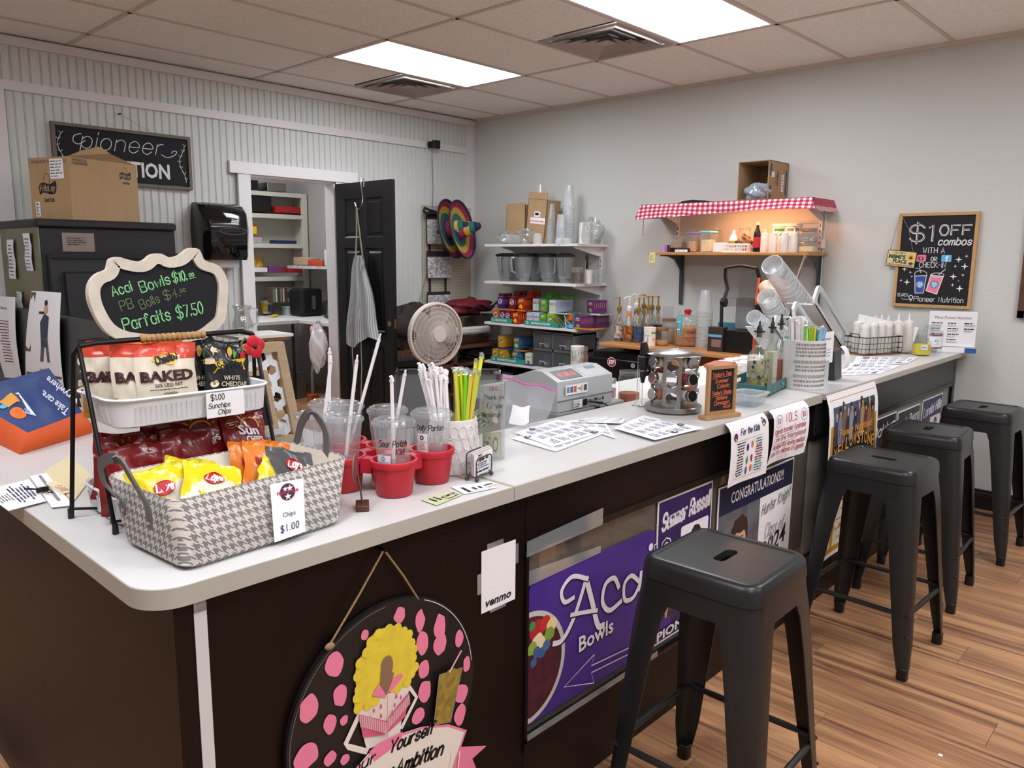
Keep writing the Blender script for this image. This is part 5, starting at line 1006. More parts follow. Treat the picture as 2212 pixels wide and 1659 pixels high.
jarthing('spice_jar', 'small chrome-lidded jar of pink sprinkles by the cash register', 'jar', Z_(1317, 860, .9), .026, .07, .9, M('pink_sprinkles', '#c9a0aa', .8), CHROME, fillh=.6)
def frother(lb, p, col, body):
 t = thing('milk_frother', lb, 'frother', tuple(p), rz=-.6); b = B(); b.tube([(0, 0, .09), (.001, 0, .12), (.004, 0, .16), (.004, 0, .2), (.0, 0, .235)], .012, body, 12, radii=[.006, .012, .017, .017, .012]); b.build('grip', t); b = B(); b.tube([(0, 0, .005), (0, 0, .09)], .0015, CHROME, 6); b.tube([(.012*math.cos(q*PI/6), .012*math.sin(q*PI/6), .004) for q in range(12)], .002, CHROME, 5, True); b.build('whisk', t)
 b = B()
 for z in (.135, .185): b.tube([(.019*math.cos(q*PI/8), .019*math.sin(q*PI/8), z) for q in range(16)], .0015, CHROME, 5, True)
 b.tube([(-.019, 0, .185), (-.02, 0, .02), (-.03, .02, .003), (.03, .02, .003), (.02, 0, .003)], .0015, CHROME, 5); b.tube([(-.003, 0, .235), (.004, 0, .262), (.014, 0, .262), (.012, 0, .23)], .0014, CHROME, 5); b.build('wire_stand', t)
t0 = frother('black milk frother hanging on a chrome wire stand', Z_(1386, 880, .936), 0, BLACK)
tag(B().grid(lambda u, v: ((u-.5)*.16, (v-.5)*.12, .004+.005*math.sin(u*8+v*5)**2), 8, 6, M('napkin', '#dcd8d8', .9)).build('napkin', loc=tuple(Z_(1390, 872, .9)), rot=(0, 0, .5)), 'crumpled white napkin under the black frother', 'napkin')
# ---- spice carousel
BS = M('brushed_steel'); SC = Z_(1468, 893, .936)+Vector((.07, .06, 0)); SC = Vector((-2.868, -4.012, .936))
t = thing('spice_carousel', 'round brushed steel spice carousel with tilted jars', 'spice rack', tuple(SC), rz=.1)
B().lathe([(.0001, .003), (.085, .003), (.088, .0), (.0985, .006), (.0985, .02), (.096, .023), (.0001, .023)], BS, 40).build('turntable_base', t); B().lathe([(.0001, .222), (.06, .214), (.098, .204), (.1, .2), (.097, .198), (.0001, .2)], BS, 40).build('top_plate', t, smooth=50)
JL = M('jar_lid_chrome', '#bdbdbd', .18, 1)
for k in range(4):
 am = k*PI/2-2.78; b = B(); n = 12; span = .62; rings = 3
 HW = span/2; zs = [.022, .2]
 # curved steel column with three round openings, built as a grid with gaps
 NU, NV = 18, 54
 for j in range(NV):
  for i in range(NU):
   u, v = (i+.5)/NU, (j+.5)/NV; aa = am+(u-.5)*span*1.3; z = .022+.178*v; dx = (u-.5)*span*1.3*.08; hole = any(dx*dx+(z-zc)**2 < .021**2 for zc in (.054, .111, .168))
   if hole: continue
   P = [(.08*math.cos(am+(uu-.5)*span*1.3), .08*math.sin(am+(uu-.5)*span*1.3), .022+.178*vv) for uu, vv in ((i/NU, j/NV), ((i+1)/NU, j/NV), ((i+1)/NU, (j+1)/NV), (i/NU, (j+1)/NV))]; b.add(P, [(0, 1, 2, 3)], BS)
 b.build('steel_column', t, smooth=60)
 for zc in (.054, .111, .168):
  b = B(); b.xf = Matrix.Rotation(am, 4, 'Z')@Matrix.Translation((.0805, 0, zc))@Matrix.Rotation(PI/2, 4, 'Y'); b.tube([(.0215*math.cos(q*PI/12), .0215*math.sin(q*PI/12), 0) for q in range(24)], .0012, CHROME, 5, True); b.build('ring', t)
SPC = ['#c9b48a', '#b9b4ae', '#8e3140', '#cfc6b4', '#a9663b', '#d8d2c8']
for k in range(4):
 for j, zc in enumerate((.054, .111, .168)):
  for side in (0, 1):
   if side == 0 and (k or j != 1): continue
   am = k*PI/2-2.68+(PI/4 if side else 0); col = M('spice_'+SPC[(k*3+j+side) % 6][1:], SPC[(k*3+j+side) % 6], .8)
   jx = thing('spice_jar', 'small chrome-lidded spice jar in the %s row of the carousel' % ('bottom', 'middle', 'top')[j], 'jar', tuple(SC+Vector((0, 0, zc)))); jx['group'] = 'spice jars in the carousel'
   if k == 0 and side == 0: jx['label'] = 'spice jar facing out in the middle row, white label on its lid'
   jx.rotation_euler = Matrix.Rotation(am, 3, 'Z').to_4x4().to_euler()
   b = B(); b.xf = Matrix.Rotation(PI/2-.12, 4, 'Y'); b.lathe([(.0001, .042), (.019, .042), (.019, .086), (.0001, .086)], col, 16); b.build('spice_glass', jx); b = B(); b.xf = Matrix.Rotation(PI/2-.12, 4, 'Y'); b.lathe([(.02, .084), (.0205, .085), (.0205, .099), (.019, .1005), (.0001, .1005)], JL, 20); b.build('lid', jx)
   if k == 0 and side == 0: b = B(); b.xf = Matrix.Rotation(PI/2-.12, 4, 'Y'); b.add([(-.008, -.017, .101), (.008, -.017, .101), (.008, .017, .101), (-.008, .017, .101)], [(0, 1, 2, 3)], PAPER); b.build('lid_label', jx, smooth=0)
# ---- today's menu chalkboard
p = Z_(1562, 902, .936); t = thing('tabletop_chalkboard', 'small wood-framed chalkboard with orange writing on a wooden foot', 'sign', (p.x-.005, p.y+.01, .936), rz=-.28); FW_ = M('pale_wood', '#a07950', .55, noise=.2, nscale=30)
b = B(); b.ringprism([(-.066, .012), (.066, .012), (.066, .178), (-.066, .178)], [(-.054, .024), (.054, .024), (.054, .166), (-.054, .166)], -.006, .006, FW_); b.build('frame', t, smooth=0); B().box(-.054, -.001, .024, .054, .003, .166, CHALK).build('board', t, smooth=0); B().rbox(-.082, -.02, 0, .082, .02, .012, FW_, .002, .001, 1).build('foot', t)
OCH = M('orange_chalk', '#e8784a', .8); a = Art(y=-.0022); a.rot = (.04, 0, .1)
for s, z, wd, x in (("Today's Tea", .142, .085, 0), ('Summer', .12, .06, .0), ('Colada', .102, .055, .006), ("Today's Shake", .08, .088, 0), ('Banana', .062, .05, 0), ('Cinnamon', .045, .07, 0), ('Roll', .03, .03, .024)): a.hand(s, x, z, .0125, OCH, .0017, 'c', wid=wd, shear=.15)
a.line([(-.045, .137), (.045, .14)], .001, OCH); a.line([(-.045, .075), (.045, .078)], .001, OCH); a.rot = None; a.build('lettering', t, smooth=0)
# ---- clear tub
p = Z_(1622, 876, .936); t = thing('plastic_tub', 'clear rectangular food tub at the counter edge', 'tub', (p.x+.02, p.y+.02, .936), rz=.1); b = B(); b.rbox(-.06, -.045, 0, .06, .045, .042, film('tub_plastic', '#c9d4dc', .35, .08), .02, .003, 4, .008); b.ringprism(rrect(-.073, -.058, .073, .058, .024), rrect(-.064, -.05, .064, .05, .02), .04, .045, MILKY, 'z'); b.build('tub_body', t)
# ---- oil bottles in teal tray
TT = M('teal_tray_paint', '#2d5a5c', .4, noise=.6, nscale=60, bump=.5, bscale=80)
t = thing('bottle_tray', 'teal cut-out metal tray holding tall syrup bottles', 'tray', (-2.17, -4.0, .936), rz=.17); t.scale = (1.25, .85, 1)
b = B(); b.box(-.19, -.11, 0, .19, .11, .006, TT)
for s in (-1, 1):
 b.box(-.19, -.002+s*.108, 0, -.03, .002+s*.108, .045, TT); b.box(.03, -.002+s*.108, 0, .19, .002+s*.108, .045, TT); b.box(-.03, -.002+s*.108, 0, .03, .002+s*.108, .014, TT); b.box(-.03, -.002+s*.108, .032, .03, .002+s*.108, .045, TT); b.box(-.002+s*.188, -.11, 0, .002+s*.188, .11, .045, TT)
b.build('tray_body', t, smooth=0)
def oilbottle(lb, p, r, h, liq, fh, sq=False):
 t = thing('oil_bottle', lb, 'bottle', (p.x, p.y, .943), group='pourer bottles on the teal tray'); n = 4 if sq else 20; pr = [(.0001, .003), (r*.95, .002), (r, .008), (r, h*.56), (r*.93, h*.62), (r*.45, h*.74), (r*.33, h*.8), (r*.33, h*.95), (r*.42, h*.955), (r*.42, h)]
 b = B(); b.lathe(pr, film('bottle_glass', '#e9efe6', .06, .12, .03), n); o = b.build('glass_body', t, rot=(0, 0, PI/4 if sq else 0)); B().lathe([(.0001, .006), (r*.93, .006), (r*.94, h*fh), (.0001, h*fh)], liq, n).build('liquid', t, rot=(0, 0, PI/4 if sq else 0))
 B().lathe([(.0001, h*.92), (r*.25, h*.92), (r*.25, h), (r*.55, h+.001), (r*.55, h+.006), (r*.3, h+.008), (r*.25, h+.014), (r*.3, h+.016), (.004, h+.03), (.0035, h+.045), (.0001, h+.047)], BLACK, 14).build('pourer', t); return t
t = oilbottle('round pourer bottle painted with olives and yellow leaves', Vector((-2.298, -4.045)), .041, .235, film('olive_oil', '#c9c39a', .35, .05), .5)
a = Art(warp=lambda x, z, y: (lambda q: (.0425*math.sin(q), -.0425*math.cos(q), z))(x/.0425-.72), y=0); BRN = M('vine_paint', '#4a2c1c', .6); OLV = M('olive_paint', '#2b2747', .5); LFY = M('leaf_paint', '#b7a63a', .6); OLG = M('olive_leaf', '#67672c', .6)
a.line(smoothp([(-.01, .135), (.012, .125), (.02, .1), (.012, .07), (-.005, .05), (-.012, .02)]), .0025, BRN)
rr = random.Random(9)
for i in range(26):
 x, z, q = rr.uniform(-.045, .045), rr.uniform(.015, .13), rr.uniform(0, PI); a.fill([(x+.01*math.cos(q), z+.01*math.sin(q)), (x-.0035*math.sin(q), z+.0035*math.cos(q)), (x-.01*math.cos(q), z-.01*math.sin(q)), (x+.0035*math.sin(q), z-.0035*math.cos(q))], LFY if i % 3 else OLG)
for x, z in ((-.03, .12), (-.035, .1), (.035, .125), (.04, .1), (.038, .05), (-.01, .06), (.03, .03)): a.circ(x, z, .006, OLV, .007)
a.line([(-.05, .012), (.05, .012)], .002, OLG); a.build('painting', t, smooth=0)
oilbottle('square pourer bottle of milky syrup', near(1663, 804, 3.2), .03, .245, M('milky_syrup', '#cfc8b4', .4), .62, True); t = oilbottle('slim pourer bottle of red-orange syrup', near(1682, 800, 3.32), .027, .25, M('red_syrup', '#b3411f', .4), .42)
t = oilbottle('square clear pourer bottle with pale green syrup', near(1701, 796, 3.47), .036, .26, film('green_syrup', '#b4b78a', .6, .05), .34, True)
# ---- patterned canister of straws
p = Vector((-2.015, -4.155)); p = Vector((-2.03, -4.12)); t = thing('straw_canister', 'large black and white patterned canister full of straws', 'pot', (p.x, p.y, .937)); CA = M('canister_white', '#d5d2cf', .4); R_ = .083; Hc = .2
B().lathe([(.0001, 0), (R_, 0), (R_, Hc), (R_-.003, Hc+.001), (R_-.004, .01), (.0001, .01)], CA, 48).build('canister_wall', t)
a = Art(warp=lambda x, z, y: (lambda q: ((R_-y)*math.cos(q), (R_-y)*math.sin(q), z))(x/R_), y=-.0006); CB = M('pattern_grey', '#3f4044', .6)
for band in (.012, .03, .075, .09, .135, .15, .165, .18):
 for k in range(56):
  q = (k/56*1.25-1.0)*PI*R_; a.y = -.0006; a.put([(q, band), (q+.0025, band), (q+.0025, band+.010), (q, band+.010)], [(0, 1, 2, 3)], CB)
for z in (.055, .115):
 for k in range(22):
  q = (k/22*1.25-1.0)*PI*R_; ys = a.y; a.oval(q, z, .0042, .0042, .0014, CB); a.y = ys
  for j in range(8): a.y = ys; a.line([(q+.0055*math.cos(j*PI/4), z+.0055*math.sin(j*PI/4)), (q+.0078*math.cos(j*PI/4), z+.0078*math.sin(j*PI/4))], .0012, CB)
a.build('pattern', t, smooth=0)
STR['blue'] = straw(M('blue_straw', '#8db9d6', .35), .0052, True, .26, BAGF).build('straw').data; bpy.data.objects.remove([o for o in COL.objects if o.name.startswith('straw') and o.type == 'MESH' and not o.get('label')][0])
for i in range(46):
 if i < 26: me, px, lb, py = WST, 1706+38*((i*11) % 26)/26, 'white paper-wrapped straw in the patterned canister', 688
 elif i < 31: me, px, lb, py = STR['green'], 1742+2*(i-26), 'bright green straw in the patterned canister', 700
 elif i < 36: me, px, lb, py = STR['yellow'], 1753+2.2*(i-31), 'yellow straw in the patterned canister', 702
 else: me, px, lb, py = STR['blue'], 1765+2.3*(i-36), 'pale blue straw at the right of the patterned canister', 706
 u = (px-1743)/42; fx, fy = p.x+.045*u*.66+rr.uniform(-.02, .02), p.y-.045*u*.72+rr.uniform(-.015, .03); s = addst(me, (fx, fy, .95), onray(px, py+rr.uniform(-5, 5), (fx, fy, 1.1)), .27, lb, 'straws in the patterned canister')
addst(WST, (p.x, p.y, .95), onray(1711, 666, (p.x, p.y, 1.1)), .27, 'single white straw rising above the canister bundle', 'straws in the patterned canister')
# ---- price sheet stand, label printer
p = Z_(1800, 832, .936); t = thing('sign_stand', 'white price sheet standing beside the patterned canister', 'sign', (-1.895, -4.15, .936), rz=-.12); B().box(-.06, 0, .09, .075, .003, .225, PAPER).box(-.05, 0, 0, .05, .002, .1, MILKY).build('sheet', t, smooth=0); a = Art(); a.txt('Pioneer Nutrition', .05, .19, .012, BLUE, 'r', wid=.11);
for i, s in enumerate(('Chai Tea $5.00', 'Loaded Tea $8.00', 'Energy Bomb $7.00')): a.txt(s, .05, .145-.014*i, .007, BLUE, 'r')
a.build('print', t, smooth=0)
t = thing('label_printer', 'black receipt printer with a curl of white paper', 'printer', (-1.72, -4.07, .937), rz=.1); BK2 = M('printer_plastic', '#2f3132', .4)
b = B(); b.prism([(-.08, 0), (.08, 0), (.085, .06), (.06, .12), (.0, .135), (-.07, .13)], -.055, .055, BK2, 'x'); b.build('body', t, smooth=30); B().grid(lambda u, v: ((u-.5)*.07, -.085-.03*math.sin(v*2.5), .1+.05*math.cos(v*3)), 4, 8, PAPER).build('paper_curl', t, smooth=80); B().box(-.045, -.03, .136, .045, .03, .139, M('yellow_note', '#d9a52c', .7)).build('yellow_tag', t, smooth=0)
# ---- far end of the counter
menu('laminated menu lying near the label printer', [(1800, 812), (1838, 785), (1945, 790), (1900, 808)], .9375, 11, .0); menu('laminated menu at the far end beneath the wire basket', [(1840, 792), (1850, 770), (1985, 772), (1960, 785)], .9385, 12, .0)
SQ = film('squeeze_plastic', '#e6e2da', .72, .08, .3)
def squeeze(lb, p, grp, fillc=None, s=1, h=.19):
 t = thing('squeeze_bottle', lb, 'bottle', tuple(p), group=grp); r = .028*s; B().lathe([(.0001, .001), (r, .001), (r, h*.72), (r*.82, h*.78), (r*.8, h*.8)], SQ, 18).build('bottle_body', t); B().lathe([(r*.86, h*.78), (r*.88, h*.86), (.006, h*.89), (.0035, h*1.08), (.0001, h*1.08)], OFFW, 16).build('nozzle_cap', t)
 if fillc: B().lathe([(.0001, .003), (r*.93, .003), (r*.93, h*.42), (.0001, h*.42)], fillc, 14).build('sauce', t)
 return t
bx, by = -.56, -3.905; t = thing('wire_basket', 'black wire basket of squeeze bottles at the far counter end', 'basket', (bx, by, .937), rz=-.35); b = B(); L_, D_, H_ = .15, .075, .10
for z in (.008, .035, .065, H_): b.tube([(-L_, -D_, z), (L_, -D_, z), (L_, D_, z), (-L_, D_, z)], .0016 if z < H_ else .0028, BMET, 5, True)
for i in range(11):
 x = -L_+L_*2*i/10
 for y in (-D_, D_): b.tube([(x, y, .008), (x, y, H_)], .0013, BMET, 4)
for i in range(1, 6):
 y = -D_+D_*2*i/6
 for x in (-L_, L_): b.tube([(x, y, .008), (x, y, H_)], .0013, BMET, 4)
for s in (-1, 1): b.tube([(s*L_, -.03, H_), (s*(L_+.008), -.03, H_+.018), (s*(L_+.008), .03, H_+.018), (s*L_, .03, H_)], .0028, BMET, 5)
b.build('wire_frame', t); B().box(-L_, -D_, 0, L_, D_, .006, M('basket_wood', '#8a5a34', .6)).build('wooden_base', t, smooth=0)
k = 0
for i, (dx, dy) in enumerate(((-.115, -.03), (-.055, -.035), (.005, -.04), (.065, -.035), (.115, .0), (-.09, .035), (-.02, .035), (.05, .035))):
 c, s = math.cos(-.35), math.sin(-.35); squeeze('cream squeeze bottle standing in the black wire basket', Vector((bx+dx*c-dy*s, by+dx*s+dy*c, .944)), 'squeeze bottles in the wire basket', None, 1, .185+.008*(i % 3))
for i, (x, y, lb) in enumerate(((-.405, -3.985, 'cream squeeze bottle just right of the wire basket'), (-.33, -4.02, 'cream squeeze bottle next to the glass jars'))): squeeze(lb, Vector((x, y, .945)), 'squeeze bottles beside the wire basket', None, 1.05, .2)
t = thing('saucer', 'white ceramic saucer under the two squeeze bottles', 'dish', (-.37, -4.0, .937)); B().lathe([(.0001, .001), (.04, .001), (.065, .006), (.068, .014), (.0001, .006)], CER, 24).build('saucer_body', t)
t = jarthing('sugar_jar', 'small glass jar of yellow sugar with a banana sticker', 'jar', Vector((-.44, -4.13, .937)), .048, .1, .72, M('yellow_sugar', '#c9b42a', .8, noise=.5, nscale=200), fillh=.62); a = Art(warp=lambda x, z, y: (lambda q: (.0492*math.sin(q), -.0492*math.cos(q), z))(x/.0492-.72), y=0); a.rect(-.03, .035, .005, .062, PAPER, .004); a.hand('Banana', -.026, .045, .007, INK, .001); a.blob(.02, .048, .013, .012, M('banana_yellow', '#d9b52a', .5), 2, .3); a.build('sticker', t, smooth=0)
t = jarthing('glass_jar', 'wide glass jar with a red-banded white label', 'jar', Vector((-.26, -4.13, .937)), .058, .16, .72); a = Art(warp=lambda x, z, y: (lambda q: (.059*math.sin(q), -.059*math.cos(q), z))(x/.059-.72), y=0); a.rect(-.05, .03, .035, .115, PAPER); a.rect(-.05, .1, .035, .115, M('maroon_band', '#8c2430', .6)); a.rect(-.05, .03, .035, .04, M('maroon_band')); a.circ(-.008, .075, .01, LBLUE); a.lines(-.03, .048, .015, .062, 2, BLUE, .4, 1, 'c'); a.build('label', t, smooth=0)
# menu sheet in an acrylic stand against the right wall
t = thing('menu_stand', 'printed drinks menu in a clear stand near the right wall', 'sign', tuple(at(2004, 757, 'y', -4.155)), rz=-.62); t.location.z = .937; w_, h_ = .27, .215; t.location = (-.235, -4.19, .937)
t.rotation_euler.z = -PI/2+.42; t.location = (-.2, -4.09, .937)
B().box(0, 0, .035, .25, .0025, .24, PAPER).build('sheet', t, smooth=0); B().box(-.004, .003, 0, .254, .005, .245, GLASS).box(0, -.03, 0, .25, .03, .003, GLASS).build('acrylic_stand', t, smooth=0)
a = Art(); a.txt('Mimis Pioneer Nutrition', .125, .195, .016, M('grey_print', '#3b3d45', .7), 'c', wid=.19)
for i in range(3):
 for j in range(4):
  if i == 2 and j > 1: continue
  a.lines(.015+.085*i, .165-.032*j, .08+.085*i, .175-.032*j, 1, INK, .6, i*4+j); a.lines(.015+.085*i, .15-.032*j, .075+.085*i, .162-.032*j, 2, GREYI, .4, i+j)
a.build('print', t, smooth=0)
tag(B().box(0, 0, 0, .2, .06, .03, PAPER).box(.14, -.0005, .0, .2002, .0, .03, M('box_blue', '#2c5a9c', .5)).build('label_box', loc=(-.2, -4.15, .937), rot=(0, 0, -PI/2+.42)), 'flat white and blue box under the drinks menu', 'box')
t = thing('price_board', 'white board with black handwriting leaning on the right wall', 'sign', (-.14, -3.62, .937), rz=-PI/2+.05, rx=-.25); B().box(-.0, 0, 0, .36, .004, .2, PAPER).build('sheet', t, smooth=0, rot=(0, .18, 0)); a = Art(); a.rot = None
for i, s in enumerate(('Kids Cake', 'Extra Shake', 'Peanut Fudge')): a.hand(s, .3, .12-.035*i, .02, INK, .003, 'r', shear=.2)
o_ = a.build('print', t, smooth=0); o_.rotation_euler = (0, .18, 0)
t = thing('decor_plate', 'round blue plate with a red bird standing behind the glass jars', 'plate', (-.06, -3.9, .937), rz=-PI/2, rx=-.2); b = B(); b.xf = Matrix.Translation((0, 0, .075))@Matrix.Rotation(PI/2, 4, 'X'); b.lathe([(.0001, 0), (.06, 0), (.078, .008), (.08, .01), (.078, .012), (.0001, .004)], WHITE, 30); b.disc(.06, M('plate_blue', '#4f87b8', .4), 24, (0, 0, .0125)); b.xf = None; b.build('plate_body', t)
# ---- things on the white work counter
WPL = M('white_lid', '#dcd9d6', .45);
for i in range(11):
 x, y = -1.60+.085*(i % 6), -3.62+.085*(i//6)+.01*(i % 2); t = thing('powder_tub', 'low white screw-lid tub among the cluster on the work counter', 'tub', (x, y, .901), group='white screw-lid tubs on the work counter'); B().lathe([(.0001, 0), (.033, 0), (.035, .003), (.035, .035)], WPL, 18).build('tub_body', t); B().lathe([(.036, .035), (.038, .037), (.038, .05), (.036, .052), (.0001, .052)], WPL, 20, wave=lambda a, z: 1+.01*math.cos(a*24)).build('lid', t)
for i, (px, py, c) in enumerate(((1560, 770, '#ded2c8'), (1575, 760, '#d7c9bd'), (1545, 778, '#e3ddd8'))):
 p = Z_(px, py, .9); tag(B().lathe([(.0001, .0), (.045, .0), (.075, .012), (.078, .014), (.0001, .004)], M('plate_'+c[1:], c, .4), 28, wave=lambda a, z: 1+.015*math.cos(a*30)*(z > .01)).build('paper_plate', loc=(-1.25-.03*i, -3.5+.02*i, .901+.006*i)), ['fluted plate at the bottom of the pile on the work counter', 'fluted plate in the middle of the pile', 'top fluted plate of the pile'][i], 'plate', 'fluted plates on the work counter')
for i in range(5): tag(B().box(-.09, -.05, 0, .09, .05, .014, M('notebook_%d' % (i % 2), ['#b5705f', '#ded5cd'][i % 2], .7)).build('notebook', loc=(-1.85+.02*(i % 2), -3.68+.01*i, .901+.0145*i), rot=(0, 0, .2*(i % 3))), ['lowest notebook of the stack behind the painted bottle', 'second notebook of the stack, cream', 'third notebook of the stack, red', 'fourth notebook of the stack, cream', 'top red notebook of the stack'][i], 'notebook', 'notebooks stacked behind the painted bottle')
t = thing('knob_lid_jar', 'white canister with a wooden knob behind the chalkboard', 'jar', (-2.45, -3.84+.12, .901)); B().lathe([(.0001, 0), (.055, 0), (.057, .004), (.057, .07), (.06, .072), (.06, .08), (.0001, .085)], CER, 28).build('canister_body', t); B().ball((0, 0, .094), .012, M('knob_wood', '#7a5638', .5), 8).build('knob', t)
# white measuring jug, scoop and the tilted stacks of clear cups
t = thing('measuring_jug', 'milky plastic jug behind the painted bottle', 'jug', (-1.03, -3.6, .901)); B().lathe([(.0001, .002), (.06, .002), (.066, .19), (.07, .195), (.067, .2)], MILKY, 28).build('jug_wall', t); B().tube([(-.066, 0, .17), (-.1, -.0, .17), (-.1, 0, .06), (-.063, 0, .05)], .008, MILKY, 8).build('handle', t)
t = thing('popcorn_packet', 'blue-topped white stick packet leaning by the jug', 'packet', (-1.19, -3.66, .901), rx=.08); B().box(-.02, 0, 0, .02, .006, .11, PAPER).box(-.022, -.001, .11, .022, .007, .16, TEAL).build('packet_body', t, smooth=0)
CST = film('cup_stack_plastic', '#eef2f3', .36, .08, .1)
def cupstack(lb, base, top, r0, r1, n, handle=True, grp='tilted stacks of clear cups in the dispenser rack'):
 base, top = Vector(base), Vector(top); d = top-base; L_ = d.length; t = thing('cup_stack', lb, 'cup stack', tuple(base), group=grp); t.rotation_euler = d.to_track_quat('Z', 'Y').to_euler()
 b = B(); b.lathe([(r0, 0), (r0+(r1-r0)*.4, L_*.4), (r1*1.02, L_)], CST, 28); b.build('cup_wall', t)
 b = B()
 for k in range(n): z = L_*(k+.5)/n*.97+.01; r = r0+(r1-r0)*z/L_; b.lathe([(r*1.0, z-.002), (r*1.045, z), (r*1.0, z+.002)], CST, 28)
 b.build('nested_rims', t); b = B(); b.lathe([(r1*1.0, L_-.004), (r1*1.05, L_), (r1*1.0, L_+.004), (r1*.94, L_+.003), (r1*.8, L_-.06), (.0001, L_-.062)], CST, 28); b.build('end_cup', t); return t
def nr(px, py, y): return at(px, py, 'y', y)
S1b, S1t = nr(1738, 665, -3.45), nr(1668, 572, -3.45); S2b, S2t = nr(1705, 735, -3.5), nr(1656, 640, -3.5); S3b, S3t = nr(1665, 720, -3.55), nr(1628, 685, -3.55)
cupstack('tallest tilted stack of clear cups, sticker on its side', nr(1760, 700, -3.45), S1t, .08, .06, 16); cupstack('middle tilted stack of clear cups', S2b, S2t, .068, .052, 14); cupstack('lowest tilted stack of clear cups', S3b, S3t, .046, .04, 8)
t = thing('cup_dispenser', 'white slanted cup dispenser with oval cut-outs in its side', 'rack', tuple(nr(1795, 728, -3.52))); o = t.location; WDP = M('dispenser_white', '#cfd4d5', .35)
Q = lambda px, py: xz(nr(px, py, -3.55)-o)
for (P0, P1, rw) in (((1738, 637), (1800, 735), .065), ((1690, 668), (1745, 745), .05), ((1648, 695), (1685, 745), .038)):
 q0, q1 = Vector(Q(*P0)), Vector(Q(*P1)); d = (q0-q1); L_ = d.length; u_ = d/L_; v_ = Vector((-u_.y, u_.x)); b = B()
 mk = lambda a_, c_: tuple(q1+u_*a_+v_*c_)
 o_ = [mk(*p) for p in rrect(0, -rw, L_+.03, rw, rw*.6, 4)]; i_ = [mk(*p) for p in rrect(.02, -rw*.6, L_-.0, rw*.55, rw*.5, 4)]
 b.ringprism(o_, i_, -.11, -.095, WDP); b.prism([mk(0, rw*.85), mk(L_, rw*.85), mk(L_, rw), mk(0, rw)], -.11, .06, WDP); fixn(b.build('side_plate', t, smooth=0))
b = B(); q = Q(1795, 735); b.box(q[0]-.45, -.1, -.16-.0, q[0]+.06, .06, -.13, WDP); b.box(q[0]-.02, -.1, -.16, q[0]+.03, .06, q[1]+.05, WDP); b.build('dispenser_foot', t, smooth=0)
t.location.z += .0;
a = Art(y=-.0);
p = nr(1704, 600, -3.53); t = thing('cup_sticker', 'small square label on the tallest tilted cup stack', 'label', tuple(p), rz=-.2); B().box(-.03, 0, -.03, .03, .0005, .03, M('pale_sticker', '#c6ced2', .5)).build('sticker', t, smooth=0, rot=(0, .9, 0)); a = Art(); a.line([(-.03, -.03), (.03, -.03), (.03, .03), (-.03, .03)], .0015, GREYI, True); a.lines(-.02, -.02, .02, .02, 4, GREYI, .3, 2, 'c'); o_ = a.build('print', t, smooth=0); o_.rotation_euler = (0, .9, 0)
# == white wall shelves
SHW = M('shelf_white', '#e3e1df', .45); SZ = [1.576, 1.262, .905, .563]
wu = thing('shelf_unit', 'white bracketed wall shelving with four boards', 'shelf', (0, 0, 0))
for z in SZ: B().box(-.4, -1.59, z-.02, -.002, -.565, z, SHW).build('shelf_board', wu, smooth=0)
for y in (-.75, -1.53):
 b = B(); b.box(-.014, y-.012, .4, -.001, y+.012, 1.62, SHW)
 for k in range(28): b.box(-.0145, y-.003, .45+.041*k, -.0138, y+.003, .465+.041*k, BLACK)
 b.build('slotted_standard', wu, smooth=0)
 for z in SZ: B().prism([(-.014, z-.1), (-.014, z-.021), (-.37, z-.021), (-.37, z-.032)], y-.003, y+.003, SHW, 'y').build('bracket', wu, smooth=0)
def SY(px, x=-.34): return at(px, 600, 'x', x).y
def carton(name, lb, cat, q, d_, h_, mt=CARD, grp=None, rx=0, ry=0, loc=None, rz=0):
 t = thing(name, lb, cat, loc, rz, grp, rx, ry); return t
def obox(t, x0, y0, z0, x1, y1, z1, mt, inner=None, th=.004, open_='z'):     # open carton of thin walls
 b = B(); b.box(x0, y0, z0, x1, y1, z0+th, mt) if open_ == 'z' else b.box(x0, y0, z0, x1, y1, z0+th, mt).box(x0, y0, z1-th, x1, y1, z1, mt)
 b.box(x0, y0, z0, x0+th, y1, z1, mt).box(x1-th, y0, z0, x1, y1, z1, mt)
 if open_ == 'z': b.box(x0, y0, z0, x1, y0+th, z1, mt)
 b.box(x0, y1-th, z0, x1, y1, z1, mt); return b.build('carton_walls', t, smooth=0)
z1 = SZ[0]
t = thing('cardboard_box', 'tall brown carton at the left of the top white shelf', 'box', (-.2, -.80, z1)); obox(t, -.07, -.12, 0, .1, .1, .33, CARD); B().prism([(-.12, .33), (-.1, .345), (.08, .345), (.1, .33)], -.07, -.066, CARD, 'x').build('flap', t, smooth=0)
t = thing('cardboard_box', 'tall brown carton with a white label leaning at the top shelf middle', 'box', (-.2, -1.02, z1), rx=.1); obox(t, -.07, -.11, 0, .1, .1, .37, CARD)
B().box(-.074, -.11, .37, -.07, .1, .425, CARD).build('flap', t, smooth=0); B().box(-.0715, -.105, .17, -.0705, .06, .22, PAPER).box(-.0715, -.045, .225, -.0705, .02, .27, PAPER).build('label', t, smooth=0)
a = Art(warp=lambda x, z, y: (-.072+y, -x, z)); a.txt('innovative after', -.055, .185, .018, ORG, bold=.02, wid=.15); a.rect(-.01, .24, .03, .26, INK); a.build('print', t, smooth=0)
tag(B().grid(lambda u, v: (.05*math.cos(u*6.28)*(1-.2*v), .05*math.sin(u*6.28)*(1-.3*v)+.004*math.sin(u*20), .11*v+.01*math.sin(u*12)*v), 20, 5, BAGF).build('bag_sleeve', loc=(-.18, -1.01, z1+.38)), 'clear cup sleeve sticking out of the labelled carton', 'bag')
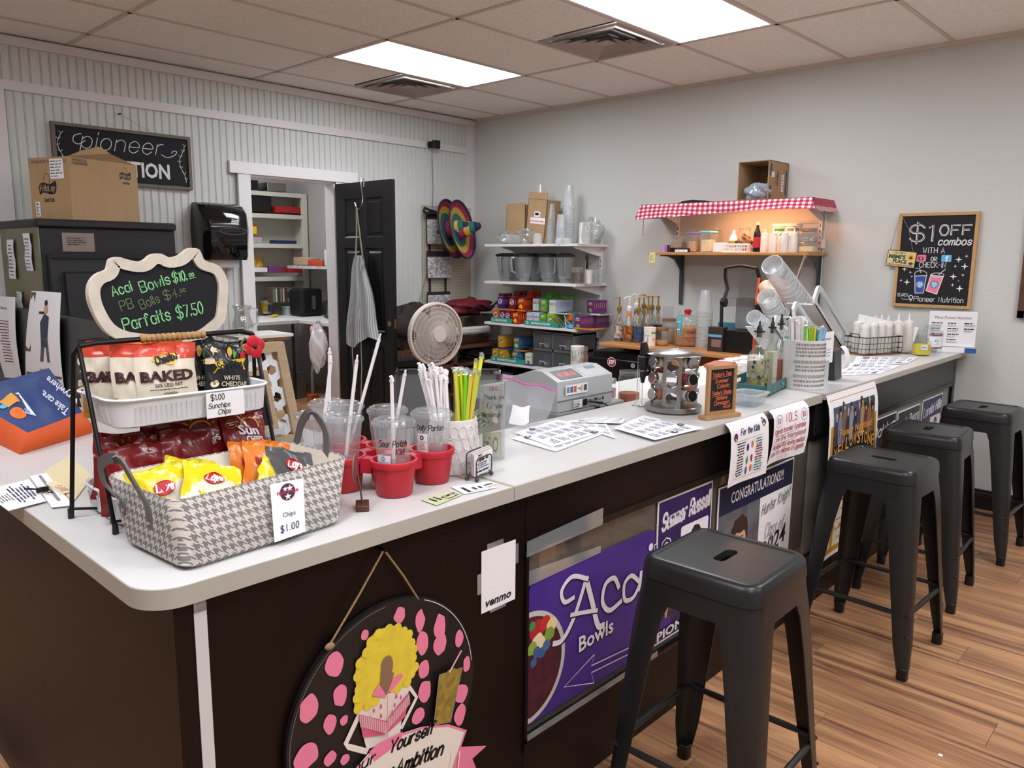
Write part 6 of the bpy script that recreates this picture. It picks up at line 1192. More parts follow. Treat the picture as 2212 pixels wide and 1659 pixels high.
def plump(lb, loc, r, mt=BAGF, seed=1, sq=(1, 1, .7), name='plastic_bag', cat='bag', n=30, grp=None):
 rr = random.Random(seed); k = [rr.uniform(0, 6) for _ in range(4)]
 f = lambda u, v: (lambda q, p, R: (R*math.sin(p)*math.cos(q)*sq[0], R*math.sin(p)*math.sin(q)*sq[1], r*sq[2]-R*math.cos(p)*sq[2]))(u*2*PI, max(.02, v*PI), r*(1+.16*math.sin(u*25+k[0]+v*11)*math.sin(v*14+k[1])+.13*math.sin(u*6.283*3+v*19+k[2])+.08*math.sin(u*6.283*7+v*31+k[3])))
 b = B(); b.grid(f, n, n//2+4, mt); return tag(b.build(name, loc=loc, smooth=70), lb, cat, grp)
plump('crumpled clear bag at the left front of the top shelf', (-.3, -.72, z1), .075, seed=3); plump('clear bag of lids bunched before the cartons', (-.3, -.95, z1), .09, seed=5, sq=(.8, 1.3, .7))
b = B(); b.xf = Matrix.Translation((-.3, -.84, z1+.045))@Matrix.Rotation(PI/2, 4, 'X'); b.lathe([(.0001, -.09), (.042, -.09)]+[(.042+.002*(k % 2), -.09+.01*k) for k in range(19)]+[(.0001, .09)], film('lid_stack', '#dfe5e4', .5, .2), 20); tag(b.build('lid_stack'), 'lying stack of clear lids in the front bag', 'lids')
def vstack(lb, px, h, r0, r1, x=-.2, z=z1, n=20, top=0, grp='upright stacks of clear cups'):
 y = SY(px, x); t = thing('cup_stack', lb, 'cup stack', (x, y, z), group=grp); b = B(); b.lathe([(r0, 0), (r0*.97, h-top-.01), (r1, h), (r1*.9, h), (.0001, h-.002)], CST, 20); b.build('cup_wall', t); b = B()
 for k in range(n): q = (h-top)*(k+.3)/n; b.lathe([(r0*.98, q-.0025), (r0*1.06, q), (r0*.98, q+.0025)], CST, 20)
 b.build('nested_rims', t)
vstack('upright cup stack right of the cartons', 1187, .33, .042, .036, n=22, top=.12); vstack('shorter upright cup stack in front of the tallest', 1210, .235, .042, .03, -.28, n=18, top=.1); vstack('tallest upright cup stack on the top shelf', 1225, .47, .05, .032, -.16, n=26, top=.16)
for i, (px, x) in enumerate(((1160, -.36), (1208, -.38), (1222, -.37))): y = SY(px, x); tag(B().lathe([(.038, 0), (.037, .03+.04*(i == 0)), (.025, .045+.04*(i == 0)), (.0001, .05+.04*(i == 0))], CST, 18).build('dome_lid', loc=(x, y, z1)), ['clear plastic cup upside down beside the bagged lids', 'clear dome lid before the short cup stack', 'clear dome lid nearest the white bags'][i], 'lid')
tag(B().lathe([(.0001, 0), (.05, 0), (.05, .17), (.0001, .17)], M('foam_white', '#dddbd8', .7), 20).build('foam_cup_sleeve', loc=(-.2, SY(1262, -.2), z1)), 'white foam cup sleeve at the right of the top shelf', 'cups'); plump('clear bag over the white cups at the right end of the top shelf', (-.14, SY(1277, -.14), z1), .11, seed=8, sq=(.7, .8, .9))
tag(B().lathe([(.0001, .003), (.04, .003), (.048, .05), (.042, .12), (.036, .15), (.04, .16)], film('smoke_rim_glass', '#dfe4e4', .08, .12), 24).build('glass_carafe', loc=(-.36, SY(1267, -.36), z1)), 'clear glass carafe at the front right of the top shelf', 'glass')
# blender jars
BJ = film('blender_jar_plastic', '#a9adae', .42, .08, .1)
def bjar():
 t = thing('blender_jar', 'x', 'jar'); b = B(); b.rbox(-.045, -.045, 0, .045, .045, .035, BJ, .015, .002); b.build('jar_base', t)
 def rg(h, z, r=.02): return [(x, y, z) for x, y in rrect(-h, -h, h, h, r, 3)]
 b = B(); b.loft([rg(.05, .035), rg(.055, .05), rg(.07, .2), rg(.071, .212)], BJ, caps=False); b.build('jar_wall', t); b = B(); b.loft([rg(.0735, .21), rg(.078, .214), rg(.078, .228), rg(.06, .234), rg(.03, .24)], BLACK); b.build('rubber_lid', t)
 B().tube([(-.068, 0, .2), (-.105, 0, .2), (-.108, 0, .16), (-.1, 0, .09), (-.06, 0, .07)], .009, BJ, 8, flat=1.4).build('handle', t); b = Art(y=-.0725);
 for k in range(5): b.rect(.0, .08+.02*k, .02, .082+.02*k, INK)
 b.build('measure_marks', t, smooth=0); return t
bj = bjar();
for i, (px, x, rz) in enumerate(((1095, -.28, .2), (1130, -.33, -.5), (1152, -.2, 1.2), (1185, -.28, 1.2), (1220, -.26, .7))):
 place(bj if i == 0 else copy_tree(bj), (x, SY(px, x), SZ[1]), rz, ['grey clear blender jar at the left end of the second shelf', 'second blender jar from the left, handle facing left', 'blender jar pushed back in the middle of the second shelf', 'fourth blender jar on the second shelf', 'rightmost blender jar on the second shelf'][i], 'blender jars on the second shelf')
z2 = SZ[1]; tag(B().rbox(-.04, -.04, 0, .04, .04, .09, film('cut_glass', '#8c7a70', .4, .2), .01, .003).rbox(-.034, -.034, .09, .034, .034, .13, film('cut_glass2', '#c9bfa9', .3, .2), .01, .003).build('glass_canister', loc=(-.33, SY(1247, -.33), z2)), 'cut glass canister with a clear stopper on the second shelf', 'jar')
t = thing('milk_frother', 'black milk frother standing on the second shelf', 'frother', (-.36, SY(1267, -.36), z2)); B().tube([(0, 0, .12), (0, 0, .135), (0, 0, .21), (0, 0, .235)], .013, BLACK, 10, radii=[.008, .013, .014, .01]).build('grip', t); B().tube([(0, 0, .002), (0, 0, .12)], .0015, CHROME, 5).tube([(-.016, 0, .19), (-.018, 0, .003), (.018, 0, .003), (.016, 0, .19)], .0015, CHROME, 5).build('wire_stand', t)
for i, px in enumerate((1272, 1279, 1287, 1296)): tag(B().lathe([(.0001, .003), (.022, .003), (.028, .11), (.026, .11), (.02, .006)], CLEAR if i else WHITE, 16).build('drinking_glass', loc=(-.3+.05*i, SY(px, -.3+.05*i), z2)), ['white tumbler beside the frother on the second shelf', 'clear tumbler next to the white one', 'clear tumbler second from the right on the second shelf', 'clear tumbler at the right end of the second shelf'][i], 'glass')
# drink mix boxes
def mixart(base, accent, spot, kind, w_=.066, h_=.1, d_=.024):
 m_ = M('mix_'+base[1:], base, .4); b = Art(y=-.0004, warp=lambda x, z, y: (y, -x, z)); b.box(0, -w_/2, 0, d_, w_/2, h_, m_)
 A_ = M('mixp_'+accent[1:], accent, .45); S_ = M('mixp_'+spot[1:], spot, .45)
 if kind == 'o': b.circ(0, .062, .024, A_); b.circ(0, .062, .017, m_); b.rot = (.5, 0, .06); b.txt('Sunkist', 0, .055, .012, S_, 'c', bold=.04, wid=.05); b.rot = None
 elif kind == 'h': b.rot = (.15, 0, .07); b.rect(-.028, .065, .028, .088, A_); b.txt('Hawaiian', 0, .07, .012, S_, 'c', bold=.04, wid=.052); b.rot = None; b.blob(0, .03, .02, .018, A_, 3, .3)
 elif kind == 'j': b.txt('JOLLY', 0, .076, .012, AW, 'c', bold=.05, wid=.04); b.txt('RANCHER', 0, .062, .009, A_, 'c', bold=.05, wid=.042); b.blob(.004, .022, .018, .016, S_, 4, .2); b.circ(0, .028, .003, AW)
 else: b.rect(-.028, .058, .028, .075, A_); b.txt("WYLER'S", 0, .062, .009, AW, 'c', bold=.04, wid=.045); b.blob(.006, .022, .018, .012, S_, 5, .3)
 b.rot = None; b.w = lambda x, z, y: (d_/2+x, -w_/2+y, z); b.y = -.0004; b.rect(-.002, .04, .002, .08, A_)
 return b
MIX = {k: mixart(*v) for k, v in {'orange': ('#c9682f', '#e8d9c8', '#2c4f9a', 'o'), 'grape': ('#43245e', '#cdb9dc', '#e9e2ef', 'o'), 'cherry': ('#7c1b2a', '#d3c4c6', '#e9e2ef', 'o'), 'punch': ('#b3261f', '#e0c22c', '#b3261f', 'h'), 'lemonade': ('#b9cde0', '#b33a35', '#e6d23c', 'w'), 'apple': ('#4fa03a', '#e0b32c', '#d2577b', 'j'), 'lime': ('#a2b92e', '#2c6aa8', '#e9efe0', 'o'), 'jolly': ('#6a2a72', '#e0b32c', '#63a83a', 'j'), 'gold': ('#c2902a', '#e6cf72', '#2c4f9a', 'o'), 'blueyellow': ('#2f69a3', '#e3c935', '#b33a35', 'h'), 'greenwhite': ('#cfdcbf', '#4b9a3f', '#b03a6a', 'j')}.items()}
MME = {}
for k_, b_ in MIX.items(): o_ = b_.build('drink_mix_box', smooth=0); MME[k_] = o_.data; bpy.data.objects.remove(o_)
CN = {'orange': 'orange', 'grape': 'dark purple', 'cherry': 'dark red', 'punch': 'red and yellow', 'lemonade': 'pale blue', 'apple': 'green', 'lime': 'lime green', 'jolly': 'bright purple', 'gold': 'gold', 'blueyellow': 'blue and yellow', 'greenwhite': 'white and green'}
def mix(kind, px, z, n, x=-.375, where='', rx=0):
 y = SY(px, x)
 for i in range(n):
  o = bpy.data.objects.new('drink_mix_box', MME[kind]); COL.objects.link(o); o.location = (x+.0255*i, y, z); o.rotation_euler = (rx, 0, 0)
  tag(o, ('front %s drink mix box %s' if i == 0 else '%s drink mix box behind the front one %s') % (CN[kind], where), 'box', 'drink mix boxes on the white shelves')
def case(px0, px1, z, mt, h=.035, x=-.392, d=.2, lb='', txt=False):
 y0, y1 = SY(px1, x), SY(px0, x); t = thing('display_case', lb, 'box', (x, y1, z)); w_ = y1-y0
 B().box(0, -w_, 0, .003, 0, h, mt).box(0, -w_, 0, d, -w_+.002, h*.7, mt).box(0, -w_, 0, d, 0, .002, mt).build('case_tray', t, smooth=0)
 if txt: a = Art(warp=lambda x_, z_, y_: (y_, -x_, z_)); a.txt('MORE MIXES FOR YOUR MIXES', w_*.2, h*.3, h*.42, PAPER, bold=.04, wid=w_*.55); a.circ(w_*.09, h*.5, h*.3, PAPER); a.circ(w_*.09, h*.5, h*.18, TEAL); a.build('print', t, smooth=0)
 return t
z3 = SZ[2]+.001; OC = M('orange_case', '#d08a2c', .5); BC = M('blue_case', '#274a86', .5); WC = M('white_case', '#cfd3cf', .5)
case(1061, 1107, z3, TEAL, .042, lb='green display tray at the left of the third shelf', txt=True); case(1134, 1209, z3, TEAL, .042, lb='green display tray in the middle of the third shelf', txt=True); case(1242, 1287, z3, OC, .014, lb='orange case under the bright purple boxes', x=-.385)
W3, W3u = 'on third shelf', 'in third shelf upper tier'
for k_, px, n in (('orange', 1071, 4), ('grape', 1086, 4), ('cherry', 1097, 4), ('lemonade', 1145, 4), ('lemonade', 1159.5, 4), ('apple', 1174, 4), ('lime', 1190, 6)): mix(k_, px, z3+.004, n, -.375, W3+', bottom row')
mix('punch', 1114, z3, 5, -.395, W3+', before the trays'); mix('jolly', 1250, z3+.004, 7, -.38, W3+', right end'); mix('jolly', 1283, z3+.004, 7, -.2, W3+', nearest the wall standard'); mix('jolly', 1277, z3+.122, 7, -.23, 'atop the right-hand row')
case(1278, 1300, z3+.106, WC, .014, x=-.24, lb='white case between the two purple rows', d=.19)
for k_, px, n, x in (('grape', 1081, 5, -.34), ('cherry', 1106, 4, -.34), ('punch', 1126, 6, -.34), ('lemonade', 1158, 5, -.3), ('apple', 1175, 4, -.34), ('lemonade', 1194, 9, -.34)): mix(k_, px, z3+.118, n, x, W3u)
case(1070, 1112, z3+.105, OC, .013, x=-.345, lb='orange case carrying the dark purple boxes'); case(1117, 1135, z3+.105, OC, .013, x=-.345, lb='orange case carrying the red and yellow boxes'); case(1186, 1226, z3+.105, WC, .013, x=-.345, lb='pale case carrying the upper lemonade boxes')
for i, (px, c, x) in enumerate(((1078, 'cherry', -.3), (1110, 'cherry', -.28), (1112, 'cherry', -.28), (1140, 'punch', -.28), (1140, 'punch', -.25), (1180, 'apple', -.28), (1182, 'apple', -.26), (1214, 'apple', -.22))):
 o = bpy.data.objects.new('drink_mix_box', MME[c]); COL.objects.link(o); o.location = (x, SY(px, x)-.03, z3+.222+.026*(i in (2, 4, 6))); o.rotation_euler = (0, PI/2, 0); o.location.z += .024; tag(o, '%s drink mix box lying flat on top of the third shelf stack' % CN[c], 'box', 'drink mix boxes lying flat on top')
t = thing('snack_packet', 'grey and orange packets behind the plastic cutlery', 'packet', (-.3, SY(1232, -.3), z3)); B().box(0, -.05, 0, .05, .03, .12, M('teal_packet', '#4f7f7a', .5)).box(-.01, -.03, .06, 0, .02, .11, ORG).build('packet_body', t, smooth=0)
rr = random.Random(2)
for i in range(7): tag(B().tube([(0, 0, 0), (.03, .0, .02), (.06, .01, .05), (.09, .0, .09)], .005, M('cutlery_'+'rwb'[i % 3], ['#a83540', '#d8d8d8', '#3f7fb5'][i % 3], .4), 5, flat=.4).build('plastic_spoon', loc=(-.37+.01*i, SY(1218+4*i, -.37), z3+.01), rot=(rr.uniform(-.6, .6), 0, rr.uniform(0, 3))), '%s plastic spoon in the heap on the third shelf' % ['red', 'white', 'blue'][i % 3], 'spoon', 'plastic spoons on the third shelf')
plump('blue and white crinkled packet in front of the spoons', (-.37, SY(1236, -.37), z3), .03, M('blue_packet', '#5fa0cf', .4), 3, (1, 1.3, .5), 'snack_packet', 'packet')
z4 = SZ[3]+.001; case(1061, 1135, z4, TEAL, .042, lb='green display tray on the lowest shelf', txt=True)
W4 = 'on lowest shelf'
for k_, px, n, z, x in (('gold', 1070, 4, 0, -.375), ('gold', 1086, 6, 0, -.375), ('blueyellow', 1114, 6, 0, -.375), ('greenwhite', 1143, 2, 0, -.38), ('gold', 1083, 6, .118, -.34), ('blueyellow', 1117, 8, .118, -.34)): mix(k_, px, z4+.004+z, n, x, W4+(', bottom row' if z == 0 else ', upper tier'))
case(1077, 1110, z4+.104, BC, .014, x=-.345, lb='blue case carrying the upper gold boxes'); case(1112, 1136, z4+.104, OC, .014, x=-.345, lb='orange case carrying the upper blue boxes'); case(1136, 1154, z4, BC, .014, x=-.39, lb='blue case under the white and green boxes', d=.1)
# drawers
t = thing('drawer_unit', 'grey four-drawer organiser with clear fronts on the lowest shelf', 'drawers', (-.37, SY(1154, -.37), z4)); DG = M('drawer_grey', '#5d6062', .5); DF = film('drawer_front', '#a9b0b2', .16, .1); W_ = .215; H_ = .148
for i in range(2):
 for j in range(2):
  y1 = -i*W_; z0 = j*H_; b = B(); b.box(0, y1-W_, z0, .3, y1-W_+.008, z0+H_, DG).box(0, y1-.008, z0, .3, y1, z0+H_, DG).box(0, y1-W_, z0, .3, y1, z0+.01, DG).box(0, y1-W_, z0+H_-.012, .3, y1, z0+H_, DG).box(.29, y1-W_, z0, .3, y1, z0+H_, DG); b.build('drawer_case', t, smooth=0)
  d = B().box(.004, y1-W_+.012, z0+.014, .007, y1-.012, z0+H_-.016, DF).build('drawer', t, smooth=0); B().tube([(.003, y1-W_/2+.03, z0+.02), (-.012, y1-W_/2+.025, z0+.05), (-.012, y1-W_/2-.025, z0+.05), (.003, y1-W_/2-.03, z0+.02)], .005, film('pull_plastic', '#c9cfd0', .5), 6).build('drawer_pull', d)
  c = [('#6fa79c', 'pudding mix box with red lettering inside the upper left drawer'), ('#8f84a8', 'x'), ('#79a3bd', 'y'), ('#a89a80', 'z')][i*2+j]; bx_ = thing('pudding_box', ['teal box inside the lower left drawer', 'teal pudding box inside the upper left drawer', 'grey box inside the lower right drawer', 'mauve pudding box inside the upper right drawer'][i*2+j], 'box', (-.345, t.location.y+y1-.13, z4+z0+.015)); B().box(0, -.035, 0, .02, .035, .085, M('pudding_'+c[0][1:], c[0], .5)).build('carton', bx_, smooth=0); a = Art(warp=lambda x, z, y: (y, -x, z)); a.txt('JELL-O', 0, .06, .014, RED, 'c', bold=.06, wid=.05); a.blob(.005, .02, .02, .014, M('cream_print'), 3, .2); a.build('print', bx_, smooth=0)
t = thing('protein_tub', 'white protein tub with a green band at the right of the lowest shelf', 'tub', (-.47, SY(1251, -.47), .575)); t.location = (-.37, SY(1251, -.37)-.0, z4); B().lathe([(.0001, 0), (.052, 0), (.054, .004), (.054, .175), (.056, .177), (.056, .205), (.05, .212), (.0001, .212)], OFFW, 28).build('tub_body', t)
a = Art(warp=lambda x, z, y: (lambda q: ((.0545-y)*math.cos(q), (.0545-y)*math.sin(q), z))(x/.0545-2.3), y=-.0004); a.rect(-.08, .145, .08, .168, M('herb_green', '#6fae3c', .5)); a.txt('ALIMENT', 0, .15, .011, PAPER, 'c', bold=.03, wid=.06); a.lines(-.06, .09, -.01, .14, 6, INK, .35, 2); a.blob(.03, .06, .03, .05, M('shake_photo', '#b58f6f', .5), 2, .1); a.rect(-.07, .03, 0, .05, OC); a.build('label', t, smooth=0)
tag(B().box(0, 0, 0, .01, .06, .2, M('dotted_box', '#d8cfc4', .6, col2='#b3502c', nscale=60)).build('tea_box', loc=(-.3, SY(1272, -.3), z4)), 'white box with orange dots behind the protein tub', 'box')
for i, px in enumerate((1090, 1113)): y = SY(px, -.3); o = tag(B().box(0, -.0, 0, .25, .19, .15, PAPER).box(-.001, -.0, .13, .25, .1905, .15, NAVY).box(-.001, .03, .06, 0, .045, .08, NAVY).build('storage_box', loc=(-.38, y-.06, .33)), ['white box with a dark blue lid under the lowest shelf', 'white box with a dark blue lid partly behind the first one'][i], 'box', 'white boxes under the shelves')
tag(B().box(-.42, -1.3, .3, -.02, -.62, .325, M('low_bench_wood', '#6b4a33', .6)).box(-.4, -1.28, 0, -.36, -1.24, .3, M('low_bench_wood')).box(-.4, -.68, 0, -.36, -.64, .3, M('low_bench_wood')).box(-.08, -1.28, 0, -.04, -1.24, .3, M('low_bench_wood')).box(-.08, -.68, 0, -.04, -.64, .3, M('low_bench_wood')).build('low_bench', smooth=0), 'low wooden bench beneath the white shelves', 'bench')
# == gingham-covered shelf and wooden shelf
def gingham():
 mt = M('gingham_cloth', '#e9e0e0', .85, bump=.15, bscale=300); nt = mt.node_tree; N = nt.nodes; L = nt.links; b = N['Principled BSDF']; tc = N.new('ShaderNodeTexCoord'); sp = N.new('ShaderNodeSeparateXYZ'); L.new(tc.outputs['Object'], sp.inputs[0])
 def st(a, k):
  n = N.new('ShaderNodeMath'); n.operation = 'MULTIPLY'; n.inputs[1].default_value = k; L.new(a, n.inputs[0]); f = N.new('ShaderNodeMath'); f.operation = 'FRACT'; L.new(n.outputs[0], f.inputs[0]); g = N.new('ShaderNodeMath'); g.operation = 'LESS_THAN'; g.inputs[1].default_value = .5; L.new(f.outputs[0], g.inputs[0]); return g.outputs[0]
 ad = N.new('ShaderNodeMath'); ad.operation = 'ADD'; L.new(sp.outputs[0], ad.inputs[0]); L.new(sp.outputs[2], ad.inputs[1])
 a_, b_ = st(sp.outputs[1], 26), st(ad.outputs[0], 30); s = N.new('ShaderNodeMath'); s.operation = 'ADD'; L.new(a_, s.inputs[0]); L.new(b_, s.inputs[1]); h = N.new('ShaderNodeMath'); h.operation = 'MULTIPLY'; h.inputs[1].default_value = .5; L.new(s.outputs[0], h.inputs[0])
 cr = N.new('ShaderNodeValToRGB'); cr.color_ramp.interpolation = 'CONSTANT'; e = cr.color_ramp.elements; e[0].color = lin('#e6dcdc'); e[1].position = .3; e[1].color = lin('#cc6a7e'); q = e.new(.8); q.color = lin('#a81c3c'); L.new(h.outputs[0], cr.inputs[0]); L.new(cr.outputs[0], b.inputs['Base Color']); return mt
GM = gingham(); AX, AY0, AY1, AZ = -.34, -2.13, -3.40, 1.85
t = thing('upper_shelf', 'white bracketed shelf hidden under a red gingham cloth', 'shelf', (0, 0, 0)); B().box(AX, AY1, AZ-.022, -.002, AY0, AZ-.002, SHW).build('shelf_board', t, smooth=0)
for y in (-2.245, -3.33):
 B().prism([(-.014, AZ-.13), (-.014, AZ-.023), (-.32, AZ-.023), (-.32, AZ-.035)], y-.003, y+.003, SHW, 'y').build('bracket', t, smooth=0); b = B(); b.box(-.014, y-.012, 1.52, -.001, y+.012, AZ-.02, SHW)
 for k in range(8): b.box(-.0145, y-.004, 1.53+.038*k, -.0138, y+.004, 1.547+.038*k, BLACK)
 b.build('slotted_standard', t, smooth=0)
c = B(); wv = lambda y: .004*math.sin(y*18)+.003*math.sin(y*41)
c.grid(lambda u, v: (AX*(1-v)*1.0-.004*(1-v), AY0+(AY1-AY0)*u, AZ+.0015), 30, 4, GM)
def fr(u, v):
 y = AY0+(AY1-AY0)*u; hang = .085+.012*math.sin(u*5+1)-.01*u+.035*max(0, .12-u)*8*.3; return (AX-.006-.03*v*(.5+.5*math.sin(u*9))-abs(wv(y))*v, y+(.04*v if u == 0 else -.035*v if u == 1 else 0), AZ-hang*v)
c.grid(fr, 40, 5, GM); c.grid(lambda u, v: (AX*(1-u)-.004*(1-u), AY0+.004+.04*v, AZ-.08*v-.02*v*(1-u)), 8, 4, GM); c.grid(lambda u, v: (AX*(1-u)-.004*(1-u), AY1-.004-.03*v, AZ-.08*v+.005*math.sin(u*20)*v), 8, 4, GM)
tag(c.build('gingham_cloth', smooth=60), 'red and white gingham cloth draped over the upper shelf edge', 'tablecloth')
tag(B().tube([(0, 0, 0), (.002, 0, -.04), (-.001, .001, -.13)], .0025, M('cord_black_gold', '#5a4a34', .7, noise=1, nscale=200), 5).build('cord', loc=(-.36, -2.17, 1.755)), 'twisted cord hanging from the left end of the gingham cloth', 'cord')
# warm lamp under the upper shelf
t = thing('shelf_lamp', 'slim warm lamp under the gingham shelf', 'lamp', (-.25, -2.95, AZ-.03)); B().box(-.015, -.28, -.004, .015, .28, .008, WHITE).build('lamp_body', t, smooth=0); B().box(-.011, -.27, -.008, .011, .27, -.004, M('warm_lamp', '#ffb27a', .5, emit=45)).build('lamp_tube', t, smooth=0)
tag(B().tube([(-.02, -3.36, 1.82), (-.015, -3.365, 1.7), (-.02, -3.36, 1.6), (-.02, -3.36, 1.53), (-.04, -3.37, 1.3), (-.1, -3.34, .95)], .003, WHITE, 6).rbox(-.03, -3.372, 1.54, -.008, -3.348, 1.6, WHITE, .005, .002).build('lamp_cord'), 'white lamp cord with an inline switch on the right wall', 'cord')
WSH = woodmat('shelf_oak', '#c08c54', '#9c6a3a', .45, (30, 3, 60)); WZ = 1.512
t = thing('wooden_shelf', 'honey-coloured wooden shelf on grey brackets', 'shelf', (0, 0, 0)); B().rbox(-.31, -3.385, WZ-.02, -.002, -2.19, WZ, WSH, .004, .002, 1).build('shelf_board', t, smooth=0); GBR = M('grey_bracket', '#4f5357', .4, .3)
for y in (-2.30, -3.345):
 b = B(); b.box(-.3, y-.014, WZ-.03, -.004, y+.014, WZ-.021, GBR); b.prism([(-.008, WZ-.03), (-.03, WZ-.03), (-.02, WZ-.38), (-.008, WZ-.39)], y-.014, y+.014, GBR, 'y'); b.prism([(-.03, WZ-.03), (-.22, WZ-.03), (-.12, WZ-.055), (-.03, WZ-.14)], y-.004, y+.004, GBR, 'y'); b.build('bracket', t, smooth=0)
t = thing('sticky_note', 'yellow note hanging from the left end of the wooden shelf', 'note', (-.312, -2.2, 1.435)); B().box(0, -.05, 0, .001, .0, .075, M('note_yellow', '#dcd68a', .8)).build('note_sheet', t, smooth=0); a = Art(warp=lambda x, z, y: (y, -x, z)); a.lines(.005, .01, .045, .06, 5, INK, .25, 2); a.build('print', t, smooth=0)
WY = lambda px, x=-.22: at(px, 540, 'x', x).y
def tub(lb, px, x, w_, h_, d_, body, lid, fill=None, ff=.5, z=WZ, name='food_tub', grp=None):
 t = thing(name, lb, 'container', (x, WY(px, x), z), group=grp); b = B(); b.rbox(-d_/2, -w_/2, .001, d_/2, w_/2, h_, body, .015, .003, 3, .006); b.build('tub_body', t); B().rbox(-d_/2-.01, -w_/2-.01, h_, d_/2+.01, w_/2+.01, h_+.012, lid, .02, .002, 3).build('tub_lid', t)
 if fill: B().rbox(-d_/2+.006, -w_/2+.006, .004, d_/2-.006, w_/2-.006, h_*ff, fill, .012, .003, 3).build('contents', t)
 return t
PN = M('peanut_fill', '#b98252', .8, noise=.9, nscale=120); OATS = M('oat_fill', '#d9bb86', .8, noise=.5, nscale=150); CK = M('cookie_fill', '#8a6a4e', .8, noise=1.2, nscale=60); CAN = M('candy_fill', '#7d5a52', .7, col2='#cfc0ae', nscale=90)
t = tub('clear tub of broken cookies raised on a flat black box', 1465, -.2, .1, .075, .09, CLEAR, CLEAR, CK, .6, WZ+.03); tag(B().box(-.26, 0, 0, -.14, .12, .028, BLACK).build('flat_box', loc=(0, WY(1488, -.2)-.03, WZ)), 'flat black box under the cookie tub', 'box')
tag(B().box(0, 0, 0, .02, .09, .018, WHITE).build('white_spatula', loc=(-.3, WY(1482, -.3), WZ+.001)), 'flat white handle lying on the wooden shelf', 'utensil'); tag(B().lathe([(.022, 0), (.018, .055), (.0001, .056)], M('lilac_plastic', '#b58ac0', .5), 18).build('lilac_cup', loc=(-.22, WY(1433, -.22), WZ)), 'small lilac cup at the left end of the wooden shelf', 'cup')
tag(B().box(0, 0, 0, .06, .035, .055, M('dark_red_box', '#5c2030', .6)).build('red_box', loc=(-.16, WY(1449, -.16), WZ)), 'dark red box behind the lilac cup', 'box')
tub('clear tub of nuts with a lilac lid', 1499, -.2, .075, .13, .075, CLEAR, M('lilac_lid', '#8f8ad0', .4), PN, .6); tub('clear tub of oats with a turquoise lid', 1529, -.22, .09, .135, .085, CLEAR, M('aqua_lid', '#7fcfd0', .4), OATS, .65)
jarthing('clip_jar', 'clear glass jar with a clip top behind the oats', 'jar', Vector((-.09, WY(1545, -.09), WZ)), .045, .16, .75, CK, GLASS, fillh=.3); tag(B().rbox(-.04, -.04, 0, .04, .04, .065, OFFW, .01, .004).build('white_tub', loc=(-.25, WY(1556, -.25), WZ)), 'squat white tub beside the plastic basket', 'container')
t = thing('plastic_basket', 'cream perforated plastic basket of bottles', 'basket', (-.24, WY(1592, -.24), WZ)); b = B();
for z0, z1_ in ((0, .01), (.026, .032), (.048, .06)): b.ringprism(rrect(-.055, -.095, .055, .095, .02), rrect(-.052, -.092, .052, .092, .018), z0, z1_, OFFW, 'z')
for k in range(15):
 for x in (-.0545, .052): b.box(x, -.085+.012*k, .008, x+.0025, -.08+.012*k, .05, OFFW)
for k in range(8):
 for y in (-.0945, .092): b.box(-.045+.012*k, y, .008, -.04+.012*k, y+.0025, .05, OFFW)
b.prism(rrect(-.052, -.092, .052, .092, .018), 0, .004, OFFW, 'z'); b.build('basket_walls', t, smooth=0)
def bottle(lb, px, x, r, h, col, cap, label=None, z=WZ, fill=None, grp=None):
 t = thing('bottle', lb, 'bottle', (x, WY(px, x), z), group=grp); B().lathe([(.0001, .001), (r, .002), (r, h*.55), (r*.85, h*.68), (r*.4, h*.82), (r*.38, h*.92)], col, 18).build('bottle_body', t); B().lathe([(r*.45, h*.9), (r*.45, h), (.0001, h)], cap, 14).build('cap', t)
 if label: B().lathe([(r*1.02, h*.15), (r*1.02, h*.5)], label, 18).build('label', t)
 return t
bottle('white bottle with a black and yellow label in the plastic basket', 1583, -.24, .028, .145, OFFW, WHITE, M('black_yellow_label', '#2a2824', .5, col2='#d2b62c', nscale=14), WZ+.006); bottle('dark syrup bottle with a white cap in the plastic basket', 1634, -.22, .024, .2, M('dark_syrup', '#1c0f0c', .2), WHITE, RED, WZ+.001)
jarthing('clip_jar', 'clip-top glass jar behind the packets', 'jar', Vector((-.14, WY(1607, -.14), WZ)), .05, .165, .8, None, GLASS); plump('brown and black snack packet in the plastic basket', (-.24, WY(1607, -.24), WZ+.02), .042, M('snack_packet_brown', '#9c6a3c', .4, col2='#2a211c', nscale=20), 4, (.7, 1.1, 1.1), 'snack_packet', 'packet')
for i, (px, x) in enumerate(((1651, -.24), (1669, -.27), (1694, -.27), (1714, -.24))): squeeze(['leftmost squeeze bottle on the wooden shelf', 'second squeeze bottle on the wooden shelf', 'third squeeze bottle on the wooden shelf, half full', 'rightmost squeeze bottle on the wooden shelf'][i], Vector((x, WY(px, x), WZ)), 'squeeze bottles on the wooden shelf', None, .95, .145)
for i, px in enumerate((1683, 1712)): x = -.12; t = thing('supplement_tub', ['white tub with a green and red label at the back of the wooden shelf', 'white tub with handwriting at the back of the wooden shelf'][i], 'tub', (x, WY(px, x), WZ)); B().lathe([(.0001, 0), (.05, 0), (.05, .17), (.053, .172), (.053, .19), (.0001, .192)], OFFW, 24).build('tub_body', t); a = Art(warp=lambda x_, z, y: (lambda q: ((.0505-y)*math.cos(q), (.0505-y)*math.sin(q), z))(x_/.0505-2.5), y=-.0004); a.rect(-.06, .14, .06, .158, GREENI if i == 0 else GREYI); a.blob(0, .1, .03, .02, RED if i == 0 else INK, 3, .4); a.build('label', t, smooth=0)
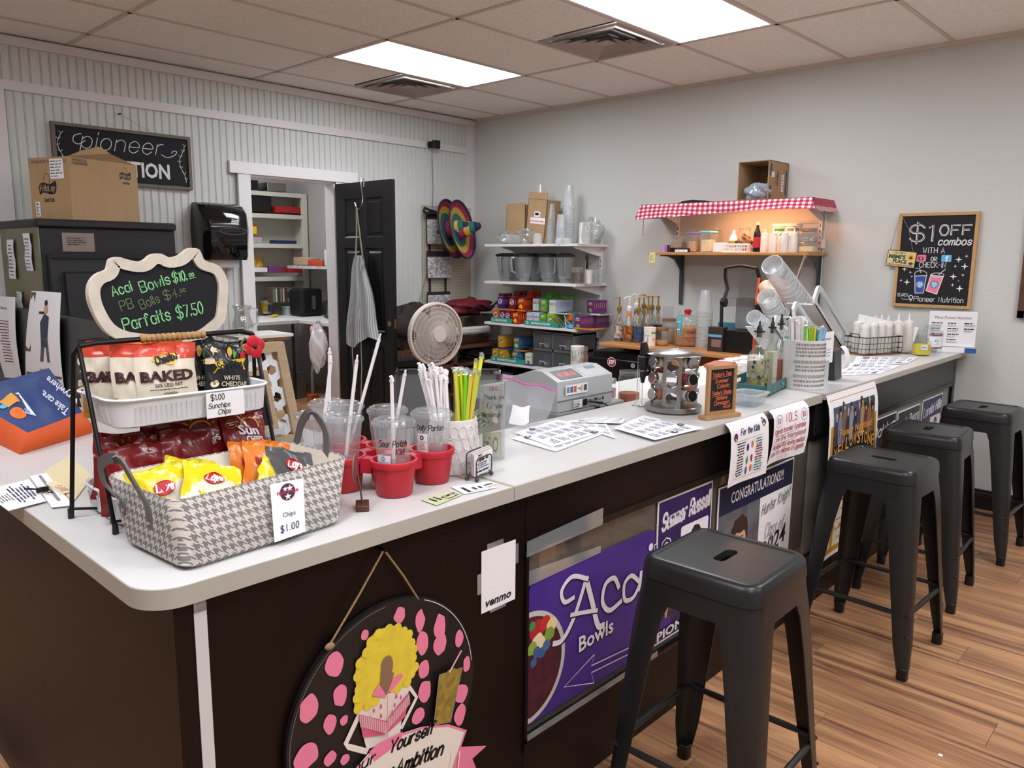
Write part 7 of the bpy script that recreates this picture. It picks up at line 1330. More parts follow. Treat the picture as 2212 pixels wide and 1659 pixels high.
for i in range(3): t = tub(['bottom clear tub of candy in the stack by the lamp cord', 'middle clear tub of sprinkles in the stack', 'top clear tub of chocolate pieces in the stack'][i], 1745, -.2, .105, .052, .09, CLEAR, CLEAR, [OATS, CAN, CK][i], .75-.15*i, WZ+.066*i, grp='candy tubs stacked on the wooden shelf')
tag(B().prism([(-.14, 0), (.12, 0), (.08, .014), (.0, .022), (-.1, .012)], -.1, .08, BLACK, 'x').build('folded_cloth', loc=(-.2, -2.53, AZ+.003)), 'flat black folded item on the gingham shelf', 'cloth')
t = thing('cardboard_box', 'open brown carton of plastic bags lying on the gingham shelf', 'box', (-.3, -3.085, AZ+.004), rz=.0); b = B(); W_, H_, D_ = .215, .25, .29; CBX = M('cardboard'); b.box(0, 0, 0, D_, W_, .004, CBX).box(0, 0, H_-.004, D_, W_, H_, CBX).box(0, 0, 0, D_, .004, H_, CBX).box(0, W_-.004, 0, D_, W_, H_, CBX).box(D_-.004, 0, 0, D_, W_, H_, CARDD); b.build('carton_walls', t, smooth=0)
a = Art(y=-.0006); TL = M('carton_teal', '#2f5560', .7); a.rect(.02, .01, .045, .09, TL); a.rect(.02, .15, .045, .23, TL); a.rect(.25, .04, .27, .2, TL); a.rect(.19, .06, .225, .17, PAPER); a.rect(.04, .145, .085, .18, PAPER); a.rot = (PI/2, .12, .12); a.txt('Quality', .09, .1, .025, INK, bold=.02); a.oval(.13, .14, .02, .012, .002, INK); a.rot = None; a.lines(.2, .07, .22, .16, 5, INK, .4, 4); a.build('print', t, smooth=0)
plump('blue-tinted clear bags spilling from the carton on the shelf', (-.27, -3.0, AZ+.01), .07, film('blue_bags', '#c9d8e6', .5, .15), 7, (.9, 1.2, .7))
# == chalkboard sign on the right wall
t = thing('combo_chalkboard', 'wood-framed chalkboard advertising one dollar off combos', 'sign', (-.022, -3.822, 1.185), rz=-PI/2); w_, h_ = .436, .567; FO = M('frame_oak', '#b8905f', .5, noise=.15, nscale=30)
b = B(); b.ringprism([(0, 0), (w_, 0), (w_, h_), (0, h_)], [(.018, .018), (w_-.018, .018), (w_-.018, h_-.018), (.018, h_-.018)], -.004, .018, FO); b.build('frame', t, smooth=0); B().box(.018, .002, .018, w_-.018, .008, h_-.018, CHALK).build('board', t, smooth=0)
a = Art(y=.001); C_ = CHW; a.hand('$1', .07, .40, .095, C_, .011, wid=.125); a.hand('OFF', .235, .435, .055, C_, .01, wid=.165); a.y = .0005; a.hand('$1', .072, .402, .095, CHALK, .004, wid=.125); a.hand('OFF', .237, .436, .055, CHALK, .003, wid=.165); a.hand('combos', .23, .375, .042, C_, .006, wid=.175, shear=.2)
a.hand('WITH A', .21, .328, .032, C_, .0035, 'c'); a.hand('OR', .215, .279, .024, C_, .0035, 'c'); a.hand('CHECK-IN', .21, .242, .03, C_, .0035, 'c', wid=.145)
a.rect(.115, .276, .17, .317, PINKI, .005); a.rect(.127, .284, .158, .306, M('camera_maroon', '#6b2438', .6), .004); a.circ(.143, .295, .007, PINKI); a.rect(.255, .276, .31, .317, LBLUE, .005); a.txt('f', .285, .279, .034, C_, 'c', bold=.04)
a.fill([(.115, .19), (.185, .195), (.175, .085), (.125, .082)], C_); a.fill([(.119, .186), (.181, .19), (.172, .089), (.128, .086)], BLUE); a.line(smoothp([(.115, .192), (.12, .212), (.15, .222), (.178, .212), (.185, .196)]), .003, C_); a.line([(.15, .208), (.14, .234), (.115, .236)], .003, C_)
a.fill([(.205, .2), (.278, .19), (.25, .08), (.185, .1)], C_); a.fill([(.209, .196), (.273, .187), (.247, .085), (.19, .103)], PINKI); a.oval(.242, .197, .037, .012, .003, C_); a.line([(.25, .2), (.283, .232)], .004, C_)
for x, z in ((.15, .138), (.23, .14)): a.circ(x, z, .023, RED); a.circ(x, z, .02, LBLUE); a.star(x-.006, z+.006, .008, C_); a.star(x+.008, z+.002, .008, C_); a.star(x, z-.01, .008, C_)
for i, (x, z, r_) in enumerate(((.085, .27, .02), (.055, .23, .018), (.075, .15, .022), (.09, .21, .01), (.045, .3, .01), (.04, .16, .01), (.1, .185, .008), (.35, .29, .022), (.39, .31, .012), (.335, .25, .012), (.385, .25, .024), (.33, .19, .023), (.38, .2, .011), (.33, .14, .012), (.37, .12, .024), (.36, .165, .006))): a.star(x, z, r_*.9, C_, 4, .28)
a.hand('SEARCH', .028, .062, .018, C_, .002, wid=.06); a.line([(.05, .052), (.062, .045), (.09, .045)], .002, C_); a.oval(.106, .058, .011, .012, .004, C_); a.line([(.097, .052), (.106, .033), (.115, .052)], .004, C_); a.hand('Pioneer Nutrition', .125, .036, .03, C_, .003, wid=.27); a.build('lettering', t, smooth=0)
p = at(1917, 535, 'x', -.03); t = thing('hanging_plaque', 'small cream plaque with a sunflower hanging from the chalkboard corner', 'sign', (-.032, -3.765, 1.435), rz=-PI/2); w_ = .17; B().rbox(0, -.0, 0, w_, .006, .1, M('plaque_edge', '#3b2c20', .6), .002, .002, 1).build('plaque_board', t, smooth=0, rot=(0, .1, 0)); a = Art(); a.rect(.004, .004, w_-.004, .096, M('plaque_cream', '#d8c48c', .6)); GRN = M('plaque_green', '#26463c', .6); a.txt('WELCOME TO', .075, .08, .011, GRN, 'c', bold=.02, wid=.07); a.txt("MIMI'S", .06, .05, .024, GRN, 'c', bold=.05, wid=.1); a.txt('PLACE', .08, .024, .022, GRN, 'c', bold=.05, wid=.08); a.txt('WEEKENDS-WEEKDAYS-WHENEVER', .085, .008, .009, M('plaque_brown', '#5a3420', .6), 'c', bold=.03, wid=.15); a.star(.14, .062, .026, M('sunflower', '#d9a52a', .6), 12, .55); a.circ(.14, .062, .009, M('plaque_edge')); a.blob(.145, .028, .014, .008, GRN, 2, .3); o_ = a.build('print', t, smooth=0); o_.rotation_euler = (0, .1, 0); B().tube([(.02, 0, .098), (.06, .005, .3), (.065, .02, .315)], .0015, TW, 5).tube([(.155, -.002, .084), (.12, -.003, .22), (.065, 0, .315)], .0015, TW, 5).build('twine', t)
tag(B().box(-.03, -4.8, 1.15, -.001, -4.497, 1.19, DW2).box(-.03, -4.53, 1.15, -.001, -4.497, 1.75, DW2).box(-.012, -4.8, 1.19, -.001, -4.53, 1.75, BLACK).build('picture_frame', smooth=0), 'dark wooden frame at the right picture edge', 'picture')
# == back counter under the wooden shelf
BZ = .85; WB = woodmat('butcher_board', '#c48a55', '#a87044', .4, (30, 3, 60))
t = thing('back_counter', 'honey wood board counter against the right wall', 'counter', (0, 0, 0)); B().rbox(-.62, -3.66, BZ-.025, -.005, -1.985, BZ, WB, .02, .003, 3).build('worktop', t, smooth=30)
for y in (-2.62, -3.6): B().box(-.58, y-.03, 0, -.02, y+.03, BZ-.025, WB).build('support', t, smooth=0)
B().box(-.5, -2.13, .79, -.2, -2.09, BZ-.025, STEEL).build('spacer', t, smooth=0)
t = thing('mini_fridge', 'black mini fridge with two round stickers', 'fridge', (-.6, -2.46, 0)); b = B(); b.rbox(.02, 0, 0, .55, .56, .785, BLACK, .02, .005); b.build('fridge_body', t); B().rbox(-.03, .0, .02, .015, .56, .74, M('fridge_door', '#0d0d0e', .3), .012, .004).build('fridge_door', t)
for px, py, r, c in ((1321, 782, .035, RED), (1367, 790, .016, GREYI)):
 p = at(px, py, 'x', -.632)-t.location; a = Art(y=0, warp=lambda x, z, y: (-.0315+y, -x, z)); a.circ(-p.y, p.z, r*1.1, PAPER, r); a.circ(-p.y, p.z, r, c, r*.88)
 if c is RED: a.circ(-p.y, p.z, r*.88, NAVY, r*.72); a.circ(-p.y, p.z, r*.84, RED, r*.68); a.txt('STP', -p.y, p.z-.013, .027, PAPER, 'c', bold=.06, wid=.05, shear=.2)
 a.build('sticker', t, smooth=0)
BY = lambda px, x: at(px, 740, 'x', x).y
GPM = M('pump_gold', '#9c7a3c', .35, .5); SYG = film('syrup_glass', '#e6ebe8', .07, .12, .03); BRS = M('brown_syrup', '#4a2412', .25)
def syrup(lb, px, x, pump, lab, h=.235, fill=.3, tab=None):
 t = thing('syrup_bottle', lb, 'bottle', (x, BY(px, x), BZ), group='syrup bottles on the back counter'); t.rotation_euler.z = -.75; r = .036
 B().lathe([(.0001, .002), (r, .002), (r, h*.52), (r*.9, h*.62), (r*.42, h*.82), (r*.38, h)], SYG, 18).build('glass_body', t); B().lathe([(.0001, .004), (r*.93, .004), (r*.93, h*fill), (.0001, h*fill)], BRS, 14).build('syrup', t)
 B().lathe([(r*1.015, h*.1), (r*1.015, h*.5)], lab, 18).build('label', t)
 if tab: B().lathe([(r*.5, h*.76), (r*.43, h*.9)], tab, 12).build('neck_label', t)
 b = B(); b.lathe([(.016, h-.01), (.018, h), (.018, h+.018), (.01, h+.028), (.006, h+.03), (.005, h+.09), (.0001, h+.09)], pump, 14); b.tube([(.01, 0, h+.09), (-.02, 0, h+.094), (-.042, 0, h+.08)], .007, pump, 8, flat=.7); b.tube([(0, 0, h), (0, 0, h*.45)], .009, pump, 8); b.build('pump', t)
L_ = lambda n, c, c2: M(n, c, .5, col2=c2, nscale=40)
for a_ in (('leftmost syrup bottle, white oval label and gold pump', 1336, -.42, GPM, L_('label_cream', '#d8d0c6', '#6a4a34')), ('syrup bottle with an orange and black label and white pump', 1357, -.42, WHITE, L_('label_orange', '#2a2420', '#c9762a'), .24, .2, ORG), ('syrup bottle with a blue label and gold pump', 1378, -.4, GPM, L_('label_blue', '#1f3352', '#3f6288')), ('syrup bottle with a gold label behind the white tub', 1398, -.36, GPM, L_('label_gold', '#c99f5a', '#33404e'), .25), ('syrup bottle with a white pump pushed back', 1372, -.2, WHITE, L_('label_cream2', '#cfc0a8', '#9c7a4a'), .25, .15, GPM), ('syrup bottle with a brown neck label at the back', 1388, -.2, GPM, L_('label_brown', '#6a4a34', '#a88a5a'), .25, .15, GPM), ('clear syrup bottle with a gold pump near the wall', 1406, -.18, GPM, L_('label_dark', '#3a3440', '#8a6a6a'), .24), ('rightmost syrup bottle, dark contents and gold pump', 1419, -.16, GPM, L_('label_dark2', '#221c1e', '#3a2a2a'), .24)): syrup(*a_)
bp = lambda px, x: Vector((x, BY(px, x), BZ))
t = thing('supplement_tub', 'white tub with a green band on the back counter', 'tub', tuple(bp(1403, -.5)), rz=-.75); B().lathe([(.0001, 0), (.042, 0), (.042, .1), (.044, .102), (.044, .13), (.0001, .133)], OFFW, 24).build('tub_body', t); a = Art(warp=lambda x, z, y: (lambda q: ((.0425-y)*math.sin(q), (y-.0425)*math.cos(q), z))(x/.0425), y=0); a.rect(0, .085, .05, .098, M('herb_green')); a.lines(-.04, .03, -.005, .09, 6, GREYI, .3, 1); a.lines(.005, .05, .045, .08, 3, GREYI, .3, 2); a.rect(.01, .04, .03, .05, ORG); a.build('label', t, smooth=0)
WDL = M('jar_wood_lid', '#8a5a40', .5); jarthing('wooden_lid_jar', 'short glass jar of nuts with a brown wooden lid', 'jar', bp(1430, -.42), .048, .115, .85, PN, WDL, fillh=.3); jarthing('wooden_lid_jar', 'taller glass jar with a knobbed wooden lid behind the short one', 'jar', bp(1444, -.26), .056, .17, .85, M('pale_powder', '#b9a294', .8), WDL, fillh=.6)
tag(B().lathe([(.0001, .003), (.038, .003), (.04, .0), (.04, .26), (.037, .26)], JR, 24).build('glass_vase', loc=tuple(bp(1441, -.1))), 'tall clear cylinder marked with black writing by the wall', 'vase')
t = thing('peanut_jar', 'big glass jar of roasted peanuts with a red knob lid', 'jar', tuple(bp(1483, -.3)), rz=-.75); R_ = .098; B().lathe([(.0001, .003), (R_*.9, .002), (R_, .02), (R_, .15), (R_*.86, .185), (R_*.84, .195)], GLASS, 32).build('glass_body', t); B().lathe([(.0001, .006), (R_*.9, .006), (R_*.97, .02), (R_*.97, .135), (R_*.5, .145), (.0001, .14)], M('peanuts', '#cfa678', .8, col2='#a87850', nscale=110, bump=1, bscale=110), 28).build('peanuts', t); B().lathe([(R_*.9, .194), (R_*.85, .205), (.03, .222), (.0001, .222)], GLASS, 28).build('glass_lid', t); B().lathe([(.022, .22), (.018, .228), (.026, .24), (.026, .252), (.018, .26), (.0001, .262)], REDP, 16).build('knob', t)
a = Art(warp=lambda x, z, y: (lambda q: ((R_+.0008-y)*math.sin(q), (y-R_-.0008)*math.cos(q), z))(x/R_), y=0); a.line([(-.045, .11), (-.03, .12), (.03, .12), (.045, .108), (.0, .075)], .0025, RED, True); a.txt("TOM'S", 0, .093, .02, RED, 'c', bold=.05, wid=.06, shear=.15); a.txt('TOASTED PEANUTS', 0, .056, .011, RED, 'c', bold=.04, wid=.12); a.lines(-.04, .035, .04, .05, 2, RED, .3, 2, 'c'); a.build('lettering', t, smooth=0)
frother('pale blue milk frother on a wire stand before the peanut jar', bp(1466, -.52), 0, M('aqua_plastic', '#5fb7c9', .35)); vstack('stack of clear cups beside the peanut jar', 1526, .40, .056, .032, -.3, BZ, 26, .14, 'clear cup stack on the back counter')
for nm, lb, px, x, d, w_, h_, c in (('coffee_box', 'dark brown coffee box with pale blue bands', 1544, -.5, .07, .11, .165, '#3b2c28'), ('coffee_maker', 'black boxy appliance behind the notebooks', 1572, -.42, .2, .2, .13, '#151516'), ('tea_box', 'teal and yellow box on the back counter', 1572, -.16, .06, .17, .17, '#3f7f92')):
 y = BY(px, x); t = thing(nm, lb, 'box', (x, y-w_/2, BZ)); B().rbox(0, 0, 0, d, w_, h_, M('c_'+c[1:], c, .5), .004, .002, 1).build('box_body', t); B().box(-.001, .005, h_*.6, 0, w_-.005, h_*.7, LBLUE if nm != 'coffee_maker' else RED).box(-.001, .01, h_*.2, 0, w_-.03, h_*.5, M('label_taupe', '#8a6a60', .6)).build('print_band', t, smooth=0)
# tall blender with open sound cover, orange tool, bag, popcorn handle
t = thing('blender', 'tall commercial blender with its smoky sound cover open', 'blender', (-.36, -3.02, BZ)); SMK = film('smoky_cover', '#b5b0ae', .06, .04)
B().rbox(-.12, -.12, 0, .12, .12, .15, BLACK, .02, .004).build('motor_base', t); b = B(); pts = [(-.1, .13, .15), (-.11, .13, .3), (-.06, .12, .42), (-.1, .12, .5), (-.12, .11, .56)]
b.tube(pts, .012, BLACK, 8); b.tube([(x, -y, z) for x, y, z in pts], .012, BLACK, 8); b.tube([(-.12, .11, .56), (-.13, 0, .575), (-.12, -.11, .56)], .01, BLACK, 8); b.build('cover_frame', t); B().grid(lambda u, v: (-.1-.02*v, .11-.22*u, .3+.26*v+.01*math.sin(u*PI)), 8, 4, SMK).grid(lambda u, v: (-.1+.2*v, .12-.24*u, .36-.0*v), 4, 4, SMK).grid(lambda u, v: (.1, .12-.24*u, .15+.4*v), 4, 4, SMK).build('clear_cover', t); B().rbox(-.06, -.06, .16, .06, .06, .36, BJ, .02, .003).build('blender_jug', t); B().cyl((-.09, .14, .33), (-.09, .11, .33), .03, BLACK, 20).build('hinge', t)
OP = M('orange_tool', '#d8612a', .4); t = thing('chopper_press', 'orange and black upright kitchen press', 'tool', (-.48, -3.2, BZ)); B().tube([(0, .06, 0), (0, .06, .38), (.0, .05, .5)], .009, OP, 8).build('upright', t); B().rbox(-.05, -.11, .3, .06, .05, .33, BLACK, .01, .003).rbox(-.04, -.1, 0, .05, .04, .3, STEEL, .02, .004).build('press_body', t)
b = B(); b.tube([(.04*math.cos(q/3)*.4, .03+.03*math.sin(q/3), .38+.045*math.cos(q/3)) for q in range(19)], .008, OP, 6); b.build('orange_loop', t); plump('crumpled orange-printed bag on top of the kitchen press', (-.47, -3.25, BZ+.33), .085, M('peach_bag', '#e0a284', .5, col2='#e6d3c2', nscale=14), 4, (.8, 1.1, 1), 'plastic_bag'); tag(B().cyl((-.5, -3.36, 1.2), (-.3, -3.36, 1.48), .009, STEEL, 10, .009).ball((-.295, -3.36, 1.487), .014, STEEL, 8).build('steel_rod'), 'slanting steel lever by the right bracket', 'lever')
# == ceiling vents
VP = M('vent_paint', '#a79c96', .5)
for i, (x, y) in enumerate(VENTS):
 t = thing('ceiling_vent', ['square louvred ceiling vent beside the left light', 'square louvred ceiling vent, rust stained, beside the right light'][i], 'vent', (x, y, CZ)); B().box(-.29, -.29, .06, .29, .29, .08, BLACK).build('dark_gap', t, smooth=0); sq = lambda r: [(-r, -r), (r, -r), (r, r), (-r, r)]  # black sheet above stands in for the shade between the louvres
 B().ringprism(sq(.29), sq(.25), 0, .006, VP, 'z').build('face_frame', t, smooth=0)
 for k, r in enumerate((.245, .175, .105)):
  b = B(); R_ = [[(p[0], p[1], z) for p in sq(q)] for q, z in ((r-.012, -.004+.004*k), (r, -.012+.004*k), (r-.055, .03), (r-.05, .034))]; b.loft(R_, VP, caps=False); b.build('louvre', t, smooth=0)
 B().loft([[(p[0], p[1], z) for p in sq(q)] for q, z in ((.045, .0), (.03, .02))], VP).build('louvre', t, smooth=0)
# == left wall
t = thing('script_sign', 'wide framed chalkboard sign with white script above an open carton', 'sign', (-3.577, -.03, 1.905)); FG = M('grey_wood_frame', '#6b6158', .7, noise=.3, nscale=20, stretch=(3, 3, 30)); w_, h_ = .86, .355
B().ringprism([(0, 0), (w_, 0), (w_, h_), (0, h_)], [(.02, .02), (w_-.02, .02), (w_-.02, h_-.02), (.02, h_-.02)], -.006, .028, FG).build('frame', t, smooth=0); B().box(.02, .006, .02, w_-.02, .02, h_-.02, CHALK).build('board', t, smooth=0)
a = Art(y=.005); a.hand('pioneer', .16, .215, .105, CHW, .0045, wid=.5, shear=.25); a.line(smoothp([(.66, .22), (.7, .205), (.75, .225), (.765, .25), (.74, .25), (.73, .235)]), .0045, CHW); a.line(smoothp([(.17, .3), (.13, .285), (.12, .25), (.15, .235), (.19, .26)]), .0045, CHW)
a.txt('NUTRITION', .43, .065, .095, CHW, 'c', bold=.03, wid=.56)
for s in (0, 1):
 X = .05 if s == 0 else w_-.06; P = [(X+.02*math.sin(q/2+s*1.2), .05+.0185*q) for q in range(14)]; a.line(P, .003, CHW)
 for p in P[1::2]: a.line([(p[0]-.012, p[1]+.012), p, (p[0]+.012, p[1]+.012)], .003, CHW)
a.build('lettering', t, smooth=0); B().cyl((.41, -.006, .45), (.41, .028, .45), .005, BMET, 6).tube([(.41, .0, .447), (.62, .012, .352)], .0012, GREYI, 4).build('nail_and_wire', t)
# ice machine, carton, partition
t = thing('ice_machine', 'black ice machine with a worn steel side', 'ice machine', (0, 0, 0)); IM = M('ice_plastic', '#1e1f22', .5, bump=.2, bscale=200); ISS = M('worn_steel', '#8b8873', .35, .9, col2='#7d7440', nscale=2.5)
B().rbox(-3.925, -.81, 1.6, -3.18, -.08, 1.645, IM, .03, .01).build('top_lid', t); b = B(); b.box(-3.912, -.785, 0, -3.905, -.09, 1.6, ISS); b.build('steel_side', t, smooth=0); B().rbox(-3.905, -.79, 0, -3.19, -.09, 1.6, IM, .01, .003).build('cabinet', t)
b = B(); b.prism([(-.79, 1.46), (-.85, 1.44), (-.90, 1.0), (-.79, 1.0)], -3.885, -3.17, IM, 'x'); b.prism([(-.87, 1.37), (-.9, 1.36), (-.92, 1.0), (-.85, 1.0)], -3.83, -3.22, IM, 'x'); b.build('bin_door', t, smooth=0); B().box(-3.885, -.865, 1.44, -3.17, -.84, 1.47, BLACK).build('door_lip', t, smooth=0); B().cyl((-3.7, -.912, 1.22), (-3.7, -.9, 1.22), .035, BLACK, 24).build('finger_hole', t)
t2 = thing('address_card', 'tan card with an ice company address on the ice machine', 'card', (-3.8, -.793, 1.475)); B().box(0, 0, 0, .16, .002, .1, M('tan_card', '#8f7f74', .6)).build('card_sheet', t2, smooth=0); a = Art(); a.rect(.02, .03, .12, .08, M('grey_label', '#7f7570', .6)); a.lines(.025, .033, .115, .077, 4, INK, .35, 3); a.build('print', t2, smooth=0)
for i, (y, z, w_, h_) in enumerate(((-.62, 1.37, .12, .2), (-.3, 1.32, .13, .22), (-.38, 1.14, .1, .11))):
 t2 = thing('receipt', ['pale blue receipt taped high on the steel side', 'long white receipt near the wall on the steel side', 'short white receipt low on the steel side'][i], 'receipt', (-3.915, y, z), rz=-PI/2); B().grid(lambda u, v: (w_*(u-.5), -.002-.006*math.sin(v*5+i)**2, h_*v), 2, 6, PAPER).build('sheet', t2, smooth=60); a = Art(y=-.009); a.lines(-.35*w_, .05*h_, .35*w_, .9*h_, 9, BLUE if i == 0 else INK, .25, i, 'c'); a.build('print', t2, smooth=0)
cx = thing('snack_carton', 'large brown shipping carton with a black oval logo on the ice machine', 'box', (-3.725, -.75, 1.646), rz=math.radians(22.7)); b = B(); b.box(0, 0, 0, .46, .30, .335, CARD); b.build('carton_walls', cx, smooth=0)
B().prism([(0, .336), (.46, .336), (.43, .341), (.2, .40), (.03, .345)], .0, .004, CARDD, 'y').build('flap', cx, smooth=0); B().prism([(-.3, .336), (0, .336), (-.1, .36), (-.22, .375)], .0, .004, CARD, 'x').build('flap', cx, smooth=0)
def logo(a, x, z, s): a.fill(smoothp([(x-.09*s, z+.02*s), (x-.05*s, z+.045*s), (x+.03*s, z+.03*s), (x+.09*s, z+.055*s), (x+.085*s, z-.03*s), (x+.03*s, z-.045*s), (x-.04*s, z-.03*s), (x-.085*s, z-.05*s)], 3), INK); a.hand('FritoLay', x, z-.02*s, .045*s, CARD, .007*s, 'c', wid=.15*s); a.oval(x, z+.07*s, .03*s, .04*s, .004*s, INK); a.hand('Good fun!', x+.01*s, z-.1*s, .03*s, INK, .004*s, 'c', wid=.1*s)
a = Art(); logo(a, .37, .265, .45); a.hand('VENDING &', .02, .315, .012, INK, .002, wid=.09); a.hand('FOODSERVICE', .02, .297, .012, INK, .002, wid=.1); a.build('print', cx, smooth=0)
a = Art(warp=lambda x, z, y: (y, .3-x, z)); logo(a, .13, .17, .72); a.hand('VENDING & FOODSERVICE', .02, .305, .014, INK, .0022, wid=.26); a.rect(.16, .22, .26, .325, PAPER); a.lines(.165, .225, .255, .32, 6, INK, .3, 2); a.rect(.03, .02, .065, .1, PAPER); a.lines(.035, .025, .06, .095, 9, INK, .5, 5); a.build('print', cx, smooth=0)
t = thing('black_partition', 'black half-height panel with papers hung over it', 'partition', (0, 0, 0)); B().rbox(-4.02, -2.0, 0, -3.985, -.05, 1.178, M('panel_black', '#1f1f21', .35), .004, .003, 1).build('panel', t, smooth=0)
c4 = lambda L: [at(x, y, 'x', -4.024) for x, y in L]
def hang(nm, lb, cat, px, mt):
 q = c4(px); o = q[0].copy(); t = thing(nm, lb, cat, tuple(o)); q = [p-o for p in q]; w = qwarp(q, 1, 1.6); fn = lambda u, v: (lambda p: (p[0]-.004-.012*math.sin(v*PI)-.004*math.sin(u*9), p[1], p[2]))(w(u, v*1.6, 0)); B().grid(fn, 8, 10, mt).build('sheet', t, smooth=70); return t, Art(y=0, warp=lambda x, z, y: (lambda p: (p[0]-.0015+y, p[1], p[2]))(fn(x, z/1.6)))
t, a = hang('paper_sheet', 'long printed sheet taped at the far left of the black panel', 'paper', [(12, 815), (50, 818), (36, 642), (-25, 638)], PAPER); a.txt('Pioneer Nutrition', .45, 1.35, .06, NAVY, 'c', wid=.5); a.lines(.3, .3, .75, 1.15, 15, RED, .3, 2, 'c'); a.lines(.3, .3, .75, 1.15, 15, NAVY, .25, 9, 'c'); a.build('print', t, smooth=0)
t, a = hang('wall_calendar', 'open calendar draped over the black panel, painted figure above the dates', 'calendar', [(58, 830), (142, 845), (135, 632), (70, 628)], PAPER)
a.fill([(.0, .6), (.18, .6), (.2, 1.58), (.02, 1.58)], M('calendar_brown', '#5a4034', .6)); a.fill([(.45, .7), (.62, .7), (.66, 1.2), (.5, 1.25), (.4, 1.1)], M('coat_navy', '#27324a', .6)); a.fill([(.42, .45), (.5, .45), (.56, .8), (.62, .45), (.7, .45), (.64, .85), (.46, .85)], M('trouser_grey', '#57545a', .6)); a.circ(.54, 1.32, .06, TAN, .08); a.blob(.53, 1.42, .05, .05, INK, 2, .2); a.rect(.36, 1.24, .5, 1.28, INK); a.txt('JULY 2025', .55, .28, .05, INK, 'c', wid=.3); a.rect(.05, .2, .98, .24, M('calendar_brown')); a.lines(.08, .02, .95, .18, 3, INK, .2, 3); a.build('print', t, smooth=0)
# towel dispenser
t = thing('towel_dispenser', 'glossy black paper towel dispenser beside the doorway', 'dispenser', (-2.56, -.0, 1.43)); TD = M('dispenser_black', '#0e0e0f', .12, coat=.5); b = B()
b.loft([[(x, y, z) for x, y in ((-.17*s, 0), (.17*s, 0), (.17*s, -d*.75), (.13*s, -d), (-.13*s, -d), (-.17*s, -d*.75))] for z, d, s in ((0, .19, 1), (.03, .205, 1), (.2, .225, 1.03), (.32, .21, 1.0), (.37, .17, .96), (.395, .09, .9))], TD); b.build('housing', t, smooth=50); B().grid(lambda u, v: (-.11+.22*u, -.12+.01*math.sin(u*4), -.055*v-.006*math.sin(u*60)*v), 30, 3, PAPER).build('paper_towel', t, smooth=60)
a = Art(y=-.224); a.txt('Scott', .045, .26, .024, AW, 'c', bold=.04, shear=.25, wid=.06); a.line([(-.02, .05), (-.01, .09), (0, .06), (.01, .09), (.02, .05)], .002, GREYI); a.y = -.2275; a.oval(.03, .2, .1, .022, .002, GREYI); a.build('print', t, smooth=0)
# side table with glass pitcher
t = thing('side_table', 'small white folding table with wooden legs by the doorway', 'table', (-2.5, -.42, 0)); B().box(-.22, -.17, .905, .19, .15, .925, WHITE).box(-.2, -.15, .885, .17, -.13, .905, FW_).build('table_top', t, smooth=0)
for s in (-1, 1): B().prism([(-.16*s, 0), (-.1*s, 0), (.14*s, .885), (.08*s, .885)], -.15 if s < 0 else -.12, -.13 if s < 0 else -.1, M('blond_wood', '#b08d6c', .6), 'y').build('table_leg', t, smooth=0)
t = thing('glass_pitcher', 'clear wavy glass pitcher on the small white table', 'pitcher', (-2.62, -.46, .926)); B().lathe([(.0001, .003), (.05, .003), (.065, .03), (.07, .07), (.055, .12), (.05, .15), (.06, .19), (.066, .2)], film('pitcher_glass', '#e6ecec', .12, .25, .03), 24, wave=lambda q, z: 1+.03*math.cos(q*8)).build('glass_body', t); B().tube([(.06, 0, .18), (.1, -.02, .17), (.1, -.02, .08), (.066, 0, .05)], .008, film('pitcher_glass'), 8).build('handle', t)
# security camera, cord, pegboard, hats
t = thing('security_camera', 'small black security camera on the white rail', 'camera', (-.53, -.02, 2.44)); B().rbox(-.04, -.085, -.035, .04, -.05, .035, BLACK, .012, .004).cyl((0, -.05, 0), (-.03, 0, 0), .03, BLACK, 16).build('camera_body', t); B().tube([(0, -.01, -.03), (.01, -.01, -.4), (-.02, -.01, -.8), (-.06, -.01, -1.1), (-.16, -.01, -1.38)], .003, GREYP, 6).build('cord', t)
t = thing('pegboard', 'cream pegboard with rows of holes beside the corner', 'pegboard', (-.64, -.024, .95)); B().box(0, 0, 0, .59, .006, .965, M('peg_cream', '#b9b09c', .6)).build('board', t, smooth=0); a = Art(y=-.0004); PH = M('peg_hole', '#2c2822', .9)
for i in range(22):
 for j in range(37): ys = a.y; a.put([(.02+.0262*i+.0035*math.cos(k*PI/3), .015+.0262*j+.0035*math.sin(k*PI/3)) for k in range(6)], [tuple(range(6))], PH); a.y = ys
tag(a.build('peg_holes', t, smooth=0), kind='stuff')
PS = M('paisley_cloth', '#8e8b8c', .8, col2='#d8d6d6', nscale=55)
t = thing('pocket_organizer', 'hanging grey paisley organiser with three pockets on the pegboard', 'organizer', (-.62, -.045, 1.02)); t.scale = (1.45, 1, 1.08); PB_ = M('pocket_brown', '#2a2421', .8)
for z, h_ in ((.52, .25), (.24, .22), (.0, .12)): B().rbox(0, -.02, z, .19, .0, z+h_, PB_, .008, .003, 2).build('pocket_back', t); B().rbox(-.003, -.03, z-.005, .193, -.018, z+h_*.78, PS, .006, .003, 2).build('pocket', t)
for x in (.02, .15): B().box(x, -.004, .1, x+.015, -.001, .75, PB_).build('strap', t, smooth=0)
a = Art(y=-.0305); a.hand('BILLS', .07, .6, .03, INK, .005, wid=.08, shear=.2); a.build('lettering', t, smooth=0)
tag(B().tube([(-.0, 0, 0), (-.1, -.02, .01), (-.16, -.02, .03), (-.18, -.03, .0), (-.15, -.03, -.02), (-.08, -.02, -.01), (0, -.03, -.015)], .016, M('black_net', '#121214', .9, noise=3, nscale=150), 7, flat=.6).build('black_net', loc=(-.5, -.06, 1.86)), 'black net bundle hooked on the pegboard top', 'net')
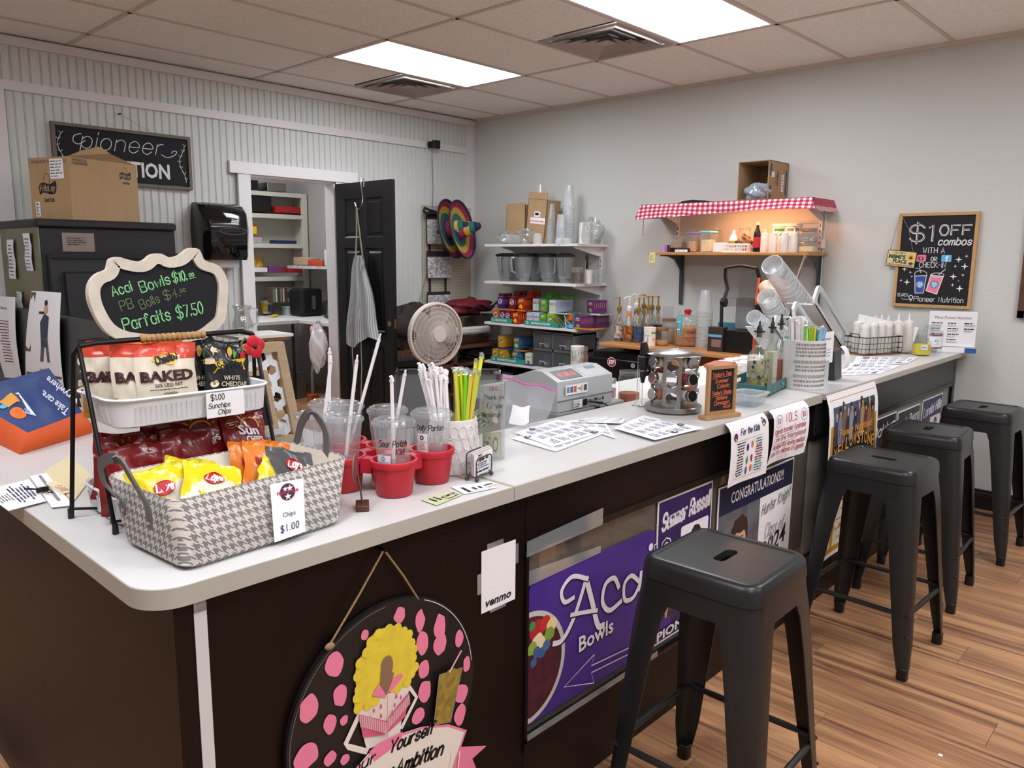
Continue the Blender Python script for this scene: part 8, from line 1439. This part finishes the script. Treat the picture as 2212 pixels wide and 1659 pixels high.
HATC = ['#2b2444', '#8e2440', '#b9963c', '#1f5f5c', '#33284c', '#8e2440', '#b9963c', '#1f5f5c', '#2b2444']; HM = [M('hat_%d' % i, c, .8, bump=.6, bscale=150, noise=.3, nscale=40) for i, c in enumerate(HATC)]
for i, (x, y, z, s) in enumerate(((-.40, -.24, 1.70, 1), (-.47, -.17, 1.705, 1))):
 t = thing('sombrero', ['front striped straw sombrero hanging on the pegboard', 'second striped sombrero hanging behind the front one'][i], 'hat', (x, y, z), rx=PI/2-.2, rz=.42); pr = [(.265, .045), (.25, .03), (.205, .01), (.15, .0), (.1, .0), (.078, .02), (.07, .07), (.058, .12), (.042, .165), (.0001, .18)]
 B().lathe(pr, HM, 40).build('brim_and_crown', t, smooth=50); B().tube([(.258*math.cos(k*PI/20), .258*math.sin(k*PI/20), .032) for k in range(40)], .008, HM[0], 6, True).build('rolled_edge', t); B().ball((0, 0, .18), .035, HM[0], 10).tube([(0, 0, .17), (.02, .03, .2)], .002, HM[0], 4).build('crown_knob', t)
# apron on a steel hook over the door
AP1, AP2 = M('apron_grey', '#8f969c', .8), M('apron_white', '#c6c9ca', .8)
t = thing('steel_hook', 'bent steel hook over the top of the black door', 'hook', (-1.57, -.42, 0)); B().tube(smoothp([(.012, .0, 1.99), (.012, 0, 2.04), (-.01, 0, 2.045), (-.02, -.01, 2.0), (-.02, -.03, 1.9), (-.03, -.02, 1.84), (-.035, .02, 1.82), (-.04, .05, 1.87)]), .004, CHROME, 8).build('wire', t)
t = thing('apron', 'blue-grey pinstriped apron hanging from the steel hook', 'apron', (-1.6, -.42, 0));
f = lambda u, v: (-.012-.03*math.sin(u*PI)*(1-v)-.016*math.sin(u*17+v*2)*(1-.6*v), (.05-.10*u)+(1-v)**.8*(.15-.33*u)+.01*math.sin(v*9), .80+.67*v-.05*math.sin(u*6)*(1-v))
B().grid(f, 48, 14, lambda u, v: AP1 if int(u*48) % 2 else AP2).build('cloth', t, smooth=70); b = B()
for s in (-1, 1): b.tube([(-.015, .045*s, 1.46), (-.02, .018*s, 1.65), (-.03, .0, 1.825)], .009, M('apron_strap', '#b5aa98', .8), 5, flat=.25)
b.tube([(-.03, .1, 1.0), (-.035, .09, .7), (-.03, .07, .4)], .007, M('apron_strap'), 5, flat=.25).tube([(-.03, -.02, .82), (-.035, -.03, .6), (-.03, .0, .3)], .007, M('apron_strap'), 5, flat=.25); b.build('strap', t); B().box(-.024, -.075, 1.36, -.022, -.02, 1.44, PS).build('pocket', t, smooth=0)
# fan
t = thing('pedestal_fan', 'cream pedestal fan with a round wire grille', 'fan', (-1.787, -1.5, 0), rz=-.12); FC = M('fan_cream', '#d9cfc6', .4); zc = .953; b = B()
for r in (.05, .085, .12, .15, .18): b.tube([(r*math.cos(k*PI/20), -.05+.03*(r/.2)**2, zc+r*math.sin(k*PI/20)) for k in range(40)], .0022, FC, 4, True)
for k in range(110):
 q = 2*PI*k/110; c_, s_ = math.cos(q), math.sin(q); b.tube([(.05*c_, -.052, zc+.05*s_), (.13*c_, -.045, zc+.13*s_), (.2*c_, -.02, zc+.2*s_)], .0013, FC, 3); b.tube([(.2*c_, .0, zc+.2*s_), (.17*c_, .07, zc+.17*s_)], .0013, FC, 3)
b.build('grille', t); b = B(); b.xf = Matrix.Translation((0, 0, zc))@Matrix.Rotation(PI/2, 4, 'X'); b.lathe([(.2, -.015), (.212, -.01), (.212, .022), (.2, .026), (.198, .01)], FC, 48); b.build('rim', t); b = B(); b.xf = Matrix.Translation((0, 0, zc))@Matrix.Rotation(PI/2, 4, 'X'); b.lathe([(.052, .045), (.05, .06), (.0001, .062)], FC, 28); b.build('centre_cap', t)
b = B()
for k in range(5):
 b.xf = Matrix.Translation((0, .01, zc))@Matrix.Rotation(k*2*PI/5, 4, 'Y'); b.grid(lambda u, v: (.03+.15*v, .02*(u-.5), (u-.5)*(.05+.09*math.sin(v*2.2))), 4, 5, M('blade_plastic', '#a8a49e', .3))
b.xf = None; b.build('blades', t); B().rbox(-.06, .03, zc-.06, .06, .16, zc+.06, FC, .03, .01).cyl((0, .08, .03), (0, .08, zc-.05), .015, FC, 12, .012).build('motor_and_pole', t); B().lathe([(.0001, .03), (.03, .03), (.18, .012), (.19, .0)], FC, 32, (0, .08, 0)).build('base', t)
# storage rack in the corner
t = thing('storage_rack', 'brown wooden rack crowded with trays and cloths in the corner', 'rack', (0, 0, 0)); SRW = woodmat('rack_wood', '#5a3826', '#3c2418', .5, (20, 3, 40))
for z in (.3, .55, .70): B().box(-1.42, -.55, z-.02, -.05, -.08, z, SRW).build('rack_shelf', t, smooth=0)
for x in (-1.42, -.75, -.09):
 for y in (-.55, -.12): B().box(x, y, 0, x+.04, y+.04, .70, SRW).build('rack_post', t, smooth=0)
FO_ = M('foil', '#a9a9a8', .22, 1, bump=1, bscale=30)
def pan(lb, x, y, z, w_, d_, h_): tag(B().loft([[(p[0], p[1], q) for p in rrect(-w_/2+e, -d_/2+e, w_/2-e, d_/2-e, .03, 3)] for q, e in ((0, .03), (h_, 0), (h_, -.012), (h_+.004, -.012), (h_+.004, .002), (.006, .03))], FO_).build('foil_pan', loc=(x, y, z), smooth=40), lb, 'pan', 'foil pans on the storage rack')
pan('foil pan directly on the storage rack top', -.45, -.32, .70, .5, .3, .07); pan('second foil pan, under the maroon bag', -.42, -.32, .86, .5, .3, .09); tag(B().rbox(-.68, -.46, .785, -.2, -.2, .855, M('white_bundle', '#c6c2bd', .8, bump=1, bscale=15), .03, .02, 3).build('paper_bundle'), 'white wrapped bundle between the two foil pans', 'bundle')
plump('maroon insulated bag lying on top of the foil pans', (-.38, -.33, .955), .15, M('maroon_nylon', '#6c1524', .6, bump=.5, bscale=20), 3, (1.9, .9, .45), 'insulated_bag', 'bag'); tag(B().tube([(-.5, -.46, .99), (-.38, -.49, 1.05), (-.25, -.46, 1.0), (-.1, -.45, 1.07), (-.08, -.4, 1.06)], .02, BLACK, 6, flat=.4).build('bag_strap'), 'black strap across the maroon bag', 'strap')
plump('dark brown quilted coat heaped behind the fan', (-1.05, -.34, .70), .2, M('coat_brown', '#2f2421', .8, bump=.8, bscale=14), 5, (1.3, .7, .9), 'coat', 'clothing'); plump('black jacket on the rack left of the maroon bag', (-.75, -.36, .88), .12, M('jacket_black', '#15161a', .8), 6, (1.3, .8, .6), 'jacket', 'clothing')
for i, (x, z, c, r) in enumerate(((-.6, .55, '#1f4d4a', .06), (-.35, .55, '#2c2c30', .08), (-.8, .31, '#8d8880', .09), (-.52, .31, '#9cb03a', .05), (-.3, .31, '#6e6a66', .09), (-1.1, .31, '#4b3a34', .09))): plump(['dark teal cloth on the middle rack shelf', 'charcoal box-like bundle on the middle rack shelf', 'grey cloth pile on the low rack shelf', 'lime green cloth on the low rack shelf', 'pale folded cloths at the right of the low shelf', 'brown bundle at the left of the low shelf'][i], (x, -.36, z), r, M('cloth_'+c[1:], c, .9, bump=.8, bscale=20), i+10, (1.4, 1, .7), 'cloth_bundle', 'cloth')
for i, (x, s) in enumerate(((938, 0), (1048, 1))): tag(B().rbox(-.12, -.01, 0, .12, .01, .34, GREYP, .03, .004).rbox(-.13, -.4, -.12, .13, .0, -.09, GREYP, .03, .004).cyl((-.125, 0, -.515), (-.125, 0, .3), .011, GREYP, 8).cyl((.125, 0, -.515), (.125, 0, .3), .011, GREYP, 8).cyl((-.125, -.38, -.515), (-.125, -.38, -.1), .011, GREYP, 8).cyl((.125, -.38, -.515), (.125, -.38, -.1), .011, GREYP, 8).rbox(-.13, -.014, .3, .13, .014, .325, CHROME, .01, .003).build('chair', loc=tuple(at([905, 1032][i], 885, 'z', .62)+Vector((0, 0, -.1))), rot=(0, 0, [2.6, 2.4][i])), ['grey chair with a chrome top rail behind the lidded cups', 'grey chair behind the yellow straws'][i], 'chair')
# == back room
DRK = M('back_room_dark', '#1b1a1b', .6); CSH = M('cream_shelf_paint', '#c9c6b8', .6)
rz = lambda py: at(664, py, 'y', 2.28).z
t = thing('built_in_shelves', 'cream built-in shelves seen through the doorway', 'shelf', (0, 0, 0)); b = B(); X0, X1 = -1.75, -.37; zt = [rz(420), rz(466), rz(528), rz(597)]
for z in zt: B().box(X0, 2.28, z-.03, X1, 2.55, z, CSH).box(X0, 2.27, z-.045, X1, 2.285, z, CSH).build('shelf_board', t, smooth=0)
B().box(X1-.06, 2.265, zt[3]-.4, X1, 2.3, zt[0], CSH).box(X1-.02, 2.3, zt[3]-.4, X1, 2.55, zt[0], CSH).build('side_stile', t, smooth=0); B().box(X0, 2.535, zt[3]-.05, X1, 2.55, zt[0], CSH).build('back_panel', t, smooth=0)
TZ = .824
t = thing('corner_tables', 'white folding tables set in an L in the back room', 'table', (0, 0, 0)); B().rbox(-2.6, 1.54, TZ-.04, -.96, 2.24, TZ, WHITE, .03, .005).build('table_top', t); B().rbox(-.955, .25, TZ-.04, -.37, 2.24, TZ, WHITE, .03, .005).build('table_top', t)
for x, y in ((-2.5, 1.6), (-1.0, 1.6), (-.9, .3), (-.42, .3)): B().cyl((x, y, 0), (x, y, TZ-.04), .015, DRK, 8).build('table_leg', t)
bk = lambda px, py, y, z=None: (lambda p: (p.x, y, p.z if z is None else z))(at(px, py, 'y', y))
def bx2(nm, lb, cat, px0, px1, pyt, pyb, y, d, mt, r=.008, top=None):
 p0, p1 = at(px0, pyb, 'y', y), at(px1, pyt, 'y', y); t = thing(nm, lb, cat, (p0.x, y, p0.z)); w_, h_ = p1.x-p0.x, p1.z-p0.z; B().rbox(0, 0, 0, w_, d, h_, mt, min(r, w_/3, d/3), .003, 3).build('body', t)
 if top: B().rbox(-.006, -.006, h_*.86, w_+.006, d+.006, h_, top, min(r, w_/3), .002, 3).build('lid', t)
 return t, w_, h_
SSL = STEEL; Y_ = 2.31
for a_ in (('steam_pan', 'steel steam pan on top of the built-in shelves', 'pan', 578, 618, 397, 412, Y_, .2, SSL), ('appliance', 'black appliance at the top left of the doorway view', 'appliance', 537, 558, 390, 408, Y_, .2, BLACK), ('waffle_maker', 'black rounded sandwich press on the upper shelf', 'appliance', 537, 589, 420, 441, Y_, .2, BLACK, .05), ('griddle', 'flat black griddle under the sandwich press', 'appliance', 537, 586, 443, 456, Y_, .2, BLACK), ('red_cloth', 'red folded cloth on the upper built-in shelf', 'cloth', 598, 652, 448, 459, Y_, .15, M('red_cloth', '#a32026', .8), .02), ('yellow_tub', 'yellow tub with a red lid on the second shelf', 'tub', 538, 556, 486, 505, Y_, .1, YEL, .02, REDP), ('food_box', 'clear food box with a red lid on the second shelf', 'container', 540, 566, 509, 525, Y_, .15, MILKY, .01, REDP), ('book', 'flat dark blue box lying on the second shelf', 'box', 594, 641, 520, 526, Y_, .12, NAVY), ('tray_box', 'open white carton with a blue logo on the third shelf', 'box', 550, 578, 578, 588, Y_, .15, PAPER), ('snack_bag', 'brown and yellow snack bag behind the white carton', 'packet', 543, 571, 556, 577, Y_+.08, .1, M('snack_bag_back', '#8a6a2c', .6, col2='#d9a52c', nscale=20), .03), ('freezer_box', 'blue and red carton of freezer bags on the third shelf', 'box', 583, 616, 575, 589, Y_, .1, M('freezer_blue', '#2c4a9a', .5, col2='#a33040', nscale=12)), ('red_box', 'red carton at the right of the third shelf', 'box', 626, 656, 577, 589, Y_, .1, RED)): bx2(*a_)
t = thing('marble_shelf', 'white marbled shelf on the back room side wall', 'shelf', (0, 0, 0)); p = at(621, 577, 'x', -.66); B().box(-.66, .35, p.z-.012, -.352, p.y, p.z+.018, M('marble_print', '#d6d6d3', .4, col2='#a8a8a8', nscale=9)).build('shelf_board', t, smooth=0); mz = p.z+.018
for z in (mz+.5, mz+.95): tag(B().box(-.62, .5, z, -.352, 1.1, z+.025, WHITE).build('wall_ledge'), ['short white ledge high on the side wall', 'white ledge above the marbled shelf'][z < mz+.7], 'shelf')
for nm, lb, cat, px0, px1, h_, c, r in (('bread_bag', 'purple-tied bread bag on the marbled shelf', 'bread', 628, 660, .09, '#b59c86', .03), ('red_carton', 'orange-red carton on the marbled shelf', 'box', 661, 692, .06, '#c4462a', .004), ('plastic_jug', 'translucent white jug on the marbled shelf', 'jug', 694, 708, .17, '#cfd1d0', .04)):
 y0, y1 = at(px1, 570, 'x', -.64).y, at(px0, 570, 'x', -.64).y; tag(B().rbox(-.62, y0, mz+.001, -.45, y1, mz+h_, M('m_'+c[1:], c, .6), r, .01, 3).build(nm), lb, cat)
def on_t(px, py): p = at(px, py, 'z', TZ); return (p.x, p.y, TZ+.001)
t = thing('yellow_bucket', 'yellow labelled plastic bucket on the back room table', 'bucket', on_t(577, 677)); B().lathe([(.0001, 0), (.055, 0), (.068, .13), (.073, .132), (.073, .145), (.0001, .147)], OFFW, 24).build('bucket_body', t); B().lathe([(.0575, .02), (.0675, .115)], YEL, 24).build('label', t); a = Art(y=-.07); a.rect(-.03, .03, .015, .1, BLUE); a.rect(.025, .05, .045, .09, BLUE); a.build('print', t, smooth=0)
t = thing('food_container', 'clear oblong container with a mint lid on the table', 'container', on_t(632, 680)); B().rbox(-.1, -.06, 0, .1, .06, .08, MILKY, .03, .004).build('tub_body', t); B().rbox(-.108, -.068, .08, .108, .068, .095, M('mint_lid', '#9fd0c4', .4), .03, .003).build('lid', t)
b = B(); b.tube([(-.06, 0, .015), (-.02, -.02, .018), (.03, -.015, .018), (.06, .01, .015)], .014, M('banana_yellow'), 8, radii=[.004, .015, .015, .004]); tag(b.build('banana', loc=on_t(592, 686)), 'yellow banana lying before the bucket', 'fruit')
t = thing('air_fryer', 'black air fryer with a steel handle', 'air fryer', (-.62, 1.95, TZ+.001)); B().rbox(-.14, -.13, 0, .14, .13, .29, BLACK, .05, .02, 4).build('body', t); B().box(-.03, -.17, .08, .01, -.14, .22, SSL).build('handle', t, smooth=0)
t = thing('toaster', 'steel toaster with a black base at the back room table end', 'toaster', (-.6, 1.45, TZ+.001), rz=-.4); B().rbox(-.09, -.12, .015, .09, .12, .18, SSL, .03, .02, 4).box(-.085, -.115, 0, .085, .115, .02, BLACK).build('body', t); B().rbox(-.03, -.135, .03, .0, -.118, .15, BLACK, .004, .002, 1).build('control_panel', t)
t, w_, h_ = bx2('fabric_bin', 'brown, blue and cream striped fabric bin', 'bin', 590, 650, 620, 655, 2.1, .12, M('bin_base', '#5a4638', .8)); a = Art()
for i in range(12): a.rect(w_*(i+.2)/12, .01, w_*(i+.75)/12, h_*.93, [M('stripe_teal', '#5f8c93', .8), M('stripe_cream', '#cfc4a8', .8), M('stripe_brown', '#4a2f22', .8)][i % 3])
a.rect(w_*.42, h_*.3, w_*.62, h_*.7, M('stripe_brown')); a.build('stripes', t, smooth=0)
plump('clear plastic bags heaped at the left of the back room table', (-1.42, 2.02, TZ), .14, seed=11, sq=(.9, .6, 1));
for i, (x, y, z, r) in enumerate(((-1.5, 1.9, .42, .16), (-1.2, 2.0, .45, .13), (-1.0, 1.95, .15, .16))): t = thing('stock_pot', ['dark stock pot on the rack under the table', 'smaller dark pot under the table corner', 'large dark pot on the floor under the table'][i], 'pot', (x, y, z if i < 2 else 0)); B().lathe([(.0001, 0), (r*.9, 0), (r, .02), (r, .2), (r*1.04, .205), (r*.6, .235), (.0001, .24)], M('pot_dark', '#232324', .3, .6), 24).build('pot_body', t)
tag(B().box(-2.0, 1.75, .40, -1.02, 2.2, .415, DRK).box(-2.0, 1.75, 0, -1.98, 1.77, .4, DRK).box(-1.04, 1.75, 0, -1.02, 1.77, .4, DRK).box(-2.0, 2.18, 0, -1.98, 2.2, .4, DRK).box(-1.04, 2.18, 0, -1.02, 2.2, .4, DRK).build('low_rack', smooth=0), 'dark low rack holding pots under the table', 'rack')
tag(B().rbox(-1.1, 1.6, 0, -.86, 1.85, .28, film('clear_bin', '#7a7468', .5, .1), .02, .005).build('storage_bin'), 'clear storage bin under the table corner', 'bin')
p = at(676, 845, 'z', 0); p = Vector((-.86, 1.42, 0)); q = at(676, 845, 'y', 1.30); tag(B().rbox(-.045, -.045, 0, .045, .045, .09, M('orange_wood_block', '#b5541f', .5), .005, .003, 2).build('orange_block', loc=(q.x, 1.30, 0)), 'orange wooden block on the back room floor', 'block'); tag(B().tube([(q.x, 1.3, .09), (q.x+.0, 1.3, .3), (q.x+.06, 1.36, .42), (q.x+.2, 1.4, .45)], .018, GREYP, 8).build('curved_leg'), 'curved grey table leg standing in the orange block', 'leg')
for i, (px, py, c) in enumerate(((700, 735, PAPER), (718, 730, M('orange_print_bag', '#cfc6bf', .5, col2='#c96a3c', nscale=22)))):
 q = at(px, py+60, 'y', .15); plump(['white plastic carrier bag hanging in the doorway', 'white carrier bag with orange print hanging in the doorway'][i], (q.x-.02, .2+.12*i, q.z), .13, c, 20+i, (.55, .5, 1.3), 'carrier_bag', 'bag')
